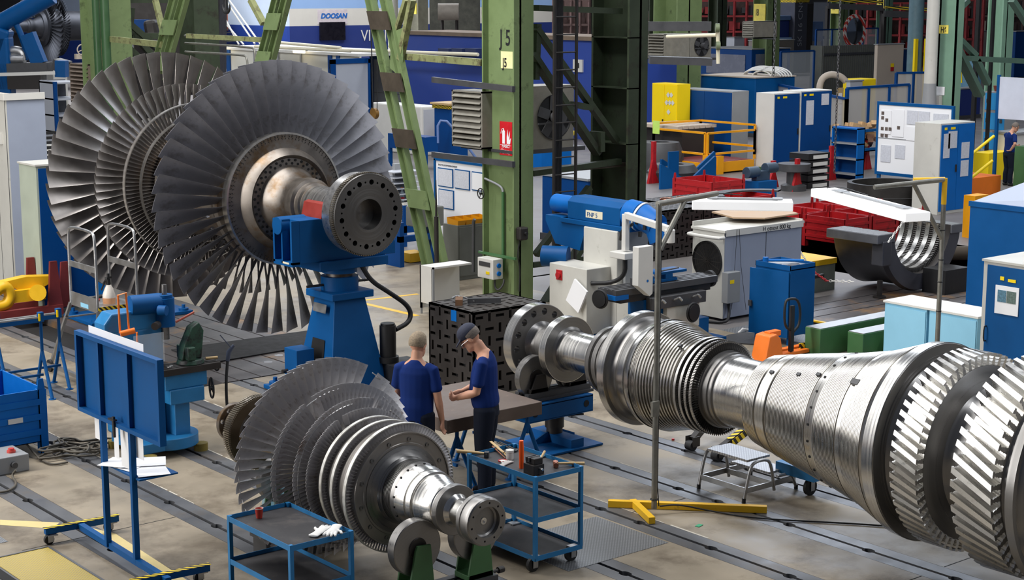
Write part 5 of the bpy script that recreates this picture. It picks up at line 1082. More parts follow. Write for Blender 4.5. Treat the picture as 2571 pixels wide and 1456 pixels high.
for a,b_ in zip(ys[:-1],ys[1:]): pr.box(PLX,27.5,a+.015,b_-.015,-.1,.004)
struct('trim_12',pr,PLATE); struct('trim_13',MB().box(PLX-.06,PLX,16.6,19.4,-.02,.006),YELLOW)
struct('floor',MB().box(PLX,30,19.35,24.3,-.12,0).box(19.3,PLX,18.4,24.3,-.12,0),CONCF); struct('trim_14',MB().box(19.3,20.1,16.9,18.4,-.1,0),DPLATEG)
single('steel_angle',MB().box(22.2,22.24,16.6,16.95,.004,.22).box(22.2,22.36,16.6,16.64,.004,.22),GREYD,'small upright steel angle on the slotted plates','bracket')
t=thing('machine_bed','green cast beams with bright machined tops, in front of the pit','beam',(19.9,15.9,0))
for i,(xa,ya_,h) in enumerate(((19.0,16.05,.42),(19.45,15.6,.36),(19.9,15.2,.3))): part('casting',MB().box(xa,xa+2.2,ya_,ya_+.3,0,h),GREENM,t,bevel=.01); part('machined_top',MB().box(xa+.01,xa+2.19,ya_+.01,ya_+.29,h,h+.01),ALU,t)
for i,(px_,l) in enumerate((((2080,2060),'slanting support under the casing'),)): single('support_table',MB().box(22.0,22.9,19.3,19.36,.36,.42).box(22.0,22.06,19.3,19.36,0,.4),BLACKI,'black steel support with a yellow top beside the half casing','support')
# chain
CH_R=mat('red_chain',(190,30,36),.5); CH_W=mat('white_chain',(226,222,214),.5)
def chain(pts,label,n=26,r=.02):
    t=thing('barrier_chain',label,'chain',tuple(Vector(pts[0])),'red and white barrier chains'); P=[Vector(p) for p in pts]; m=[MB(),MB()]
    for i in range(n):
        u=i/(n-1)*(len(P)-1); k=min(int(u),len(P)-2); c=P[k].lerp(P[k+1],u-k); d=(P[k+1]-P[k]).normalized()
        s_=d.cross(Vector((0,0,1))).normalized() if i%2 else Vector((0,0,1)); L_=(P[-1]-P[0]).length/n*.62
        m[(i//9)%2].tube([c+d*L_*math.cos(a)+s_*r*math.sin(a) for a in [2*pi*j/8 for j in range(8)]],r*.35,5,closed=True)
    part('links',m[1],CH_R,t,kind='stuff'); part('links',m[0],CH_W,t,kind='stuff')
a=G(2010,660,.85); chain([G(2005,625,.9),G(2040,680,.6),G(2075,705,.45),G(2140,707,.5)],'red and white plastic chain sagging from the cooling unit to the half casing')
chain([G(2232,605,1.2),G(2265,560,1.2),G(2300,535,1.2)],'short red and white chain tied to the far side of the half casing',14)
# pale blue cabinets, white and blue cabinet, blue enclosure
b=PB((2446,972),2326,2500,800); cabinet(resize(b,.62),CYAN,CYAN,'X',1,'pale blue low cabinet with a white top, the one nearer the dark blue door cabinet',group='pale blue low cabinets',top=WHITE,stick=False,handle=False)
q=b[3]+.04; cabinet([b[0],b[0]+.62,q,q+(b[3]-b[2])*.92,0,b[5]],CYAN,CYAN,'X',1,'pale blue low cabinet with a white top, the one nearer the green beams',group='pale blue low cabinets',top=WHITE,stick=False,handle=False)
b=[18.67,19.75,11.6,13.0,0,1.89]; t=cabinet(b,WHITEG,BLUE,'X',1,'dark blue cabinet in a white frame with a poster, at the right edge',gap=.07,stick=False,handle=False,top=WHITEG)
part('poster',MB().box(18.64,18.65,12.42,12.78,1.22,1.6),PAPER,t,label='colourful printed poster'); part('picture',MB().box(18.635,18.64,12.46,12.6,1.38,1.54),mat('picture_green',(92,110,104),.6,0,.5,40),t); part('picture',MB().box(18.635,18.64,12.61,12.74,1.38,1.54),mat('picture_blue',(80,120,140),.6,0,.5,40),t)
part('sticker',MB().box(18.645,18.65,12.48,12.6,1.66,1.7).box(18.645,18.65,12.66,12.72,1.67,1.72),YELLOWB,t); part('handle',MB().tube([(18.65,12.9,1.02),(18.6,12.9,1.02),(18.6,12.9,.82),(18.65,12.9,.82)],.01,6,1),BLACK,t)
e=G(2420,842); hh=2.15
t=thing('machine_enclosure','big bright blue sheet enclosure with a sloping grey roof, at the right edge','enclosure',(e.x+1,e.y-2,0))
part('wall',MB().box(e.x,e.x+3,e.y-4.5,e.y,0,hh),BLUEL if 0 else BLUE,t); part('roof',MB().add([(e.x,e.y,hh),(e.x,e.y-4.5,hh),(e.x+1.2,e.y-4.2,hh+.45),(e.x+1.6,e.y-.2,hh+.32),(e.x+3,e.y,hh),(e.x+3,e.y-4.5,hh)],[(0,1,2,3),(0,3,4),(3,2,5,4),(1,5,2)]),GREYB,t)
part('roof_edge',MB().box(e.x-.02,e.x+.03,e.y-4.5,e.y+.02,hh-.06,hh+.02),BLUE,t)
# ------------------------------------------------------------ red crates and what stands around them
n=0
for i in range(3):
    for j in range(2):
        xx=27.3+i*.92; yy=22.5+j*1.25; lb=('front','rear')[j]+' row, '+('left','middle','right')[i]
        crate(xx,xx+.86,yy,yy+1.15,.68-.0*j,RED,'open red steel crate, %s one'%lb,'open red steel crates'); n+=1
crate(25.3,26.2,22.9,23.9,.62,RED,'red steel crate standing apart left of the crate rows','open red steel crates')
crate(28.0,29.2,26.2,27.6,.72,RED,'red steel crate with curved plates on top, behind the crate rows','open red steel crates')
crate(30.2,31.4,29.2,30.6,.66,RED,'red steel crate behind the black rings','open red steel crates')
single('curved_plate',MB().lathe([(.74,1.0),(.74,1.3),(.78,1.3),(.78,1.0),(.74,1.0)],20,'Z',(28.6,25.9,0),-1.1,1.1),GREYD,'long curved grey plate lying over the red crates','plate')
for k,(x,y,r,lb) in enumerate(((34.0,26.7,1.0,'big black machined ring lying on the floor, in front of the white notice board'),(34.0,26.7,.98,'second black ring stacked under the lettered one'))):
    z_=.32*(1-k); single('ring_forging',MB().lathe([(z_,r-.12),(z_,r),(z_+.3,r),(z_+.3,r-.12),(z_,r-.12)],56,'Z',(x,y,0)),mat('black_forging',(52,50,48),.45,.4,.15,4),lb,'ring',smooth=30)
for i,(px_,py_,h,lb) in enumerate(((1940,470,.75,'left'),(2000,480,.9,'centre left'),(2085,452,1.0,'beside the hanging chain'),(2118,430,1.1,'centre right'),(2175,425,.9,'near the notice board'),(1640,460,1.2,'by the dark column'))):
    p=G(px_,py_); t=thing('red_stand','slim red steel stand post, '+lb+(' of the crates' if lb in('left','centre left','centre right') else ''),'stand',(p.x,p.y,0),'red steel stand posts'); part('post',MB().beam((p.x,p.y,0),(p.x,p.y,h),.12,.1),RED,t); part('foot',MB().prism([(p.x-.22,0),(p.x+.22,0),(p.x+.05,h*.6),(p.x-.05,h*.6)],p.y-.04,p.y+.04),RED,t)
p=G(2025,470); t=thing('stacked_frames','dark steel frame blocks with white painted edges piled on the floor','blocks',(p.x,p.y,0))
for k in range(5): part('block',MB().box(p.x-.3,p.x+.6,p.y-.3,p.y+.4,k*.2,k*.2+.17),BLACK,t); part('edge',MB().box(p.x-.1,p.x+.5,p.y-.31,p.y-.3,k*.2+.02,k*.2+.12),WHITE,t)
p=G(1992,478); single('flange_casting',MB().lathe([(0,0),(0,.35),(.15,.35),(.2,.2),(.5,.2),(.55,.45),(.75,.45),(.75,0)],32,'Z',(p.x,p.y,0)),GREYD,'grey round casting with a wide top, left of the white-edged blocks','casting',smooth=30)
p=G(1905,505); t=thing('bench_vice','dark blue pipe vice on a blue stand','vice',(p.x,p.y,0)); part('stand',MB().box(p.x-.35,p.x+.35,p.y-.3,p.y+.3,0,.55),BLUE,t); part('body',MB().cyl((p.x-.5,p.y,.78),(p.x-.1,p.y,.78),.15,n=20).box(p.x-.2,p.x+.3,p.y-.1,p.y+.1,.55,.8).cyl((p.x+.2,p.y,.85),(p.x+.6,p.y,.85),.14,n=20),mat('slate_blue_iron',(54,72,90),.45,.2,.2,4),t,40,bevel=.01)
# orange barrier lift table
p=G(1700,440); OX,OY=p.x,p.y
t=thing('lift_platform','amber railed lift platform with gate panels, in front of the dark blue cabinets','platform',(OX+1,OY,0))
b1=PB((1775,440),1640,1893,400); x0,x1,y0,y1,_,z1=b1; x1=x0+2.6 if x1-x0>3 else x1
part('deck',MB().box(x0,x1,y0,y1,.05,.35),ORANGEY,t); part('deck_plate',MB().box(x0+.05,x1-.05,y0+.05,y1-.05,.35,.36),REDD,t)
def railp(a,b_,z0_,z1_): 
    m=MB(); A=Vector(a);B=Vector(b_)
    for z_ in (z0_,z1_): m.beam((A.x,A.y,z_),(B.x,B.y,z_),.06)
    for q in (A,B): m.beam((q.x,q.y,z0_-.25),(q.x,q.y,z1_),.06)
    return m
part('rail_panel',railp((x0,y0),(x1,y0),.62,1.25),ORANGEY,t); part('rail_panel',railp((x0,y0+.1),(x0,y1),.62,1.25),ORANGEY,t); part('rail_panel',railp((x1,y0),(x1,y1),.75,1.4),ORANGEY,t); part('rail_panel',railp((x0,y1),(x1,y1),.75,1.4),ORANGEY,t); part('gate_post',MB().box(x0-.1,x0+.12,y0-.1,y0+.1,0,.6).box(x0+.35,x0+.6,y0-.1,y0+.05,0,.55),ORANGEY,t)
part('notice',MB().box(x0-.05,x0-.04,y1-.3,y1,1.1,1.5),mat('lime_card',(200,236,110),.6),t)
p=G(1735,468); t=thing('vee_cradle','dark blue V-shaped cradle in front of the amber platform','cradle',(p.x,p.y,0))
for o in (-.0,1.0): part('vee',MB().prism([(p.x-1.2+o,0),(p.x+1.0+o,0),(p.x+1.0+o,.75),(p.x+.95+o,.8),(p.x-.1+o,.15),(p.x-1.15+o,.7),(p.x-1.2+o,.7)],p.y+o,p.y+.06+o),BLUE,t)
part('lug',MB().box(p.x-.3,p.x+.1,p.y+.6,p.y+.65,.2,.95),BLUE,t)
for i,(cx_,cy_2) in enumerate(((25.4,25.9),(25.75,25.75),(26.05,25.65))): single('copper_ring',MB().tube([(cx_+.16*math.cos(a),cy_2+.16*math.sin(a),.94+.02*i) for a in [2*pi*k/20 for k in range(20)]],.014,6,closed=True),COPPER,'thin copper ring on the black slotted block, '+('left','middle','right')[i]+' of three','ring','copper rings',60)
# ------------------------------------------------------------ dark blue and white cabinets at the back right
b=PB((1835,412),1698,1876,230); t=cabinet(b,GREY,BLUEC,'X',2,'dark blue sliding-door cabinet with two papers on its left door, grey side',paper=((.1,.35,.42,.38),(.12,1.0,.4,.42)))
b=PB((1697,405),1635,1712,212); t=cabinet(resize(b,.6),YELLOWB,YELLOWB,'X',2,'bright yellow safety cabinet with white hazard diamonds',stick=False)
dm=MB(); x_=b[0]-.03; L_=b[3]-b[2]
for u,v in ((.35,.35),(.65,.35),(.2,.6),(.5,.6),(.8,.6),(.4,.9)):
    yy=b[3]-L_*.62-u*L_*.4+.1; zz=b[5]-v; r=.09; dm.add([(x_,yy-r,zz),(x_,yy,zz-r),(x_,yy+r,zz),(x_,yy,zz+r)],[(0,1,2,3)])
part('hazard_diamond',dm,WHITE,t,kind='stuff')
b=PB((1938,432),1894,2002,235); cabinet(b,WHITE,BLUEC,'Y',1,'tall blue-fronted cabinet with a white side and green foot, left one of the pair',group='tall blue and white cabinets',plinth=.12)
w=b[1]-b[0]; cabinet([b[1]+.05,b[1]+.05+w*1.25,b[2],b[3],0,b[5]+.03],WHITE,BLUEC,'Y',1,'tall blue-fronted cabinet with posters, right one of the pair',group='tall blue and white cabinets',paper=((.25,.3,.35,.75),(.95,.12,.35,.35)))
b=PB((2352,540),2288,2437,311); cabinet(b,WHITEG,BLUEL,'Y',2,'tall white cabinet with bright blue doors and papers, behind the lamp stand elbow',paper=((.12,.25,.25,.6),(.3,.2,.35,.42),(.85,.5,.32,.4),(.85,.95,.32,.4)))
# big notice board right
A_=G(2205,455);B_=G(2392,500); X_=A_.x-0
X_=35.2; A_=PX(2208,262,X_); Bq=PX(2390,280,X_); zb=PX(2208,430,X_).z
t=thing('notice_board','large white notice board in a blue frame with rows of papers and photos','notice board',(X_,(A_.y+Bq.y)/2,0))
yA,yB=Bq.y,A_.y; zt_=A_.z
part('panel',MB().box(X_,X_+.04,yA,yB,zb,zt_),PAPER,t); fr=MB()
for a,b_,c,d in ((yA-.06,yB+.06,zt_,zt_+.08),(yA-.06,yB+.06,zb-.08,zb),(yA-.06,yA,zb,zt_),(yB,yB+.06,zb,zt_)): fr.box(X_-.02,X_+.06,a,b_,c,d)
part('frame',fr,BLUE,t); part('leg',MB().box(X_,X_+.05,yB-.1,yB,0,zb),BLUE,t); part('leg',MB().box(X_,X_+.05,yA,yA+.1,0,zb),BLUE,t); Lb=yB-yA; Hb=zt_-zb
part('middle_rail',MB().box(X_-.01,X_,yA,yB,zb+Hb*.5,zb+Hb*.5+.02),GREY,t)
for u,v,w,h,m in ((.03,.08,.15,.35,0),(.2,.06,.16,.4,0),(.4,.06,.15,.2,1),(.56,.06,.15,.2,1),(.4,.3,.15,.2,0),(.56,.3,.15,.2,0),(.76,.08,.2,.3,1),(.05,.6,.14,.25,1),(.25,.58,.14,.2,1)):
    part('paper',MB().box(X_-.015,X_-.005,yB-Lb*(u+w),yB-Lb*u,zt_-Hb*(v+h),zt_-Hb*v),(PAPER,PAPERG)[m],t)
for u,v in ((.04,.1),(.04,.17),(.1,.2),(.04,.33),(.1,.33),(.15,.33),(.27,.3),(.04,.43),(.1,.43)): part('photo',MB().box(X_-.02,X_-.016,yB-Lb*(u+.04),yB-Lb*u,zt_-Hb*(v+.05),zt_-Hb*v),mat('small_photo',(96,84,78),.6,0,.5,30),t)
# right-hand corner: bench, lockers, plan board, railing
BX=37.0
p=G(2495,420); bn=PB((2545,448),2493,2700,338); t=thing('workbench','white fronted workbench at the right edge beside the man','workbench',((bn[0]+bn[1])/2,(bn[2]+bn[3])/2,0)); part('cupboard',MB().box(bn[0],bn[0]+2,bn[2],bn[3],0,bn[5]),WHITE,t); part('worktop',MB().box(bn[0]-.05,bn[0]+2,bn[2]-.05,bn[3]+.05,bn[5],bn[5]+.06),GREY,t)
lk=PB((2515,430),2462,2560,232); t=thing('locker','blue-doored steel lockers with pale frames and two flowerpots on top','locker',((lk[0]+lk[1])/2,(lk[2]+lk[3])/2,0)); part('body',MB().box(lk[0],lk[0]+.6,lk[2],lk[3],0,lk[5]),GREY,t); Ly=lk[3]-lk[2]
for i in range(4):
    for j in range(2):
        y_=lk[3]-Ly*(.66*j)-.05; w=Ly*.6 if j==0 else Ly*.28; d=part('door',MB().box(lk[0]-.02,lk[0],y_-w,y_,lk[5]*i/4+.05,lk[5]*(i+1)/4-.04),mat('locker_blue',(40,140,200),.45,0,.05),t); part('lock',MB().box(lk[0]-.04,lk[0]-.02,y_-.14,y_-.06,lk[5]*(i+.5)/4-.04,lk[5]*(i+.5)/4+.08),GREYD,d)
for k in (0,1): y_=lk[3]-Ly*(.35+.35*k); single('flowerpot',MB().lathe([(lk[5],0),(lk[5],.1),(lk[5]+.17,.14),(lk[5]+.17,.12),(lk[5]+.05,.0)],20,'Z',(lk[0]+.3,y_,0)),mat('terracotta',(120,52,36),.7),'empty terracotta flowerpot on the lockers, '+('left','right')[k]+' of the two','pot','flowerpots',40)
X_=38.5; a=PX(2511,193,X_); b_=PX(2600,205,X_); c=PX(2511,298,X_); t=single('plan_board',MB().box(X_,X_+.05,b_.y,a.y,c.z,a.z),mat('whiteboard_plan',(206,212,226),.4,0,.08,1.2),'big pale plan board with lines on it at the right edge above the man','board'); part('frame',MB().box(X_-.02,X_+.05,a.y,a.y+.08,0,a.z+.05),BLUE,t)
t=thing('stair_rail','yellow tubular handrail of the short steps beside the white cabinet','railing',tuple(G(2440,500)))
for (u,v),(s_,w) in (((2436,390),(2495,342)),((2436,448),(2491,404))): a=PX(u,v,35.6);b_=PX(s_,w,36.6); part('rail',MB().cyl(a,b_,.04,n=10),YELLOWB,t,40)
part('post',MB().cyl(Vector((a.x,a.y,0)),a,.04,n=10),YELLOWB,t,40)
b=PB((2480,455),2436,2520,425,z=0); single('yellow_bin',MB().box(b[0],b[0]+1.2,b[2],b[3],0,.8),YELLOWB,'yellow box under the handrail beside the white cabinet','box')
single('ramp_panel',MB().box(36.8,38.2,26.2,27.6,0,.55),ORANGE,'orange step front behind the yellow box','step')
b=PB((2620,470),2550,2700,385); single('green_housing',MB().box(b[0]-2.5,b[0]-1,b[2]-1.6,b[3]-1.6,0,1.35),GREENM,'green machine housing cut by the right edge','housing')
t=single('jacket',MB().prism([(0,0),(.3,0),(.34,.9),(.1,1.3),(-.05,.9)],0,.14).xf(Matrix.Translation((36.3,26.0,.0))),TROUS,'dark jacket hanging beside the workbench','jacket')
single('yellow_basket',MB().box(31.0,31.5,21.9,22.2,0,.95),ORANGEY,'amber bracket behind the half casing','bracket')
t=thing('steel_pipe','brown steel pipe and cable hoops on the floor behind the half casing','pipe',(28.5,20.2,0)); part('pipe',MB().cyl((27.0,19.6,.35),(28.6,18.6,.35),.14,n=20),RUSTY,t,40); part('leg',MB().beam((27.6,19.2,0),(27.8,19.1,.3),.08),REDD,t); part('hoop',MB().tube([(28.2+.5*math.cos(a),18.9+.3*math.sin(a),.3+.3*math.sin(a)) for a in [2*pi*k/20 for k in range(20)]],.025,6,closed=True),BLACK,t,60)
# ------------------------------------------------------------ steel columns, struts and their fittings
def hcol(x0,x1,y0,y1,h,m,name='column',fl=.035):
    """H-section column: two flanges facing Y, web between them"""
    M=MB().box(x0,x1,y0,y0+fl,0,h).box(x0,x1,y1-fl,y1,0,h).box((x0+x1)/2-.03,(x0+x1)/2+.03,y0,y1,0,h)
    return struct(name,M,m)
JX0,JX1,JY0,JY1=17.84,18.27,21.94,22.82
struct('pillar',MB().box(JX0,JX1,JY0,JY0+.035,0,9).box(JX0,JX1,JY1-.035,JY1,0,9).box(JX0+.12,JX0+.16,JY0,JY1,0,9),GREEN)
wx=JX0+.12
def onx(px,py,X): return PX(px,py,X)
a=onx(1255,113,wx-.002); text('stencil','J 5',.38,BLACK,FX(wx-.003,a.y,a.z),None,ext=.001,sx=.75,bold=.004).__setitem__('kind','structure')
a=onx(1258,171,wx-.004); b=onx(1290,130,wx-.004)
t=single('column_sign',MB().box(wx-.008,wx-.002,b.y,a.y,a.z,b.z),mat('cream_card',(240,232,170),.6),'cream card with black letters on the green column','sign'); text('lettering','J5',.22,BLACK,FX(wx-.01,onx(1263,168,wx).y,onx(1263,168,wx).z),t,sx=.7,bold=.004)
a=onx(1255,388,wx-.004); b=onx(1286,307,wx-.004)
t=single('fire_sign',MB().box(wx-.008,wx-.002,b.y,a.y,a.z,b.z),mat('sign_red',(206,24,34),.5),'red fire extinguisher sign on the green column','sign')
yc=(a.y+b.y)/2; w=(a.y-b.y); zc=(a.z+b.z)/2; xx=wx-.010
part('pictogram',MB().box(xx-.002,xx,yc+w*.06,yc+w*.27,zc-.09,zc+.13).add([(xx,yc+.1*w,zc+.13),(xx,yc+.24*w,zc+.13),(xx,yc+.17*w,zc+.18)],[(0,1,2)]).tube([(xx,yc+.18*w,zc+.17),(xx,yc+.3*w,zc+.16),(xx,yc+.38*w,zc+.08)],.008,5),PAPER,t)
part('pictogram',MB().add([(xx,yc-.08*w,zc-.09),(xx,yc-.35*w,zc-.09),(xx,yc-.42*w,zc+.02),(xx,yc-.3*w,zc-.02),(xx,yc-.34*w,zc+.14),(xx,yc-.2*w,zc+.02),(xx,yc-.16*w,zc+.16),(xx,yc-.08*w,zc+.03)],[(0,1,2,3,4,5,6,7)]),PAPER,t)
part('rule',MB().box(xx-.002,xx,yc-w*.45,yc+w*.45,zc-.12,zc-.115),PAPER,t)
text('lettering','HASICÍ',.085,PAPER,FX(xx,yc+w*.30,a.z+.13),t,sx=.8,bold=.001); text('lettering','PŘÍSTROJ',.085,PAPER,FX(xx,yc+w*.44,a.z+.03),t,sx=.72,bold=.001)
# second column of the tower and the lattice between them
c2=PB((1572,735),1480,1618,0); x0,x1,y0,y1,_,_=c2
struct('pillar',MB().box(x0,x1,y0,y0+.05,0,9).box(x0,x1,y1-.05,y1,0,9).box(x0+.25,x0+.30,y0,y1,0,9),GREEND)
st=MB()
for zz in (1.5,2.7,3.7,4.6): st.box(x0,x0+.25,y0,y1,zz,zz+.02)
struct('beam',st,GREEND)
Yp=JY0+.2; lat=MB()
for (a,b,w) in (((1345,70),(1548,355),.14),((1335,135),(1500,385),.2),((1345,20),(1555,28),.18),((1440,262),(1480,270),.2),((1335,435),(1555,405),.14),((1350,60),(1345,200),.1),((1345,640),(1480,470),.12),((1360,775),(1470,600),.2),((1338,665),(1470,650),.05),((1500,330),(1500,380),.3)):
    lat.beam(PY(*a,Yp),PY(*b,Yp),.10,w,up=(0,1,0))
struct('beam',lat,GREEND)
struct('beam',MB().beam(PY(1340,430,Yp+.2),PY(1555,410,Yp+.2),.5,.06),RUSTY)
hb=MB()
for (a,b) in (((1087,200),(1290,224)),((1087,388),(1290,413))):
    A=PX(*a,JX0-.03);B=PX(*b,JX0-.03); hb.beam(A,B,.07,.10)
struct('beam',hb,GREYD)
# leaning lattice struts in the plane of the column row
def strut(a,b,w,cw,bat,dark=()):
    A=PX(*a,JX0);B=PX(*b,JX0); d=(B-A); B=B+d*.25; u=d.normalized(); n=u.cross(Vector((1,0,0)))
    for s in (-1,1):
        o=n*s*(w/2-cw/2); M=MB(); M.beam(A+o,B+o,cw,.02,up=(1,0,0))
        for e in (-1,1): M.beam(A+o+n*e*cw/2-Vector((.05,0,0)),B+o+n*e*cw/2-Vector((.05,0,0)),.018,.12,up=(1,0,0))
        struct('beam',M,GREEN)
    for k,t_ in enumerate(bat):
        c=A.lerp(B,t_); hw=w*.46/abs(n.z if abs(n.z)>abs(n.y) else n.y); q=[]
        for sz in (-.17,.17):
            yc=c.y+u.y/u.z*sz; q.append((yc,c.z+sz))
        M=MB().prism([(q[0][0]-hw,q[0][1]),(q[0][0]+hw,q[0][1]),(q[1][0]+hw,q[1][1]),(q[1][0]-hw,q[1][1])],JX0-.15,JX0-.12,'X'); struct('beam',M,RUSTY if k in dark else GREEN)
strut((1118,757),(955,0),.66,.2,(.06,.27,.43,.58,.745),(2,3,4))
strut((668,170),(712,0),.52,.2,(.1,.55))
strut((405,180),(455,0),.62,.24,(.5,.1))
sb=MB(); sb.beam(PX(995,140,JX0+.1),PX(1212,157,JX0+.1),.1,.12); sb.beam(PX(1005,150,JX0),PX(1035,0,JX0),.1,.12,up=(1,0,0)); sb.beam(PX(983,120,JX0),PX(1020,0,JX0),.08,.1,up=(1,0,0)); sb.beam(PX(278,98,JX0),PX(410,112,JX0),.1,.14); sb.beam(PX(470,90,JX0),PX(660,100,JX0),.06,.10)
sb.beam(PX(630,0,JX0),PX(662,60,JX0),.1,.12,up=(1,0,0)); sb.beam(PX(390,0,JX0),PX(412,90,JX0),.1,.12,up=(1,0,0)); struct('beam',sb,mat('yellow_green_girder',(132,136,92),.6,0,.2,3,.1,.1,.4,stain=(80,72,52),sthr=.58,sscale=5))
gp=PX(990,130,JX0-.05); struct('beam',MB().add([gp+Vector((0,-.25,-.5)),gp+Vector((0,.15,-.3)),gp+Vector((0,.1,.35)),gp+Vector((0,-.3,.45))],[(0,1,2,3)]),GREEN)
# left column of the row
lx0=PX(248,300,JX0); y0=lx0.y-.0
struct('pillar',MB().box(JX0,JX0+.9,y0-.15,y0-.1,0,9).box(JX0+.15,JX0+.2,y0-.1,y0+.75,0,9).box(JX0,JX0+.9,y0+.75,y0+.8,0,9),GREEN)
pp=MB()
for px_,w in ((244,.09),(266,.11)): q=PX(px_,100,JX0-.1); pp.cyl((q.x,q.y,0),(q.x,q.y,9),w,n=14)
struct('trim_15',pp,mat('green_pipe',(52,84,50),.45,0,.1,3),60)
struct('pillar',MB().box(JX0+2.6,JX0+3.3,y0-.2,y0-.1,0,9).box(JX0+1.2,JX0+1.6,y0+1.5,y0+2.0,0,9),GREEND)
q=PX(256,118,JX0+.1); t=single('column_sign',MB().box(JX0+.06,JX0+.07,q.y-.14,q.y+.14,q.z-.45,q.z+.2),mat('cream_card',(240,232,170),.6),'tall cream card on the left green column, half hidden by a pipe','sign'); text('lettering','J6',.3,BLACK,FX(JX0+.055,q.y+.1,q.z-.4),t,sx=.6)
q=PX(254,72,JX0+.1); text('stencil','J',.5,BLACK,FX(JX0+.145,q.y+.05,q.z-.1),None,ext=.001,sx=.6).__setitem__('kind','structure')
lb=MB(); Y6=y0+.3
for a,b,w in (((300,0),(420,0),.3),((312,50),(405,130),.2),((315,60),(390,150),.15),((310,110),(395,190),.2),((330,90),(410,90),.15),((320,150),(330,20),.1),((480,0),(478,150),.9),((520,0),(522,160),.6)): lb.beam(PY(*a,Y6),PY(*b,Y6),.15,w,up=(0,1,0))
struct('beam',lb,GREEND)
# fittings on the J5 tower
def louvre(X,a,b,c,m,label,n=8,grp='wall-hung heating units with louvres',dx=.5,open_=.5):
    A=PX(*a,X);B=PX(*b,X); y1_,y0_=A.y,B.y; z1_,z0_=A.z,B.z
    t=thing('heating_unit',label,'heater',(X+dx/2,(y0_+y1_)/2,z0_),grp); part('housing',MB().box(X,X+dx,y0_,y0_+.03,z0_,z1_).box(X,X+dx,y1_-.03,y1_,z0_,z1_).box(X,X+dx,y0_,y1_,z1_-.03,z1_).box(X,X+dx,y0_,y1_,z0_,z0_+.03).box(X+dx-.02,X+dx,y0_,y1_,z0_,z1_),m,t)
    h=(z1_-z0_-.06)/n
    for k in range(n): zz=z0_+.03+h*(k+.5); part('louvre_blade',MB().ob((X+.01,(y0_+y1_)/2,zz),(h*1.0,y1_-y0_-.08,.012),0,0,-(.5+open_*random.random())),m,t)
    part('bracket',MB().box(X+dx*.4,X+dx*.5,y0_-.6,y1_,z0_-.05,z0_),GREYD,t)
    return t
LV=mat('dusty_louvre',(132,128,118),.6,.2,.15,5)
louvre(JX0-.1,(1134,225),(1211,375),0,LV,'grey louvred heater beside the green column, some of its blades open',9)
louvre(JX0+.1,(174,158),(226,262),0,mat('brown_louvre',(118,104,92),.7,0,.2,5),'brown dusty louvred heater left of the left green column',9,open_=.1)
p=G(1658,470); X_=p.x+6
louvre(X_,(1627,85),(1667,150),0,LV,'louvred heater on a shelf behind the dark column',8,dx=1.2)
louvre(X_+12,(1864,53),(1892,96),0,LV,'small dark louvred heater farther back on a green column',7,dx=1.4)
def fanbox(Y,a,b,label,m=LV):
    A=PY(*a,Y);B=PY(*b,Y); t=thing('fan_unit',label,'fan',((A.x+B.x)/2,Y+.3,B.z),'square fan heaters'); cx_=(A.x+B.x)/2;cz_=(A.z+B.z)/2; R_=min(B.x-A.x,A.z-B.z)*.42
    part('housing',MB().box(A.x,B.x,Y,Y+.6,B.z,A.z),m,t); part('mouth',MB().lathe([(Y-.03,R_),(Y-.03,R_*.97),(Y-.005,R_*.92)],36,'Y',(cx_,0,cz_)).lathe([(Y-.006,R_*.95),(Y-.006,0)],36,'Y',(cx_,0,cz_)),BLACK,t,40)
    bl=MB()
    for k in range(5): a_=2*pi*k/5; bl.ob((cx_+R_*.5*math.sin(a_),Y-.02,cz_+R_*.5*math.cos(a_)),(R_*.45,.02,R_*.9),0,.0,a_)
    part('fan_blade',bl,GREYD,t,kind='stuff'); part('motor',MB().cyl((cx_-.0,Y-.05,cz_),(cx_-.0,Y-.3*R_*2,cz_),R_*.28,n=20).box(cx_-R_,cx_+R_,Y-.07,Y-.05,cz_-R_*.3,cz_-R_*.22),GREYD,t,40); part('bracket',MB().box(A.x-.3,B.x+.3,Y,Y+.5,B.z-.08,B.z),GREYD,t)
    return t
fanbox(JY1+1.2,(1338,217),(1440,368),'big square fan heater with a motor, behind the ladder')
fanbox(42,(1736,84),(1785,145),'dark square fan heater farther back right of the second tower')
# ladder with cable bundle
Yl=JY0-.25; t=thing('access_ladder','black vertical ladder with a cable bundle between the two green columns','ladder',tuple(PY(1420,700,Yl)),)
A=PY(1391,300,Yl);B=PY(1446,300,Yl); part('side_rail',MB().box(A.x-.02,A.x+.02,Yl-.02,Yl+.02,.3,6.5),BLACKI,t); part('side_rail',MB().box(B.x-.02,B.x+.02,Yl-.02,Yl+.02,.3,6.5),BLACKI,t)
rg=MB()
for k in range(20): rg.cyl((A.x,Yl,.5+k*.3),(B.x,Yl,.5+k*.3),.013,n=8)
for k in range(20): part('rung',MB().cyl((A.x,Yl,.5+k*.3),(B.x,Yl,.5+k*.3),.013,n=8),BLACKI,t)
t=thing('cable_bundle','bundle of black cables running down beside the ladder','cables',tuple(PY(1412,600,Yl+.1)),)
for k in range(6): x_=PY(1404,300,Yl).x+.028*k; part('cable',MB().tube([(x_,Yl+.1,6.5),(x_+.01,Yl+.1,4),(x_-.01,Yl+.1,2.4),(x_,Yl+.12,.9)],.014,6),BLACK,t,60)
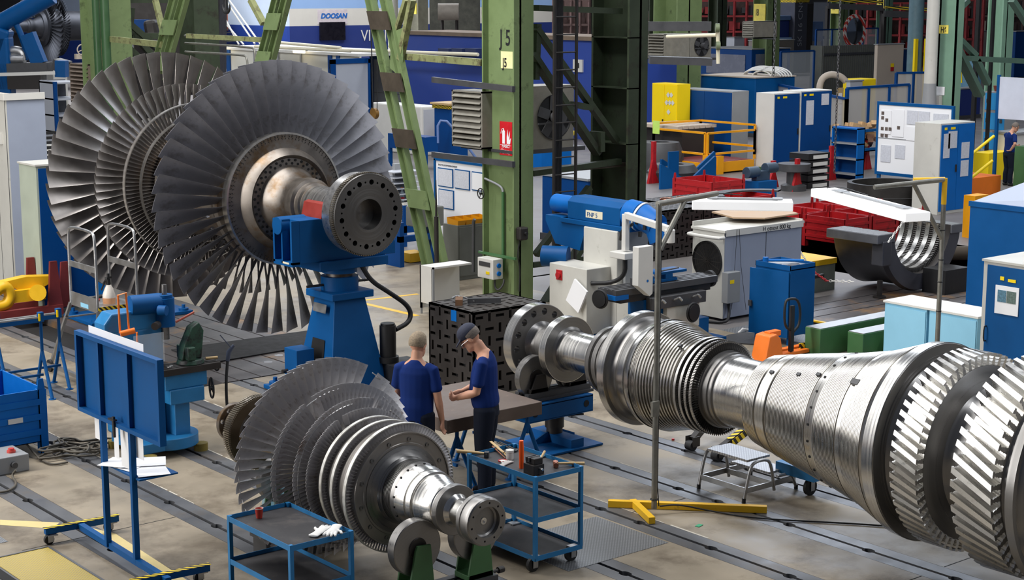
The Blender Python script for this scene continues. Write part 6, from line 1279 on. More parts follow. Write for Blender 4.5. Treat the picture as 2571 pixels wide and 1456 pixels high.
# electrical gear on the front of J5
A=PX(1199,645,JX0-.22);B=PX(1238,703,JX0-.22); t=thing('socket_box','white distribution box with blue sockets on the green column','socket box',(JX0-.1,A.y,B.z)); part('housing',MB().box(JX0-.22,JX0,B.y,A.y,B.z,A.z),WHITE,t,bevel=.008); part('window',MB().box(JX0-.225,JX0-.22,B.y+.08,A.y-.04,A.z-.14,A.z-.06),GREYD,t); part('sticker',MB().box(JX0-.225,JX0-.22,B.y+.1,B.y+.2,B.z+.08,B.z+.13),YELLOWB,t)
for k in (0,1): part('socket',MB().cyl((JX0-.1,B.y-.03,B.z+.1+.14*k),(JX0-.1,B.y,B.z+.1+.14*k),.04,n=16),BLUEL,t,40)
part('cable',MB().tube([(JX0-.1,B.y+.1,B.z),(JX0-.12,B.y+.08,B.z-.16),(JX0-.1,B.y+.0,B.z-.2),(JX0-.04,B.y-.06,B.z-.1),(JX0-.02,B.y-.06,B.z)],.018,8,2),GREYD,t,60); part('mounting_bar',MB().box(JX0-.02,JX0+.02,JY0-.05,JY1+.1,A.z+.02,A.z+.06),GREENM,t)
A=PY(1312,575,JY0-.12);t=thing('junction_box','dark grey round-cornered switch box on the side of the green column','switch box',(A.x,JY0-.06,A.z-.2)); part('housing',MB().box(A.x-.06,A.x+.12,JY0-.14,JY0,A.z-.2,A.z+.03),BLACKI,t,bevel=.03); part('knob',MB().cyl((A.x+.05,JY0-.14,A.z-.08),(A.x+.05,JY0-.18,A.z-.08),.03,n=12),BLACK,t,40); part('cable',MB().tube([(A.x,JY0-.05,A.z-.2),(A.x-.05,JY0-.04,A.z-.45),(A.x+.02,JY0-.03,A.z-.7),(A.x,JY0-.03,0.3)],.012,6,2),BLACK,t,60)
t=thing('conduit_pipe','green and grey conduit bent along the recess of the green column','pipe',(JX0,JY0+.3,0)); q=PX(1263,500,wx-.05); part('pipe',MB().tube([(q.x,q.y,.6),(q.x,q.y,2.0)],.028,10),GREENM,t,60); part('bend',MB().tube([(q.x,q.y,2.0),(q.x,q.y+.05,2.1),(q.x-.05,q.y+.45,2.2)],.02,8,2),GREY,t,60)
t=thing('water_pipe','thin grey pipe with a valve wheel left of the green column','pipe',(JX0,JY1+.1,0)); q=PX(1192,650,JX0); part('pipe',MB().tube([(q.x,q.y,1.45),(q.x,q.y+.03,1.4),(q.x,q.y+.04,.5)],.03,10),GREYD,t,60); part('valve_wheel',wheel(MB(),PX(1207,486,JX0-.15),.09,(1,0,0),4,.01),BLACK,t,50)
t=thing('black_post','tall black tapered post standing by the leaning green strut','post',tuple(G(1097,752))); q=G(1097,752); part('lower_tube',MB().cyl((q.x,q.y,0),(q.x,q.y,1.5),.04,n=12),BLACKI,t,40); part('upper_rod',MB().cyl((q.x,q.y,1.5),(q.x,q.y,2.15),.022,.008,n=10),BLACKI,t,40)
# H6 column group
H6=PB((2383,470),2340,2400,0); x0,x1,y0,y1,_,_=H6
struct('pillar',MB().box(x0,x1,y0,y0+.05,0,9).box(x0,x1,y1-.05,y1,0,9).box(x0+.0,x0+.04,y0,y1,0,9),GREENL)
xw=x0-.0; a=PX(2358,84,xw);b=PX(2382,63,xw); t=single('column_sign',MB().box(xw-.01,xw,b.y,a.y,a.z,b.z),mat('yellow_card',(246,226,100),.6),'yellow card with black letters on the pale green column','sign'); text('lettering','H6',.22,BLACK,FX(xw-.012,a.y-.05,a.z+.03),t,sx=.75,bold=.005)
a=PX(2349,238,xw);b=PX(2373,218,xw); single('notice',MB().box(xw-.02,xw-.01,b.y,a.y,a.z,b.z),PAPER,'white notice low on the pale green column','notice'); a=PX(2349,265,xw);b=PX(2367,240,xw); single('dispenser',MB().box(xw-.15,xw-.01,b.y,a.y,a.z,b.z),WHITE,'white dispenser under the notice on the pale green column','dispenser')
h2=PB((2500,400),2462,2530,0); struct('pillar',MB().box(h2[0],h2[0]+.6,h2[2],h2[2]+.05,0,9).box(h2[0],h2[0]+.6,h2[3]-.05,h2[3],0,9).box(h2[0]+.2,h2[0]+.25,h2[2],h2[3],0,9),GREENL)
hb=MB(); Yh=y0+.3
for a,b,w in (((2398,145),(2600,155),.2),((2400,90),(2450,140),.16),((2395,110),(2460,240),.3),((2540,0),(2600,90),.2),((2400,30),(2430,0),.15),((2450,150),(2480,210),.2)): hb.beam(PY(*a,Yh),PY(*b,Yh),.15,w,up=(0,1,0))
struct('beam',hb,mat('green_grey_girder',(78,104,90),.5,0,.1)); 
t=thing('downpipe','white vertical drain pipe with a black lower end beside the pale green column','pipe',(x0-.6,y1+.1,0)); q=PX(2340,100,x0-.5); part('pipe',MB().cyl((q.x,q.y,2.9),(q.x-.0,q.y,9),.17,n=20),WHITEG,t,40); part('lower_pipe',MB().cyl((q.x,q.y,0),(q.x,q.y,2.3),.2,n=20),BLACK,t,40); part('reducer',MB().cyl((q.x,q.y,2.3),(q.x,q.y,2.9),.2,.17,n=20),GREY,t,40)
q=PX(2450,200,x0+3); t=thing('rail_mast','black ladder-like cable mast right of the pale green column','mast',(q.x,q.y,0)); part('mast',MB().box(q.x,q.x+.1,q.y,q.y+.12,0,9).box(q.x,q.x+.1,q.y-.5,q.y-.42,0,9),BLACK,t)
# crane hook and hanging ropes
q=PX(568,14,14.5); t=thing('crane_hook','black double crane hook hanging at the top of the picture','hook',tuple(q)); part('hook',MB().tube([q+Vector((0,.12*math.cos(a)*1.0,.12*math.sin(a)-.0)) for a in [pi*.95+pi*1.1*k/14 for k in range(15)]],[.012+.02*math.sin(pi*k/14) for k in range(15)],10).cyl(q+Vector((0,0,-.1)),q+Vector((0,0,.25)),.03,n=12).tube([q+Vector((0,.125,0)),q+Vector((0,.05,.14))],.006,5).tube([q+Vector((0,-.125,0)),q+Vector((0,-.05,.14))],.006,5),BLACK,t,60); part('rope',MB().cyl(q+Vector((0,0,.2)),q+Vector((0,0,6)),.01,n=6),BLACK,t)
t=thing('pulley_block','brown pulley hanging on two ropes left of the leaning strut','pulley',tuple(PX(940,285,20))); q=PX(940,285,20); part('sheave',MB().cyl(q+Vector((-.04,0,0)),q+Vector((.04,0,0)),.12,n=24),mat('brass_brown',(120,88,40),.5,.4,.2),t,40); part('rope',MB().cyl(q+Vector((0,.05,.05)),q+Vector((0,.12,5)),.012,n=6).cyl(q+Vector((0,-.1,.05)),q+Vector((0,-.25,5)),.008,n=6),BLACK,t)
for i,(px_,d_,y1_,lb) in enumerate(((1942,45,185,'hanging steel chain in front of the blue cabinets, nearer one'),(2095,30,430,'thin hanging chain beside the white notice board'))):
    q=PX(px_,y1_,d_); m=MB(); z_=q.z; k=0
    while z_<7:
        L_=.09 if i==0 else .05; m.tube([(q.x+(0 if k%2 else L_*.45*math.sin(a)),q.y+(L_*.45*math.sin(a) if k%2 else 0),z_+L_*math.cos(a)) for a in [2*pi*j/8 for j in range(8)]],L_*.2,4,closed=True); z_+=L_*1.45; k+=1
    single('hanging_chain',m,GREYD,lb,'chain','hanging chains',60)
# ------------------------------------------------------------ far part of the hall
W_B=mat('deep_blue_wall',(36,66,150),.6,0,.04,1); W_B2=mat('dark_blue_wall',(24,44,110),.6,0,.04,1); W_L=mat('light_blue_wall',(134,164,206),.6,0,.03,1); W_I=mat('ice_wall',(206,220,240),.6,0,.03,1); W_W=mat('cream_wall',(196,192,184),.6,0,.04,1)
CREAMP=mat('cream_panel',(206,204,192),.55,0,.05,1); GREYP=mat('light_grey_panel',(176,180,188),.5,0,.04,1); BEIGE=mat('beige_panel',(190,176,160),.55,0,.05,1); GREYW=mat('grey_screen',(112,114,108),.6,.2,.12,3)
# hall end walls
struct('wall_back',MB().box(-60,190,200,201,0,30),mat('far_hall_wall',(92,88,86),.8,0,.3,.25)); struct('wall_right',MB().box(189,190,-30,200,0,30),mat('far_hall_wall',(92,88,86),.8,0,.3,.25))
# office block with blue and white bands, sign and screen
c=PY(728,110,88); cx0,cy0=c.x,88.0
def zat(x,y,py):
    lo,hi=-2,14
    for _ in range(40):
        m=(lo+hi)/2
        if PJ((x,y,m))[1]>py: lo=m
        else: hi=m
    return lo
z1_=zat(cx0,cy0,66); z2_=zat(cx0,cy0,22)
t=thing('office_block','office block with blue, white and light blue bands and a black screen','building',(cx0+8,cy0+6,0))
for a,b_,m in ((0,z1_,W_B2),(z1_,z2_,W_W),(z2_,12,W_L)): part('wall',MB().box(cx0,cx0+22,cy0,cy0+.2,a,b_),m,t)
for a,b_,m in ((0,z1_,W_B),(z1_,12,W_I)): part('wall',MB().box(cx0-.2,cx0,cy0,cy0+40,a,b_),m,t)
a=PY(805,46,cy0-.01); text('lettering','DOOSAN',.42,mat('sign_blue',(24,92,168),.5),FY(a.x,cy0-.02,a.z),t,sx=1.06,bold=.02,shear=.22)
a=PY(797,24,cy0);b_=PY(872,60,cy0); part('sign_panel',MB().box(a.x,b_.x,cy0-.01,cy0,b_.z,a.z),mat('sign_panel_grey',(192,182,186),.6),t)
a=PY(801,56,cy0);b_=PY(865,100,cy0); part('screen',MB().box(a.x,b_.x,cy0-.12,cy0,b_.z,a.z),mat('black_screen',(14,12,22),.3),t)
a=PY(906,103,cy0); text('lettering','VITEJTE',1.0,WHITE,FY(a.x,cy0-.02,a.z),t,sx=.9)
a=PX(546,60,cx0-.22);b_=PX(570,0,cx0-.22); part('door',MB().box(cx0-.26,cx0-.2,b_.y,a.y,a.z-.4,b_.z+1),mat('brown_door',(150,84,62),.6),t); part('door_frame',MB().box(cx0-.28,cx0-.2,a.y,a.y+.25,a.z-.4,b_.z+1),BLUEC,t)
t=thing('steel_stairs','grey steel staircase with white handrails beside the office block','stairs',(cx0-1.5,58,0))
Xs=cx0-1.2
for (a,b_) in (((540,28),(612,112)),((566,0),(640,110)),((575,0),(655,112)),((540,0),(600,112))): part('handrail',MB().cyl(PX(*a,Xs),PX(*b_,Xs),.06,n=8),WHITE,t)
for k in range(10):
    q=PX(545+4.2*k,58+7.5*k,Xs+.1); part('step',MB().box(Xs-.7,Xs+.6,q.y-.7,q.y+.7,q.z-.04,q.z),GREYD,t)
# white cabins with lamps behind the huge rotor
b=PB((905,292),535,960,142); x0,x1,y0,y1,_,z1=b
t=thing('cabin_row','long row of cream panelled cabins with blue posts behind the huge rotor','cabins',((x0+x1)/2,(y0+y1)/2,0)); part('wall',MB().box(x0,x0+.1,y0,y1,0,z1),CREAMP,t); part('roof',MB().box(x0-.1,x0+4,y0,y1,z1,z1+.12),WHITE,t)
for px_,w,m in ((575,.35,BLUEC),(700,.12,GREY),(757,.12,GREY),(830,.3,BLUEC),(850,.25,BLUEC),(640,.1,GREY)): q=PX(px_,150,x0); part('post',MB().box(x0-.06,x0,q.y-w/2,q.y+w/2,0,z1),m,t)
for k,px_ in enumerate((553,752)):
    q=PX(px_,128,x0-.4); l=thing('tube_lamp','glowing tubular lamp above the cream cabins, '+('left','right')[k]+' one','lamp',tuple(q),'lamps on the cabin row'); part('diffuser',MB().box(q.x-.1,q.x+.05,q.y-.45,q.y+.45,q.z-.1,q.z+.1),mat('lamp_glow',(255,236,190),.5,emit=3),l,bevel=.04); part('bracket',MB().box(q.x,x0,q.y-.05,q.y+.05,q.z-.02,q.z+.02),GREY,l)
pr=MB()
for a,b_ in (((620,100),(855,120)),((640,117),(880,128)),((850,125),(1200,137))): pr.cyl(PX(*a,x0-1),PX(*b_,x0-1),.07,n=8)
single('roof_rails',pr,CREAM,'thin cream pipes running over the cabin roofs','pipes',smooth=40)
hp=MB(); Xh=JX0+.4
hp.tube([PX(465,90,Xh),PX(655,98,Xh),PX(664,106,Xh),PX(664,158,Xh)],.035,8,1).tube([PX(465,108,Xh),PX(632,118,Xh),PX(640,126,Xh),PX(642,165,Xh)],.025,8,1).tube([PX(465,130,Xh),PX(612,138,Xh),PX(620,144,Xh),PX(622,175,Xh)],.025,8,1)
single('grey_pipes',hp,ALUP,'grey dusty pipes bending down above the huge rotor','pipes',smooth=60)
# white and blue partitions, exit sign
b=PB((1098,285),935,1112,152); x0,x1,y0,y1,_,z1=b
t=thing('partition','white partition wall in blue frames with a green exit sign','partition',((x0+x1)/2,(y0+y1)/2,0)); part('panel',MB().box(x0,x0+.1,y0,y1,0,z1),GREYP,t)
for y_ in (y0,y0+.48*(y1-y0),y1): part('frame',MB().box(x0-.05,x0+.12,y_-.12,y_+.12,0,z1+.1),BLUEC,t)
part('frame',MB().box(x0-.05,x0+.12,y0,y1,z1-.1,z1+.12),BLUEC,t); part('rail',MB().box(x0-.02,x0,y0,y1,z1*.3,z1*.3+.03),GREY,t)
a=PX(1065,188,x0-.02);b_=PX(1080,152,x0-.02); s_=part('exit_sign',MB().box(x0-.04,x0-.02,b_.y,a.y,a.z,b_.z),mat('exit_green',(20,120,80),.5,emit=.15),t); zc=(a.z+b_.z)/2; yc=(a.y+b_.y)/2; h=(b_.z-a.z)
part('arrow',MB().add([(x0-.05,yc-.12,zc-.12*h),(x0-.05,yc+.12,zc-.12*h),(x0-.05,yc,zc-.03*h),(x0-.05,yc+.12,zc-.2*h),(x0-.05,yc-.12,zc-.2*h)],[(2,3,4)]).box(x0-.05,x0-.045,yc-.03,yc+.03,zc-.42*h,zc-.15*h),PAPER,s_); part('running_figure',MB().box(x0-.05,x0-.045,yc-.05,yc+.04,zc+.15*h,zc+.34*h).tube([(x0-.05,yc+.02,zc+.16*h),(x0-.05,yc+.14,zc+.08*h)],.03,5).tube([(x0-.05,yc-.02,zc+.16*h),(x0-.05,yc-.13,zc+.1*h)],.03,5).ob((x0-.05,yc-.0,zc+.39*h),(.01,.08,.08)),PAPER,s_)
b=PB((925,300),827,930,150); 
A=PY(827,150,b[2]-.3);B=PY(926,142,b[2]-.3)
t=thing('partition','white panel wall in a blue frame behind the right rim of the huge rotor','partition',((A.x+B.x)/2,b[2],0)); part('panel',MB().box(A.x,B.x,b[2]-.35,b[2]-.3,0,A.z),GREYP,t); part('frame',MB().box(A.x,A.x+.25,b[2]-.4,b[2]-.3,0,A.z).box(A.x,B.x,b[2]-.4,b[2]-.3,A.z-.18,A.z+.03).box(B.x-.1,B.x,b[2]-.4,b[2]-.3,0,A.z),BLUEC,t)
# blue building behind the J5 tower
q=G(1478,352); x0=q.x; a=PX(1015,86,x0);y1=a.y; z1=a.z
t=thing('blue_building','long low bright blue building with a small window, behind the green tower','building',(x0+3,(q.y+y1)/2,0)); part('wall',MB().box(x0,x0+.2,q.y-2,y1,0,z1),W_B,t); part('roof',MB().box(x0-.1,x0+2.4,q.y-2,y1,z1,z1+.15),mat('dusty_roof',(120,104,88),.8,0,.2,2),t); part('end_wall',MB().box(x0,x0+2.4,q.y-2.1,q.y-2,0,z1),W_B,t)
a=PX(1442,180,x0);b_=PX(1465,150,x0); f=part('window',MB().box(x0-.08,x0,b_.y,a.y,a.z,b_.z),WHITE,t); part('pane',MB().box(x0-.1,x0-.08,b_.y+.15,a.y-.15,a.z+.15,b_.z-.12),BLACK,f)
for k in range(3): a=PX(1110+34*k,142,x0-.7);b_=PX(1136+34*k,122,x0-.7); part('duct',MB().box(x0-.9,x0-.3,b_.y,a.y,a.z,b_.z),mat('navy_duct',(34,46,84),.5),t)
# things between the partitions and the leaning strut
b=PB((1058,392),935,1106,268); t=thing('white_hood','big white machine hood with a grey door panel behind the leaning strut','hood',((b[0]+b[1])/2,(b[2]+b[3])/2,0)); part('body',MB().box(b[0],b[1],b[2],b[3],0,b[5]),WHITE,t,bevel=.05); part('door',MB().box(b[0]+.1,b[1]-.05,b[2]-.02,b[2],.4,b[5]-.1),GREYP,t)
b=PB((1068,430),975,1100,345); t=thing('blue_bench','blue steel bench with tubular hoop rail left of the middle board','bench',((b[0]+b[1])/2,(b[2]+b[3])/2,0)); part('top',MB().box(b[0],b[1],b[2],b[3],b[5]-.45,b[5]),BLUEC,t); part('leg',MB().box(b[0],b[0]+.1,b[2],b[2]+.1,0,b[5]-.45),BLUEC,t); part('leg',MB().box(b[1]-.1,b[1],b[2],b[2]+.1,0,b[5]-.45),BLUEC,t); part('leg',MB().box(b[0],b[0]+.1,b[3]-.1,b[3],0,b[5]-.45),BLUEC,t); part('hoop',MB().tube([(b[1],b[2],b[5]-.2),(b[1],b[2],b[5]+.5),(b[1]+.3,b[2]-.2,b[5]+.45),(b[1]+1.2,b[2]-.6,b[5]-.9)],.04,8,1),mat('blue_grey_tube',(96,120,170),.4),t,60)
b=PB((1130,420),1108,1134,262); t=thing('small_lift','dark blue frame with a hazard striped top left of the louvred heater','frame',((b[0]+b[1])/2,(b[2]+b[3])/2,0)); part('body',MB().box(b[0],b[0]+.7,b[2],b[2]+.8,0,b[5]-.15),BLUEC,t); part('cap',MB().box(b[0]-.05,b[0]+.75,b[2]-.05,b[2]+.85,b[5]-.15,b[5]-.03),HAZF,t); part('timber',MB().box(b[0]-.1,b[0]+.8,b[2]-.1,b[2]+.9,b[5]-.03,b[5]+.03),WOOD,t)
for i,(n_,x,y,yt,w,m,lb) in enumerate((('locker_box',1130,395,305,.6,REDD,'dark red box left of the louvred heater'),('locker_box',1142,385,312,.5,YELLOW,'small yellow box edge left of the louvred heater'))):
    q=G(x,y); single(n_,MB().box(q.x,q.x+w,q.y,q.y+w,0,zat(q.x,q.y,yt)),m,lb,'box',bevel=.02)
# shelf with bottle by the rotor flange
b=PB((1015,620),978,1060,440); t=thing('work_table','cluttered white-topped bench behind the coupling flange of the huge rotor','bench',((b[0]+b[1])/2,(b[2]+b[3])/2,0)); part('top',MB().box(b[0],b[1],b[2],b[3],.9,.95),WHITE,t); part('frame',MB().box(b[0],b[0]+.08,b[2],b[2]+.08,0,.9).box(b[1]-.08,b[1],b[2],b[2]+.08,0,.9).box(b[0],b[1],b[2],b[2]+.05,.3,.45),BLUEC,t)
sh_=part('shelf_unit',MB().box(b[0]+.1,b[0]+.5,b[3]-.1,b[3],.95,1.75),GREY,t)
for k in range(6): part('shelf',MB().box(b[0]-.2,b[0]+.5,b[3]-.5,b[3],1.0+.12*k,1.02+.12*k),GREYP,t)
q=Vector((b[0]+.1,b[2]+.2,.95)); t=single('bottle',MB().lathe([(.95,0),(.95,.05),(1.12,.05),(1.2,.02),(1.24,.02),(1.24,0)],16,'Z',(q.x,q.y,0)),mat('clear_bottle',(190,206,214),.2,0,0,alpha=.7),'clear drink bottle with a red label behind the toothed flange','bottle',smooth=40); part('label',MB().lathe([(1.0,.052),(1.06,.052)],16,'Z',(q.x,q.y,0)),RED,t); part('cap',MB().cyl((q.x,q.y,1.24),(q.x,q.y,1.27),.025,n=12),ORANGE,t)
t=thing('pipe_vice','blue screw press machine between the flange and the leaning strut','press',(16.6,24.5,0)); q=G(1005,672); 
part('frame',MB().box(q.x,q.x+.9,q.y,q.y+.1,.5,.62).box(q.x,q.x+.1,q.y,q.y+.5,0,.9).box(q.x+.8,q.x+.9,q.y,q.y+.5,0,.9),BLUEC,t); part('housing',MB().box(q.x+.5,q.x+1.1,q.y+.0,q.y+.5,.75,1.15),GREYW,t,bevel=.02)
q=G(1060,658); t=thing('yellow_pallet','yellow steel box on the floor left of the leaning strut','box',(q.x,q.y,0)); part('box',MB().box(q.x-.3,q.x+.1,q.y,q.y+.4,.02,.2),YELLOW,t)
# middle notice board, grey cabinet with yellow bins, white desk
X_=20.4; A=PX(1095,402,X_);B=PX(1222,418,X_); zb=PX(1112,600,X_).z
t=thing('notice_board','white notice board with blue-framed printed sheets left of the green column','notice board',(X_,(A.y+B.y)/2,0)); part('panel',MB().box(X_,X_+.05,B.y-.6,A.y,.25,A.z),PAPER,t); part('frame',MB().box(X_-.03,X_+.05,A.y,A.y+.05,0,A.z+.03).box(X_-.03,X_+.05,B.y-.6,A.y+.05,A.z,A.z+.05),BLUE,t); part('leg',MB().box(X_,X_+.04,A.y-.4,A.y-.36,0,.4),BLUE,t)
for px_,py_,w,h,m in ((1099,420,38,48,PAPERG),(1141,424,38,50,PAPERG),(1184,430,36,48,PAPER),(1101,473,38,50,PAPERG)):
    a=PX(px_,py_,X_-.02);b_=PX(px_+w,py_+h*.93+8,X_-.02); f=part('sheet_frame',MB().box(X_-.02,X_,b_.y,a.y,b_.z,a.z),BLUE,t); part('sheet',MB().box(X_-.026,X_-.02,b_.y+.02,a.y-.02,b_.z+.02,a.z-.02),m,f)
text('lettering','SHOP FLOOR MANAGEMENT',.05,GREYD,FX(X_-.01,A.y-.08,A.z-.1),t)
b=PB((1150,705),1113,1236,567); x0,x1,y0,y1,_,z1=b; t=cabinet(b,GREYW,GREYW,'Y',1,'grey low cabinet carrying yellow plastic bins, left of the green column',stick=False,handle=False)
for k in range(4):
    xx=x0+.02+k*.2; s_=thing('storage_bin','yellow plastic bin on the grey cabinet, number %s from the left edge'%('one','two','three','four')[k],'bin',(xx,y0+.1,z1),'yellow bins on the grey cabinet'); part('body',MB().add([(xx,y0+.02,z1),(xx+.17,y0+.02,z1),(xx+.17,y0+.35,z1),(xx,y0+.35,z1),(xx-.01,y0,z1+.09),(xx+.18,y0,z1+.09),(xx+.18,y0+.36,z1+.13),(xx-.01,y0+.36,z1+.13)],[(3,2,1,0),(0,1,5,4),(1,2,6,5),(2,3,7,6),(3,0,4,7)]),YELLOW if 0 else ORANGEY,s_)
t=thing('white_desk','white desk with thin legs between the leaning strut and the black cube','desk',(16.5,22.4,0)); b=PB((1088,795),1055,1150,672); x0,x1,y0,y1,_,z1=b
part('top',MB().box(x0,x1+.3,y0,y1,z1-.03,z1),WHITE,t); part('side',MB().box(x0,x0+.03,y0+.05,y1,.2,z1-.03),WHITE,t); part('back',MB().box(x0,x1+.3,y1-.03,y1,.1,z1),WHITE,t); part('leg',MB().box(x0,x0+.03,y0,y0+.03,0,z1),GREY,t); part('leg',MB().box(x0,x0+.03,y1-.03,y1,0,z1),GREY,t)
# ------------------------------------------------------------ left edge background
b=PB((38,735),-70,135,252); x0,x1,y0,y1,_,z1=b
t=thing('switch_cabinet','very tall off-white and pale blue switch cabinet at the left edge','cabinet',((x0+x1)/2,(y0+y1)/2,0)); part('front',MB().box(x0,x0+.03,y0,y1,.1,z1),WHITEG,t); part('body',MB().box(x0+.03,x1,y0,y1,.0,z1),GREYB,t); part('top_rail',MB().box(x0-.02,x1,y0-.03,y0,z1,z1+.12).box(x0-.03,x0,y0,y1,z1,z1+.12),WHITE,t); part('roof',MB().box(x0,x1,y0,y1,z1,z1+.02),BEIGE,t)
part('switch',MB().box(x0-.03,x0,y0+.18,y0+.3,z1-.8,z1-.6),WHITE,t); part('seam',MB().box(x0-.004,x0,y0+.5,y0+.51,.1,z1),GREYD,t); part('seam',MB().box(x0-.004,x0,y0,y0+.02,.1,z1),GREYD,t)
b=PB((108,790),66,240,418); cabinet(resize(b,1.0),mat('pale_green_enamel',(168,176,160),.5,0,.06,2),BLUEC,'Y',1,'tall pale green cabinet with a dark blue front behind the ladder',top=WHITEG,stick=False,handle=False)
b=PB((100,640),94,170,366); t=thing('air_conditioner','white air conditioner with a black grille behind the pale green cabinet','air conditioner',((b[0]+b[1])/2,(b[2]+b[3])/2,0)); part('housing',MB().box(b[0],b[1],b[2],b[2]+.5,1.6,b[5]),WHITE,t,bevel=.03); part('stand',MB().box(b[0]+.1,b[1]-.1,b[2]+.1,b[2]+.4,0,1.6),GREYD,t); gr=MB()
for k in range(9): gr.box(b[0]+.1,b[1]-.05,b[2]-.01,b[2],1.7+.1*k,1.76+.1*k)
part('grille',gr,BLACK,t,kind='stuff')
b=PB((200,660),110,300,205); b=PB((150,420),108,215,205); x0,x1,y0,y1,_,z1=b
t=thing('shelf_cabinet','blue and grey shelf cabinet with dark bays, left of the left green column','shelf',((x0+x1)/2,(y0+y1)/2,0)); part('side',MB().box(x0,x0+.05,y0,y1,0,z1),GREYP,t); part('post',MB().box(x0-.1,x0,y0-.1,y0,0,z1).box(x1,x1+.1,y0-.1,y0,0,z1),BLUEC,t); part('back',MB().box(x0,x1,y1-.05,y1,0,z1),mat('dark_bay',(90,92,98),.6),t)
for k in range(4): part('shelf',MB().box(x0,x1,y0,y1,z1*(.4+.19*k),z1*(.4+.19*k)+.05),GREYP,t)
# blue rail machine and yellow hook on red frames
X_=9.0; t=thing('blue_guard','blue sheet guard rail at the left edge in front of the tall cabinets','guard',(10.0,27,0)); q=PB((68,720),-60,72,495); Xg=G(68,700).x
A=PX(68,494,Xg);B=PX(-80,500,Xg)
for (p1,p2) in (((-80,496),(69,501)),((-80,522),(69,562)),((-80,583),(69,650))): a=PX(p1[0],p1[1],Xg);z0=PX(68,p2[1],Xg).z; zt=PX(68,p2[1]-( 7 if p2[1]<510 else (40 if p2[1]<570 else 68)),Xg).z; part('panel',MB().box(Xg,Xg+.04,A.y,B.y,z0,zt),BLUEC,t)
part('post',MB().box(Xg-.03,Xg+.06,A.y-.08,A.y,PX(68,652,Xg).z-.6,A.z),BLUEC,t); part('step',MB().box(Xg,Xg+1,A.y,B.y,.1,.3),GREYP,t); part('under_frame',MB().box(Xg+.2,Xg+.9,A.y+.1,B.y,0,.1),BLACKI,t)
part('leg',MB().box(Xg,Xg+.08,A.y,A.y+.08,0,PX(68,650,Xg).z),BLUEC,t)
p=G(60,800); t=thing('lifting_hook','yellow cast lifting hook lying on a dark red frame behind the ladder','hook',(p.x,p.y,.2)); Yq=p.y
def q2(x,y): v=PY(x,y,Yq); return (v.x,v.z)
part('beam',MB().prism([q2(-20,712),q2(8,712),q2(45,728),q2(90,728),q2(128,705),q2(128,690),q2(60,692),q2(0,706)][::-1],Yq-.1,Yq+.1),YELLOW,t,bevel=.01); part('hook',MB().tube([PY(-15,735,Yq-.15),PY(12,715,Yq-.15),PY(28,740,Yq-.15),PY(18,765,Yq-.15),PY(-15,772,Yq-.15)],.10,12,2).cyl(PY(95,735,Yq-.3),PY(95,735,Yq+.2),.14,n=20).beam(PY(30,745,Yq-.15),PY(110,735,Yq-.15),.14,.2),YELLOW,t,50)
t=thing('carrying_skid','dark red steel frame with lugs carrying the yellow hook','frame',(p.x,p.y,0)); a=PY(-30,775,Yq);b_=PY(140,750,Yq); part('beam',MB().box(a.x,b_.x,Yq-.3,Yq-.2,.05,.22).box(a.x,b_.x,Yq+.3,Yq+.4,.05,.22),REDD,t)
for px_,py_,yy in ((78,690,.35),(115,690,.35),(135,700,-.25),(162,700,.1)): v=PY(px_,py_,Yq+yy); part('lug',MB().prism([(v.x-.14,.1),(v.x+.14,.1),(v.x+.09,.55),(v.x+.06,v.z+.3),(v.x-.06,v.z+.3),(v.x-.09,.55)],Yq+yy-.03,Yq+yy+.03),REDD,t)
# far left machine with a dark rotor
src=[o for o in C.objects if o.name=='turbine_rotor'][0]
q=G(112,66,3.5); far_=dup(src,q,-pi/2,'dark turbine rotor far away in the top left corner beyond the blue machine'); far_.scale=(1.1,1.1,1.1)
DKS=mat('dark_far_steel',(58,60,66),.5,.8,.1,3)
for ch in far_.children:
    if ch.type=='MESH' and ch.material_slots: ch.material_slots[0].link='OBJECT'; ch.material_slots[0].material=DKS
q0=G(40,330); 
def fpt(px_,py_,D=62):
    r=pray(px_,py_); k=D/(r.x*FWH.x+r.y*FWH.y); return Vector((0,0,CH))+r*k
t=thing('far_machine','blue machine with a diagonal boom and silver ducts in the top left corner','machine',tuple(fpt(60,300)))
part('boom',MB().cyl(fpt(-30,76),fpt(130,-12),.34,n=20),BLUE,t,40); part('housing',MB().beam(fpt(-40,165),fpt(31,165),.8,2.2).beam(fpt(-40,110),fpt(15,130),.8,1.6),BLUE,t,bevel=.1); part('strap',MB().tube([fpt(35,50),fpt(55,90),fpt(72,150)],.12,8,2),BLUE,t,60); part('leg',MB().beam(fpt(70,85),fpt(100,160),.5,.5),BLUE,t); part('duct',MB().tube([fpt(22,128),fpt(45,126),fpt(56,134),fpt(60,150)],.17,12,2).cyl(fpt(28,148),fpt(62,148),.22,n=16),ALU,t,60)
part('bed',MB().beam(fpt(-30,172),fpt(125,168),.8,.35).beam(fpt(140,160),fpt(170,168),1,.4),GREYD,t); part('light_strip',MB().beam(fpt(-30,188,61),fpt(138,183,61),.05,.12),WHITE,t); part('side_box',MB().beam(fpt(142,172,61.5),fpt(168,173,61.5),.5,.6),BLUE,t); part('front',MB().beam(fpt(-30,205),fpt(110,203),.8,.55),BLACKI,t)
b=PB((140,330),124,176,158); single('grey_console',MB().box(b[0],b[1],b[2],b[3],0,b[5]),WHITEG,'grey-white cabinet top behind the brown louvred heater','cabinet',bevel=.03)
q=fpt(208,125,50); single('valve_wheels',wheel(wheel(MB(),q,.16,(-.4,-1,0),3,.02),q+Vector((.25,0,0)),.16,(1,-.3,0),3,.02).beam(q+Vector((-.2,.1,-.2)),q+Vector((.4,.1,-.2)),.15,.15),BEIGE,'beige valve wheels left of the left green column','valve')
b=PB((600,240),440,620,55); q=fpt(435,110,48)
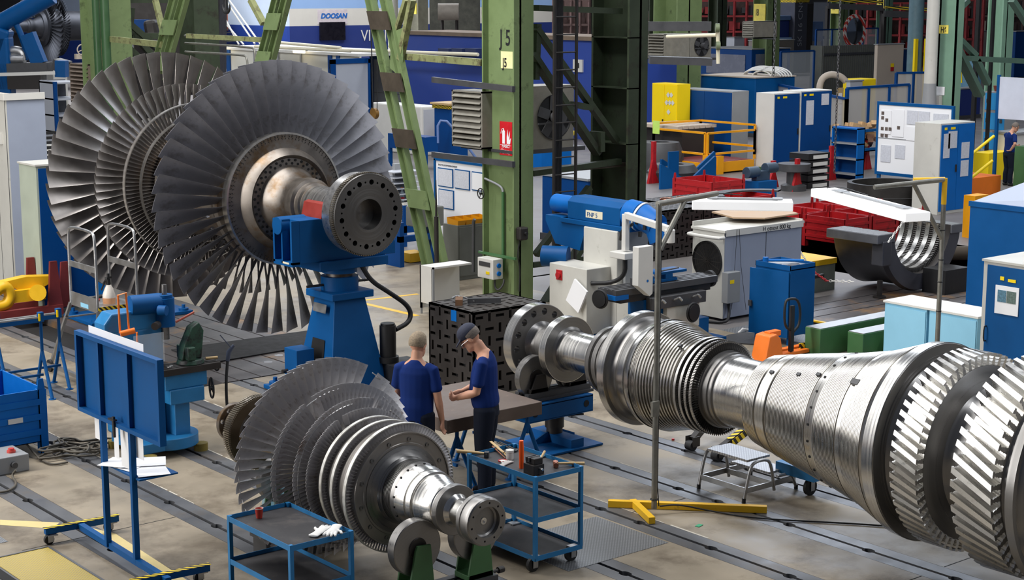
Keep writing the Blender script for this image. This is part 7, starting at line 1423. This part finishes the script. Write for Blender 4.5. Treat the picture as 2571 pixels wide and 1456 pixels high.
t=thing('engine_casting','black casting with holes and blue box seen through the left lattice','machine',tuple(fpt(420,300,48))); part('casting',MB().beam(fpt(372,105,48),fpt(405,100,48),.6,1.2),BLACKI,t,bevel=.1); v_=fpt(385,110,48.3); part('pedestal',MB().box(v_.x-.4,v_.x+.4,v_.y-.4,v_.y+.4,0,v_.z),BLACKI,t); part('box',MB().beam(fpt(330,75,49),fpt(372,75,49),.5,.6).beam(fpt(354,95,49),fpt(372,130,49),.4,.3),BLUEC,t); part('ribbed_motor',MB().cyl(fpt(305,122,47),fpt(332,120,47),.2,n=16),GREY,t,40)
single('dark_backdrop_machine',MB().beam(fpt(295,90,52),fpt(560,100,52),1.5,3.4),BLACKI,'dark machine body behind the left lattice columns','machine',bevel=.1)
# ------------------------------------------------------------ things seen between H8 and J5: tank and column
X_=0
q=fpt(1053,60,95); struct('pillar',MB().box(q.x-.3,q.x+.4,q.y-.3,q.y+.4,0,14),mat('far_cream_column',(150,148,130),.6)); struct('trim_16',MB().cyl((q.x-1.4,q.y+.6,0),(q.x-1.4,q.y+.6,14),.3,n=16),WHITEG,40)
s_=fpt(1055,26,94); t=single('column_sign',MB().box(s_.x-.45,s_.x-.4,s_.y-.25,s_.y+.25,s_.z-.2,s_.z+.4),mat('yellow_card',(246,226,100),.6),'tiny yellow card high on a far cream column','sign'); text('lettering','H8',.35,BLACK,FX(s_.x-.46,s_.y+.15,s_.z),t,sx=.6)
a=fpt(1100,30,90);b_=fpt(1152,30,90); t=thing('compressor_tank','rusty grey tank lying on brackets high between the columns','tank',tuple(a)); part('tank',MB().cyl(a,b_,.45,n=28),mat('grey_tank',(140,132,122),.6,.1,.15,4),t,40); part('stand',MB().beam(a.lerp(b_,.2)+Vector((0,0,-.4)),(*a.lerp(b_,.2).xy,0),.12).beam(a.lerp(b_,.9)+Vector((0,0,-.4)),(*a.lerp(b_,.9).xy,0),.12),BLACKI,t)
single('dark_shelving',MB().beam(fpt(1080,50,100),fpt(1205,50,100),1.5,2.6),mat('dark_shelving',(70,70,62),.7,0,.5,2),'dark shelving behind the tank','shelving')
# ------------------------------------------------------------ deep right background, standing on the floor at measured spots
def mach(near,xl,xr,yt,m,label,name='machine',cat='machine',win=None,zl=0,dx=None,dy=None,extra=None,group=None):
    b=resize(PB(near,xl,xr,yt),dx,dy); x0,x1,y0,y1,_,z1=b
    t=thing(name,label,cat,((x0+x1)/2,(y0+y1)/2,0),group); part('body',MB().box(x0,x1,y0,y1,zl,z1),m,t,bevel=.03); part('base',MB().box(x0-.05,x1,y0-.05,y1,0,max(.15,zl)),GREYD,t)
    if win: part('window',MB().box(x0+.1*(x1-x0),x1-.1*(x1-x0),y0-.03,y0,z1*.45,z1*.9),win,t); part('window',MB().box(x0-.03,x0,y0+.12*(y1-y0),y1-.12*(y1-y0),z1*.45,z1*.88),win,t)
    part('top_plate',MB().box(x0-.03,x1+.03,y0-.03,y1+.03,z1,z1+.05),extra or GREY,t)
    return t,b
t,b=mach((1893,345),1757,1992,197,BLUEL if 0 else BLUE,'long bright blue machine cover with white hoses on top, behind the dark blue cabinets',extra=BEIGE)
x0,x1,y0,y1,_,z1=b
for k,(u,v) in enumerate(((.25,.5),(.6,.7))):
    m=MB()
    for j in range(5): m.tube([(x0+1+.1*j,y0+(y1-y0)*u*.5+(.7+.05*j)*math.cos(a),z1+.05+(.5+.08*j)*math.sin(a)*.4) for a in [pi*i/12 for i in range(13)]],.03,6)
    single('hose_loops',m,WHITE,'white hoses arched over the blue machine cover, '+('nearer the chain','nearer the yellow cabinet')[k],'hose','white hoses on the blue cover',60)
SCR=mat('smoky_screen',(120,124,140),.25,0,.05,2)
mach((1885,240),1758,1955,125,BLUEC,'dark blue machine with grey windows beyond the blue cover',win=SCR,dx=3)
mach((1905,192),1877,1992,103,mat('grey_brown_panel',(112,104,98),.6,0,.08,1),'grey-brown machine guard left of the dark column with lettering')
# SK 16 CNC column
q=G(2020,182); X1=q.x; Ys=q.y; a=PY(1996,20,Ys);b_=PY(2038,20,Ys)
DKC=mat('anthracite_machine',(62,64,76),.45,0,.06,2)
t=thing('milling_column','tall anthracite machine column lettered along its height, under a hazard stripe','machine',(a.x,Ys,0)); part('column',MB().box(a.x,b_.x-.4,Ys,Ys+1.6,0,PY(1996,6,Ys).z),DKC,t,bevel=.04); part('slide',MB().box(b_.x-.4,b_.x+.4,Ys+.2,Ys+1.6,0,PY(1996,10,Ys).z),BLACKI,t); part('stripe',MB().box(a.x,b_.x-.3,Ys-.05,Ys+1.6,PY(1996,6,Ys).z,PY(1996,-2,Ys).z),HAZ,t)
v=PY(2012,117,Ys-.02); text('lettering','SK 16 CNC',.60,mat('pale_outline',(150,152,160),.5),Matrix.Translation((v.x,Ys-.03,v.z))@Matrix.Rotation(-pi/2,4,'Y')@Matrix(((1,0,0,0),(0,0,-1,0),(0,1,0,0),(0,0,0,1))),t,sx=1.1,bold=-.004)
t=thing('milling_unit','blue machine head with a cable chain left of the anthracite column','machine',(a.x-2,Ys+1,0)); w0=PY(1945,40,Ys+.5); part('head',MB().box(w0.x,a.x,Ys+.4,Ys+1.6,PY(1945,100,Ys).z,PY(1945,52,Ys).z),W_B2,t,bevel=.1); part('top',MB().box(w0.x-.2,a.x,Ys+.3,Ys+1.7,PY(1945,52,Ys).z,PY(1945,40,Ys).z),mat('slate_blue_cover',(88,116,160),.5),t,bevel=.05); part('lower_rail',MB().box(w0.x-1,a.x,Ys+.2,Ys+.4,PY(1945,100,Ys).z,PY(1945,95,Ys).z),W_L,t); part('pedestal',MB().box(w0.x,w0.x+.8,Ys+.5,Ys+1.5,0,PY(1945,100,Ys).z),BLACKI,t)
w1=PY(2052,60,Ys); part('panel',MB().box(w1.x,w1.x+1.3,Ys+.6,Ys+1.2,PY(2052,104,Ys).z,PY(2052,55,Ys).z),mat('slate_blue_cover',(88,116,160),.5),t)
# corrugated grey screen wall and beige cabinet
b=PB((2062,240),2033,2202,115); x0,x1,y0,y1,_,z1=b
t=thing('screen_wall','grey corrugated steel screen wall in front of the far machines','screen',((x0+x1)/2,y0,0)); cm=MB(); n_=26
for k in range(n_): cm.box(x0+(x1-x0)*k/n_,x0+(x1-x0)*(k+.5)/n_,y0-.04,y0,0,z1).box(x0+(x1-x0)*(k+.5)/n_,x0+(x1-x0)*(k+1)/n_,y0,y0+.04,0,z1)
part('sheet',cm,GREYW,t); part('side',MB().box(x0-.05,x0,y0,y1,0,z1),GREYW,t); part('rail',MB().box(x0,x1,y0-.1,y0-.04,z1*.8,z1*.8+.12),GREYD,t)
t,b=mach((2198,262),2190,2264,113,BEIGE,'tall beige cabinet with a tiny yellow and red sticker, right of the grey screen wall','cabinet','cabinet'); x0,x1,y0,y1,_,z1=b
part('sticker',MB().box(x0+(x1-x0)*.5,x0+(x1-x0)*.62,y0-.04,y0-.03,z1*.62,z1*.68),YELLOWB,t); part('sticker',MB().box(x0+(x1-x0)*.5,x0+(x1-x0)*.62,y0-.04,y0-.03,z1*.55,z1*.62),RED,t)
# safety fences of blue frames with dusty panels
def fence(A,B,zt,n,label,grp='blue framed safety screens',pan=GLASSD):
    A=Vector(A);B=Vector(B); t=thing('safety_screen',label,'screen',tuple((A+B)/2),grp)
    for k in range(n+1): c=A.lerp(B,k/n); part('post',MB().box(c.x-.05,c.x+.05,c.y-.05,c.y+.05,0,zt),BLUEC,t)
    part('top_rail',MB().beam((A.x,A.y,zt),(B.x,B.y,zt),.08,.08),BLUEC,t); part('bottom_rail',MB().beam((A.x,A.y,.5),(B.x,B.y,.5),.08,.08),BLUEC,t)
    part('panel',MB().beam((A.x,A.y,(zt+.5)/2),(B.x,B.y,(zt+.5)/2),.02,zt-.5),pan,t)
A=G(2121,395);B=G(2275,378); fence((A.x,A.y,0),(B.x,B.y,0),zat(A.x,A.y,222),3,'blue framed dusty screen behind the firewood rack')
A=G(1920,330);B=G(2121,395); fence((A.x,A.y,0),(B.x,B.y,0),zat(A.x,A.y,206),3,'blue framed screen whose top rail shows above the tall blue and white cabinets')
A=G(2245,320);B=G(2330,318); fence((A.x,A.y,0),(B.x,B.y,0),zat(A.x,A.y,183),2,'blue framed pink-grey screen left of the white downpipe')
A=G(1957,255);B=G(2040,250); fence((A.x,A.y,0),(B.x,B.y,0),zat(A.x,A.y,130),1,'far blue framed clear screen under the anthracite column',pan=GLASS)
A=G(2045,200);B=G(2200,190); fence((A.x,A.y,0),(B.x,B.y,0),zat(A.x,A.y,75),4,'far blue frame bench with cream lamps beyond the grey screen wall',pan=GLASS)
mach((2105,152),2060,2200,92,BLUEC,'row of blue cupboards beyond the grey screen wall',win=GREYP)
b=PB((2150,455),2085,2168,322); x0,x1,y0,y1,_,z1=b
t=thing('shelf_rack','open bright blue shelf rack with small parts and a bottle on it','shelf',((x0+x1)/2,(y0+y1)/2,0)); part('side',MB().box(x0,x1,y0,y0+.04,0,z1).box(x0,x1,y1-.04,y1,0,z1),BLUEL,t); part('back',MB().box(x1-.03,x1,y0,y1,0,z1),BLUEC,t)
for k in range(4): part('shelf',MB().box(x0,x1,y0,y1,.15+(z1-.2)*k/3,.19+(z1-.2)*k/3),BLUEL if k==3 else GREY,t)
fw=MB(); WC=[mat('firewood_light',(196,160,116),.7,0,.2,8),mat('firewood_brown',(120,84,64),.7,0,.2,8)]
q=G(2175,430)
t=thing('timber_rack','blue rack heaped with sawn timber blocks, beside the blue shelf','rack',(q.x,q.y,0)); part('frame',MB().box(q.x-1.1,q.x-1.0,q.y,q.y+.1,0,1.35).box(q.x+.9,q.x+1,q.y,q.y+.1,0,1.35).box(q.x-1.1,q.x+1,q.y,q.y+.1,.6,.7).box(q.x-1.1,q.x+1,q.y,q.y+1,.6,.63).box(q.x-1.1,q.x+1,q.y,q.y+.08,1.2,1.28),BLUE,t)
for k in range(46):
    xx=q.x-.9+1.8*random.random(); hz=.7+.13*int(random.random()*6); s_=single('timber_block',MB().ob((xx,q.y+.25+.5*random.random(),hz),(.5*random.random()+.25,.16,.13),random.random()*2-1,0,random.random()*.5),WC[k%3==0],'sawn timber block heaped on the blue rack','timber','timber blocks on the blue rack')
b=PB((2100,340),2096,2114,228); t=thing('info_stand','tall narrow wooden-framed board with white papers behind the tall cabinets','board',(b[0],b[2],0)); part('frame',MB().box(b[0],b[1],b[2],b[2]+.08,.0,b[5]+.1),WOOD,t)
for k in range(4): part('paper',MB().box(b[0]+.05,b[1]-.1,b[2]-.02,b[2],b[5]-.05-(k+1)*.42,b[5]-.05-k*.42-.04),PAPER,t)
t,b=mach((2130,330),2120,2162,205,GREYP,'pale grey extraction unit with a ribbed hose behind the dusty screen','extractor','extractor'); q=Vector((b[0],b[2],b[5])); part('ribbed_hose',MB().tube([q+Vector((.1,.3,0)),q+Vector((-.1,.4,.2)),q+Vector((-.5,.6,.3)),q+Vector((-.8,.8,.1)),q+Vector((-.9,.8,-.5))],.13,12,2),BEIGE,t,60)
single('yellow_bin',MB().box(b[1]+.1,b[1]+1.2,b[2]+.3,b[2]+1.1,0,b[5]+.05),YELLOWB,'yellow bin top behind the dusty screen','bin',bevel=.05)
# hose column in yellow/blue, mirror, far columns with yellow cards
def fcol(px_,D,w,m,sign=None,lb=''):
    q=fpt(px_,100,D); struct('pillar',MB().box(q.x-w/2,q.x+w/2,q.y-w/2,q.y-w/2+.06,0,14).box(q.x-w/2,q.x+w/2,q.y+w/2-.06,q.y+w/2,0,14).box(q.x-.05,q.x+.02,q.y-w/2,q.y+w/2,0,14),m)
    if sign:
        v=fpt(px_,sign[1],D); t=single('column_sign',MB().box(q.x-w/2-.06,q.x-w/2,q.y-w*.4,q.y+w*.4,v.z-sign[2],v.z+sign[2]*.8),mat('yellow_card',(246,226,100),.6),lb,'sign')
        text('lettering',sign[0],sign[2]*.9,BLACK,FX(q.x-w/2-.07,q.y+w*.25,v.z-sign[2]*.3),t,sx=.6)
fcol(1700,64,1.3,GREEN); fcol(1923,88,1.0,GREEN,('I8',31,.55),'yellow card on the green column left of the anthracite machine'); fcol(2105,108,.8,GREEN,('H9',22,.3),'tiny yellow card on the far green column behind the mirror'); fcol(2218,118,.8,GREENL,('G9',5,.5),'yellow card at the top edge on a far pale green column'); fcol(2505,100,.8,GREENL,('H9',30,.5),'yellow card on a far column right of the black mast')
fcol(1800,100,.8,GREEND); fcol(2150,130,.9,GREEND); fcol(1648,75,.5,GREEND)
q=fpt(2145,78,95); t=thing('traffic_mirror','round convex mirror in a red and white rim on a striped post','mirror',(q.x,q.y,0)); part('rim',MB().lathe([(q.y-.06,.95),(q.y-.06,.75),(q.y+.03,.75),(q.y+.03,.95)],32,'Y',(q.x,0,q.z)),stripes('red_white',(200,60,50),(230,226,220),2.2),t,40); part('mirror',MB().lathe([(q.y-.03,.78),(q.y-.12,.4),(q.y-.14,0)],32,'Y',(q.x,0,q.z)),mat('mirror_glass',(150,160,170),.1,1,0),t,40); part('post',MB().cyl((q.x,q.y,0),(q.x,q.y,q.z-.8),.08,n=10),WHITE,t,40)
q=fpt(2297,120,72); t=thing('crane_pillar','blue-grey jib crane pillar with yellow guard strips','crane',(q.x,q.y,0)); part('pillar',MB().cyl((q.x,q.y,0),(q.x,q.y,6.2),.32,n=20),mat('slate_pillar',(92,120,130),.5),t,40); part('guard',MB().box(q.x-.5,q.x-.3,q.y-.4,q.y-.3,.2,3.4).box(q.x+.1,q.x+.3,q.y-.5,q.y-.4,.2,3.4),YELLOWB,t)
# overhead hazard walkways and red racks at the far end
def walk(a,b_,D,label,m=GREYD):
    A=fpt(*a,D);B=fpt(*b_,D); t=thing('walkway',label,'walkway',tuple((A+B)/2),'raised walkways'); part('beam',MB().beam(A,B,.5,.35),m,t); n=Vector((0,0,.35)); part('kick_strip',MB().beam(A+n,B+n,.5,.16),HAZ,t); part('rail',MB().beam(A+n*4,B+n*4,.06,.06).beam(A,A+n*4,.06).beam(B,B+n*4,.06),BLACKI,t); part('post',MB().box(A.x-.1,A.x+.1,A.y-.1,A.y+.1,0,A.z).box(B.x-.1,B.x+.1,B.y-.1,B.y+.1,0,B.z),BLACKI,t)
walk((2220,34),(2338,40),95,'far raised walkway with a hazard striped edge left of the white downpipe'); walk((2078,15),(2215,20),105,'second far raised walkway with hazard stripes over the grey screen wall'); 
RK=mat('red_rack',(150,50,52),.6,0,.35,1.2); RKD=mat('rack_clutter',(86,66,62),.7,0,.5,1.5)
def rack(px0,px1,py0,py1,D,label,m=RK,nx=5,nz=4):
    A=fpt(px0,py1,D);B=fpt(px1,py0,D); t=thing('storage_rack',label,'rack',(A.x,A.y,0),'far storage racks'); d=Vector((B.x-A.x,B.y-A.y,0)); zt=B.z
    part('back',MB().beam((A.x+.8,A.y+.8,zt/2),(B.x+.8,B.y+.8,zt/2),.1,zt),RKD,t); f=MB()
    for k in range(nx+1): c=Vector((A.x,A.y,0))+d*k/nx; f.box(c.x-.08,c.x+.08,c.y-.08,c.y+.08,0,zt)
    part('upright',f,m,t,kind='stuff'); f=MB()
    for k in range(nz+1): f.beam((A.x,A.y,zt*k/nz),(B.x,B.y,zt*k/nz),.12,.14)
    part('crossbar',f,m,t,kind='stuff'); f=MB(); g=MB()
    for k in range(nx*2):
        for j in range(nz):
            if random.random()<.75: c=Vector((A.x+.4,A.y+.4,0))+d*(k+.5)/(nx*2); (f if random.random()<.6 else g).ob((c.x,c.y,zt*(j+.38)/nz),(d.length/nx*.36,.6,zt/nz*.5*(.5+random.random()*.8)),math.atan2(d.y,d.x))
    part('load',f,m,t,kind='stuff'); part('load',g,BEIGE if m!=RK else GREYD,t,kind='stuff')
rack(1720,2000,2,45,128,'long far rack of red crates above the blue machines',nx=9); rack(2150,2345,8,75,120,'far red rack between the far green columns',nx=7); rack(2385,2470,0,45,105,'far red rack behind the pale green column',nx=4); rack(2440,2571,0,50,125,'far dark rack right of the black mast',RKD,5)
rack(1620,1720,30,95,115,'far grey rack behind the louvred heater',GREYD,4,3)
rack(1390,1480,0,90,110,'far grey-brown rack seen through the tower, top',RKD,4,3)
rack(300,420,0,60,110,'far dark rack seen through the left lattice',RKD,4,3)
for a in (((1720,110),1712,1760,42,BLUEC,'far dark blue cabinet right of the second tower'),((1800,118),1758,1880,58,W_B2,'far dark blue machine row under the red racks'),((1850,108),1800,1990,48,CREAM,'far cream housing with yellow rails'),((1842,165),1815,1868,95,GREYP,'grey panel unit with a small screen right of the fan heater'),((1990,90),1885,2000,8,BEIGE,'far beige cabinet behind the small louvred heater'),((2080,95),2040,2130,6,GREYP,'far pale grey cabinets above the blue panel'),((2275,120),2255,2350,62,WHITE,'far white hooded machine left of the white downpipe'),((2262,115),2240,2275,60,BLUEL,'far bright blue box left of the white hooded machine'),((2262,190),2235,2300,125,BLUEC,'dark blue bench and box between the beige cabinet and crane pillar'),((2430,190),2405,2480,80,BEIGE,'far beige and blue wall behind the pale green lattice'),((2440,240),2400,2462,150,mat('sky_blue_panel',(120,170,200),.5),'sky blue panel behind the yellow hoses'),((2545,200),2515,2600,80,BLUEC,'far blue box above the plan board'),((2530,185),2470,2590,108,BEIGE,'far cardboard-coloured boxes above the lockers'),((1700,235),1675,1760,192,CREAMP,'pale cabinets behind the yellow safety cabinet'),((1660,260),1605,1700,170,BLACKI,'dark machine below the louvred heater'),((2345,330),2318,2345,205,BLACKI,'black machine foot beside the downpipe'),((2400,300),2372,2460,225,W_B2,'dark blue stacked boxes right of the pale green column')):
    mach(a[0],a[1],a[2],a[3],a[4],a[5],'far_housing','housing',dy=3 if a[2]-a[0][0]>60 else None)
t=thing('yellow_hoses','yellow hanging hoses and ladders behind the pale green column','hoses',tuple(fpt(2400,190,60)))
for px_ in (2392,2402,2408): part('hose',MB().cyl(fpt(px_,160,60),fpt(px_+2,208,60),.09,n=8),YELLOWB,t,40)
t=thing('gas_pipe','thin cream pipe with valves right of the dark fan heater','pipe',tuple(fpt(1800,150,42))); part('pipe',MB().tube([fpt(1675,92,44),fpt(1800,88,42.5),fpt(1802,60,42.5),fpt(1803,160,42.5)],.05,8),CREAM,t,60); part('valve',MB().cyl(fpt(1798,115,42.4),fpt(1808,115,42.4),.11,n=12).cyl(fpt(1796,70,42.4),fpt(1806,70,42.4),.11,n=12),mat('valve_green',(110,120,90),.5),t,40)
struct('beam',MB().beam(fpt(1625,66,45),fpt(1785,66,45),.15,.25).beam(fpt(1630,150,45),fpt(1785,155,45),.6,.2),GREYD)
mach((1565,335),1340,1600,262,GREYD,'low dark steel deck behind the tower ladder','deck','deck',dy=4)
t=thing('yellow_cover','yellow lid of a bin seen between the tower columns','bin',tuple(G(1385,430))); q=G(1385,430); part('bin',MB().box(q.x-.4,q.x+.8,q.y,q.y+1,0,1.05),BLUEL,t); part('lid',MB().box(q.x-.5,q.x+.9,q.y-.1,q.y+1.1,1.05,1.2),YELLOWB,t,bevel=.05)
mach((1475,620),1360,1530,455,BLUEC,'bright blue machine side seen through the lower tower','machine','machine',dx=1.5)
q=G(1680,330); t=thing('slatted_table','grey slatted steel table in front of the yellow safety cabinet','table',(q.x,q.y,0)); b=PB((1700,425),1600,1760,318); x0,x1,y0,y1,_,z1=b
for k in range(7): part('slat',MB().box(x0+.25*k,x0+.25*k+.2,y0,y1,z1-.1,z1),BEIGE,t)
part('body',MB().box(x0+.2,x0+1.6,y0,y1,0,z1-.1),BLACKI,t)
for i,(px_,py_,h,m,lb) in enumerate(((1655,430,.9,GREYD,'round grey casting beside the dark tower'),(1690,455,.5,GREYD,'grey curved segment plate in front of the amber platform'))):
    q=G(px_,py_); single('grey_casting',MB().lathe([(0,0),(0,.7-.1*i),(h*.6,.75),(h,.6),(h,.3),(h*.5,.3)],32,'Z',(q.x,q.y,0)),m,lb,'casting',smooth=30)
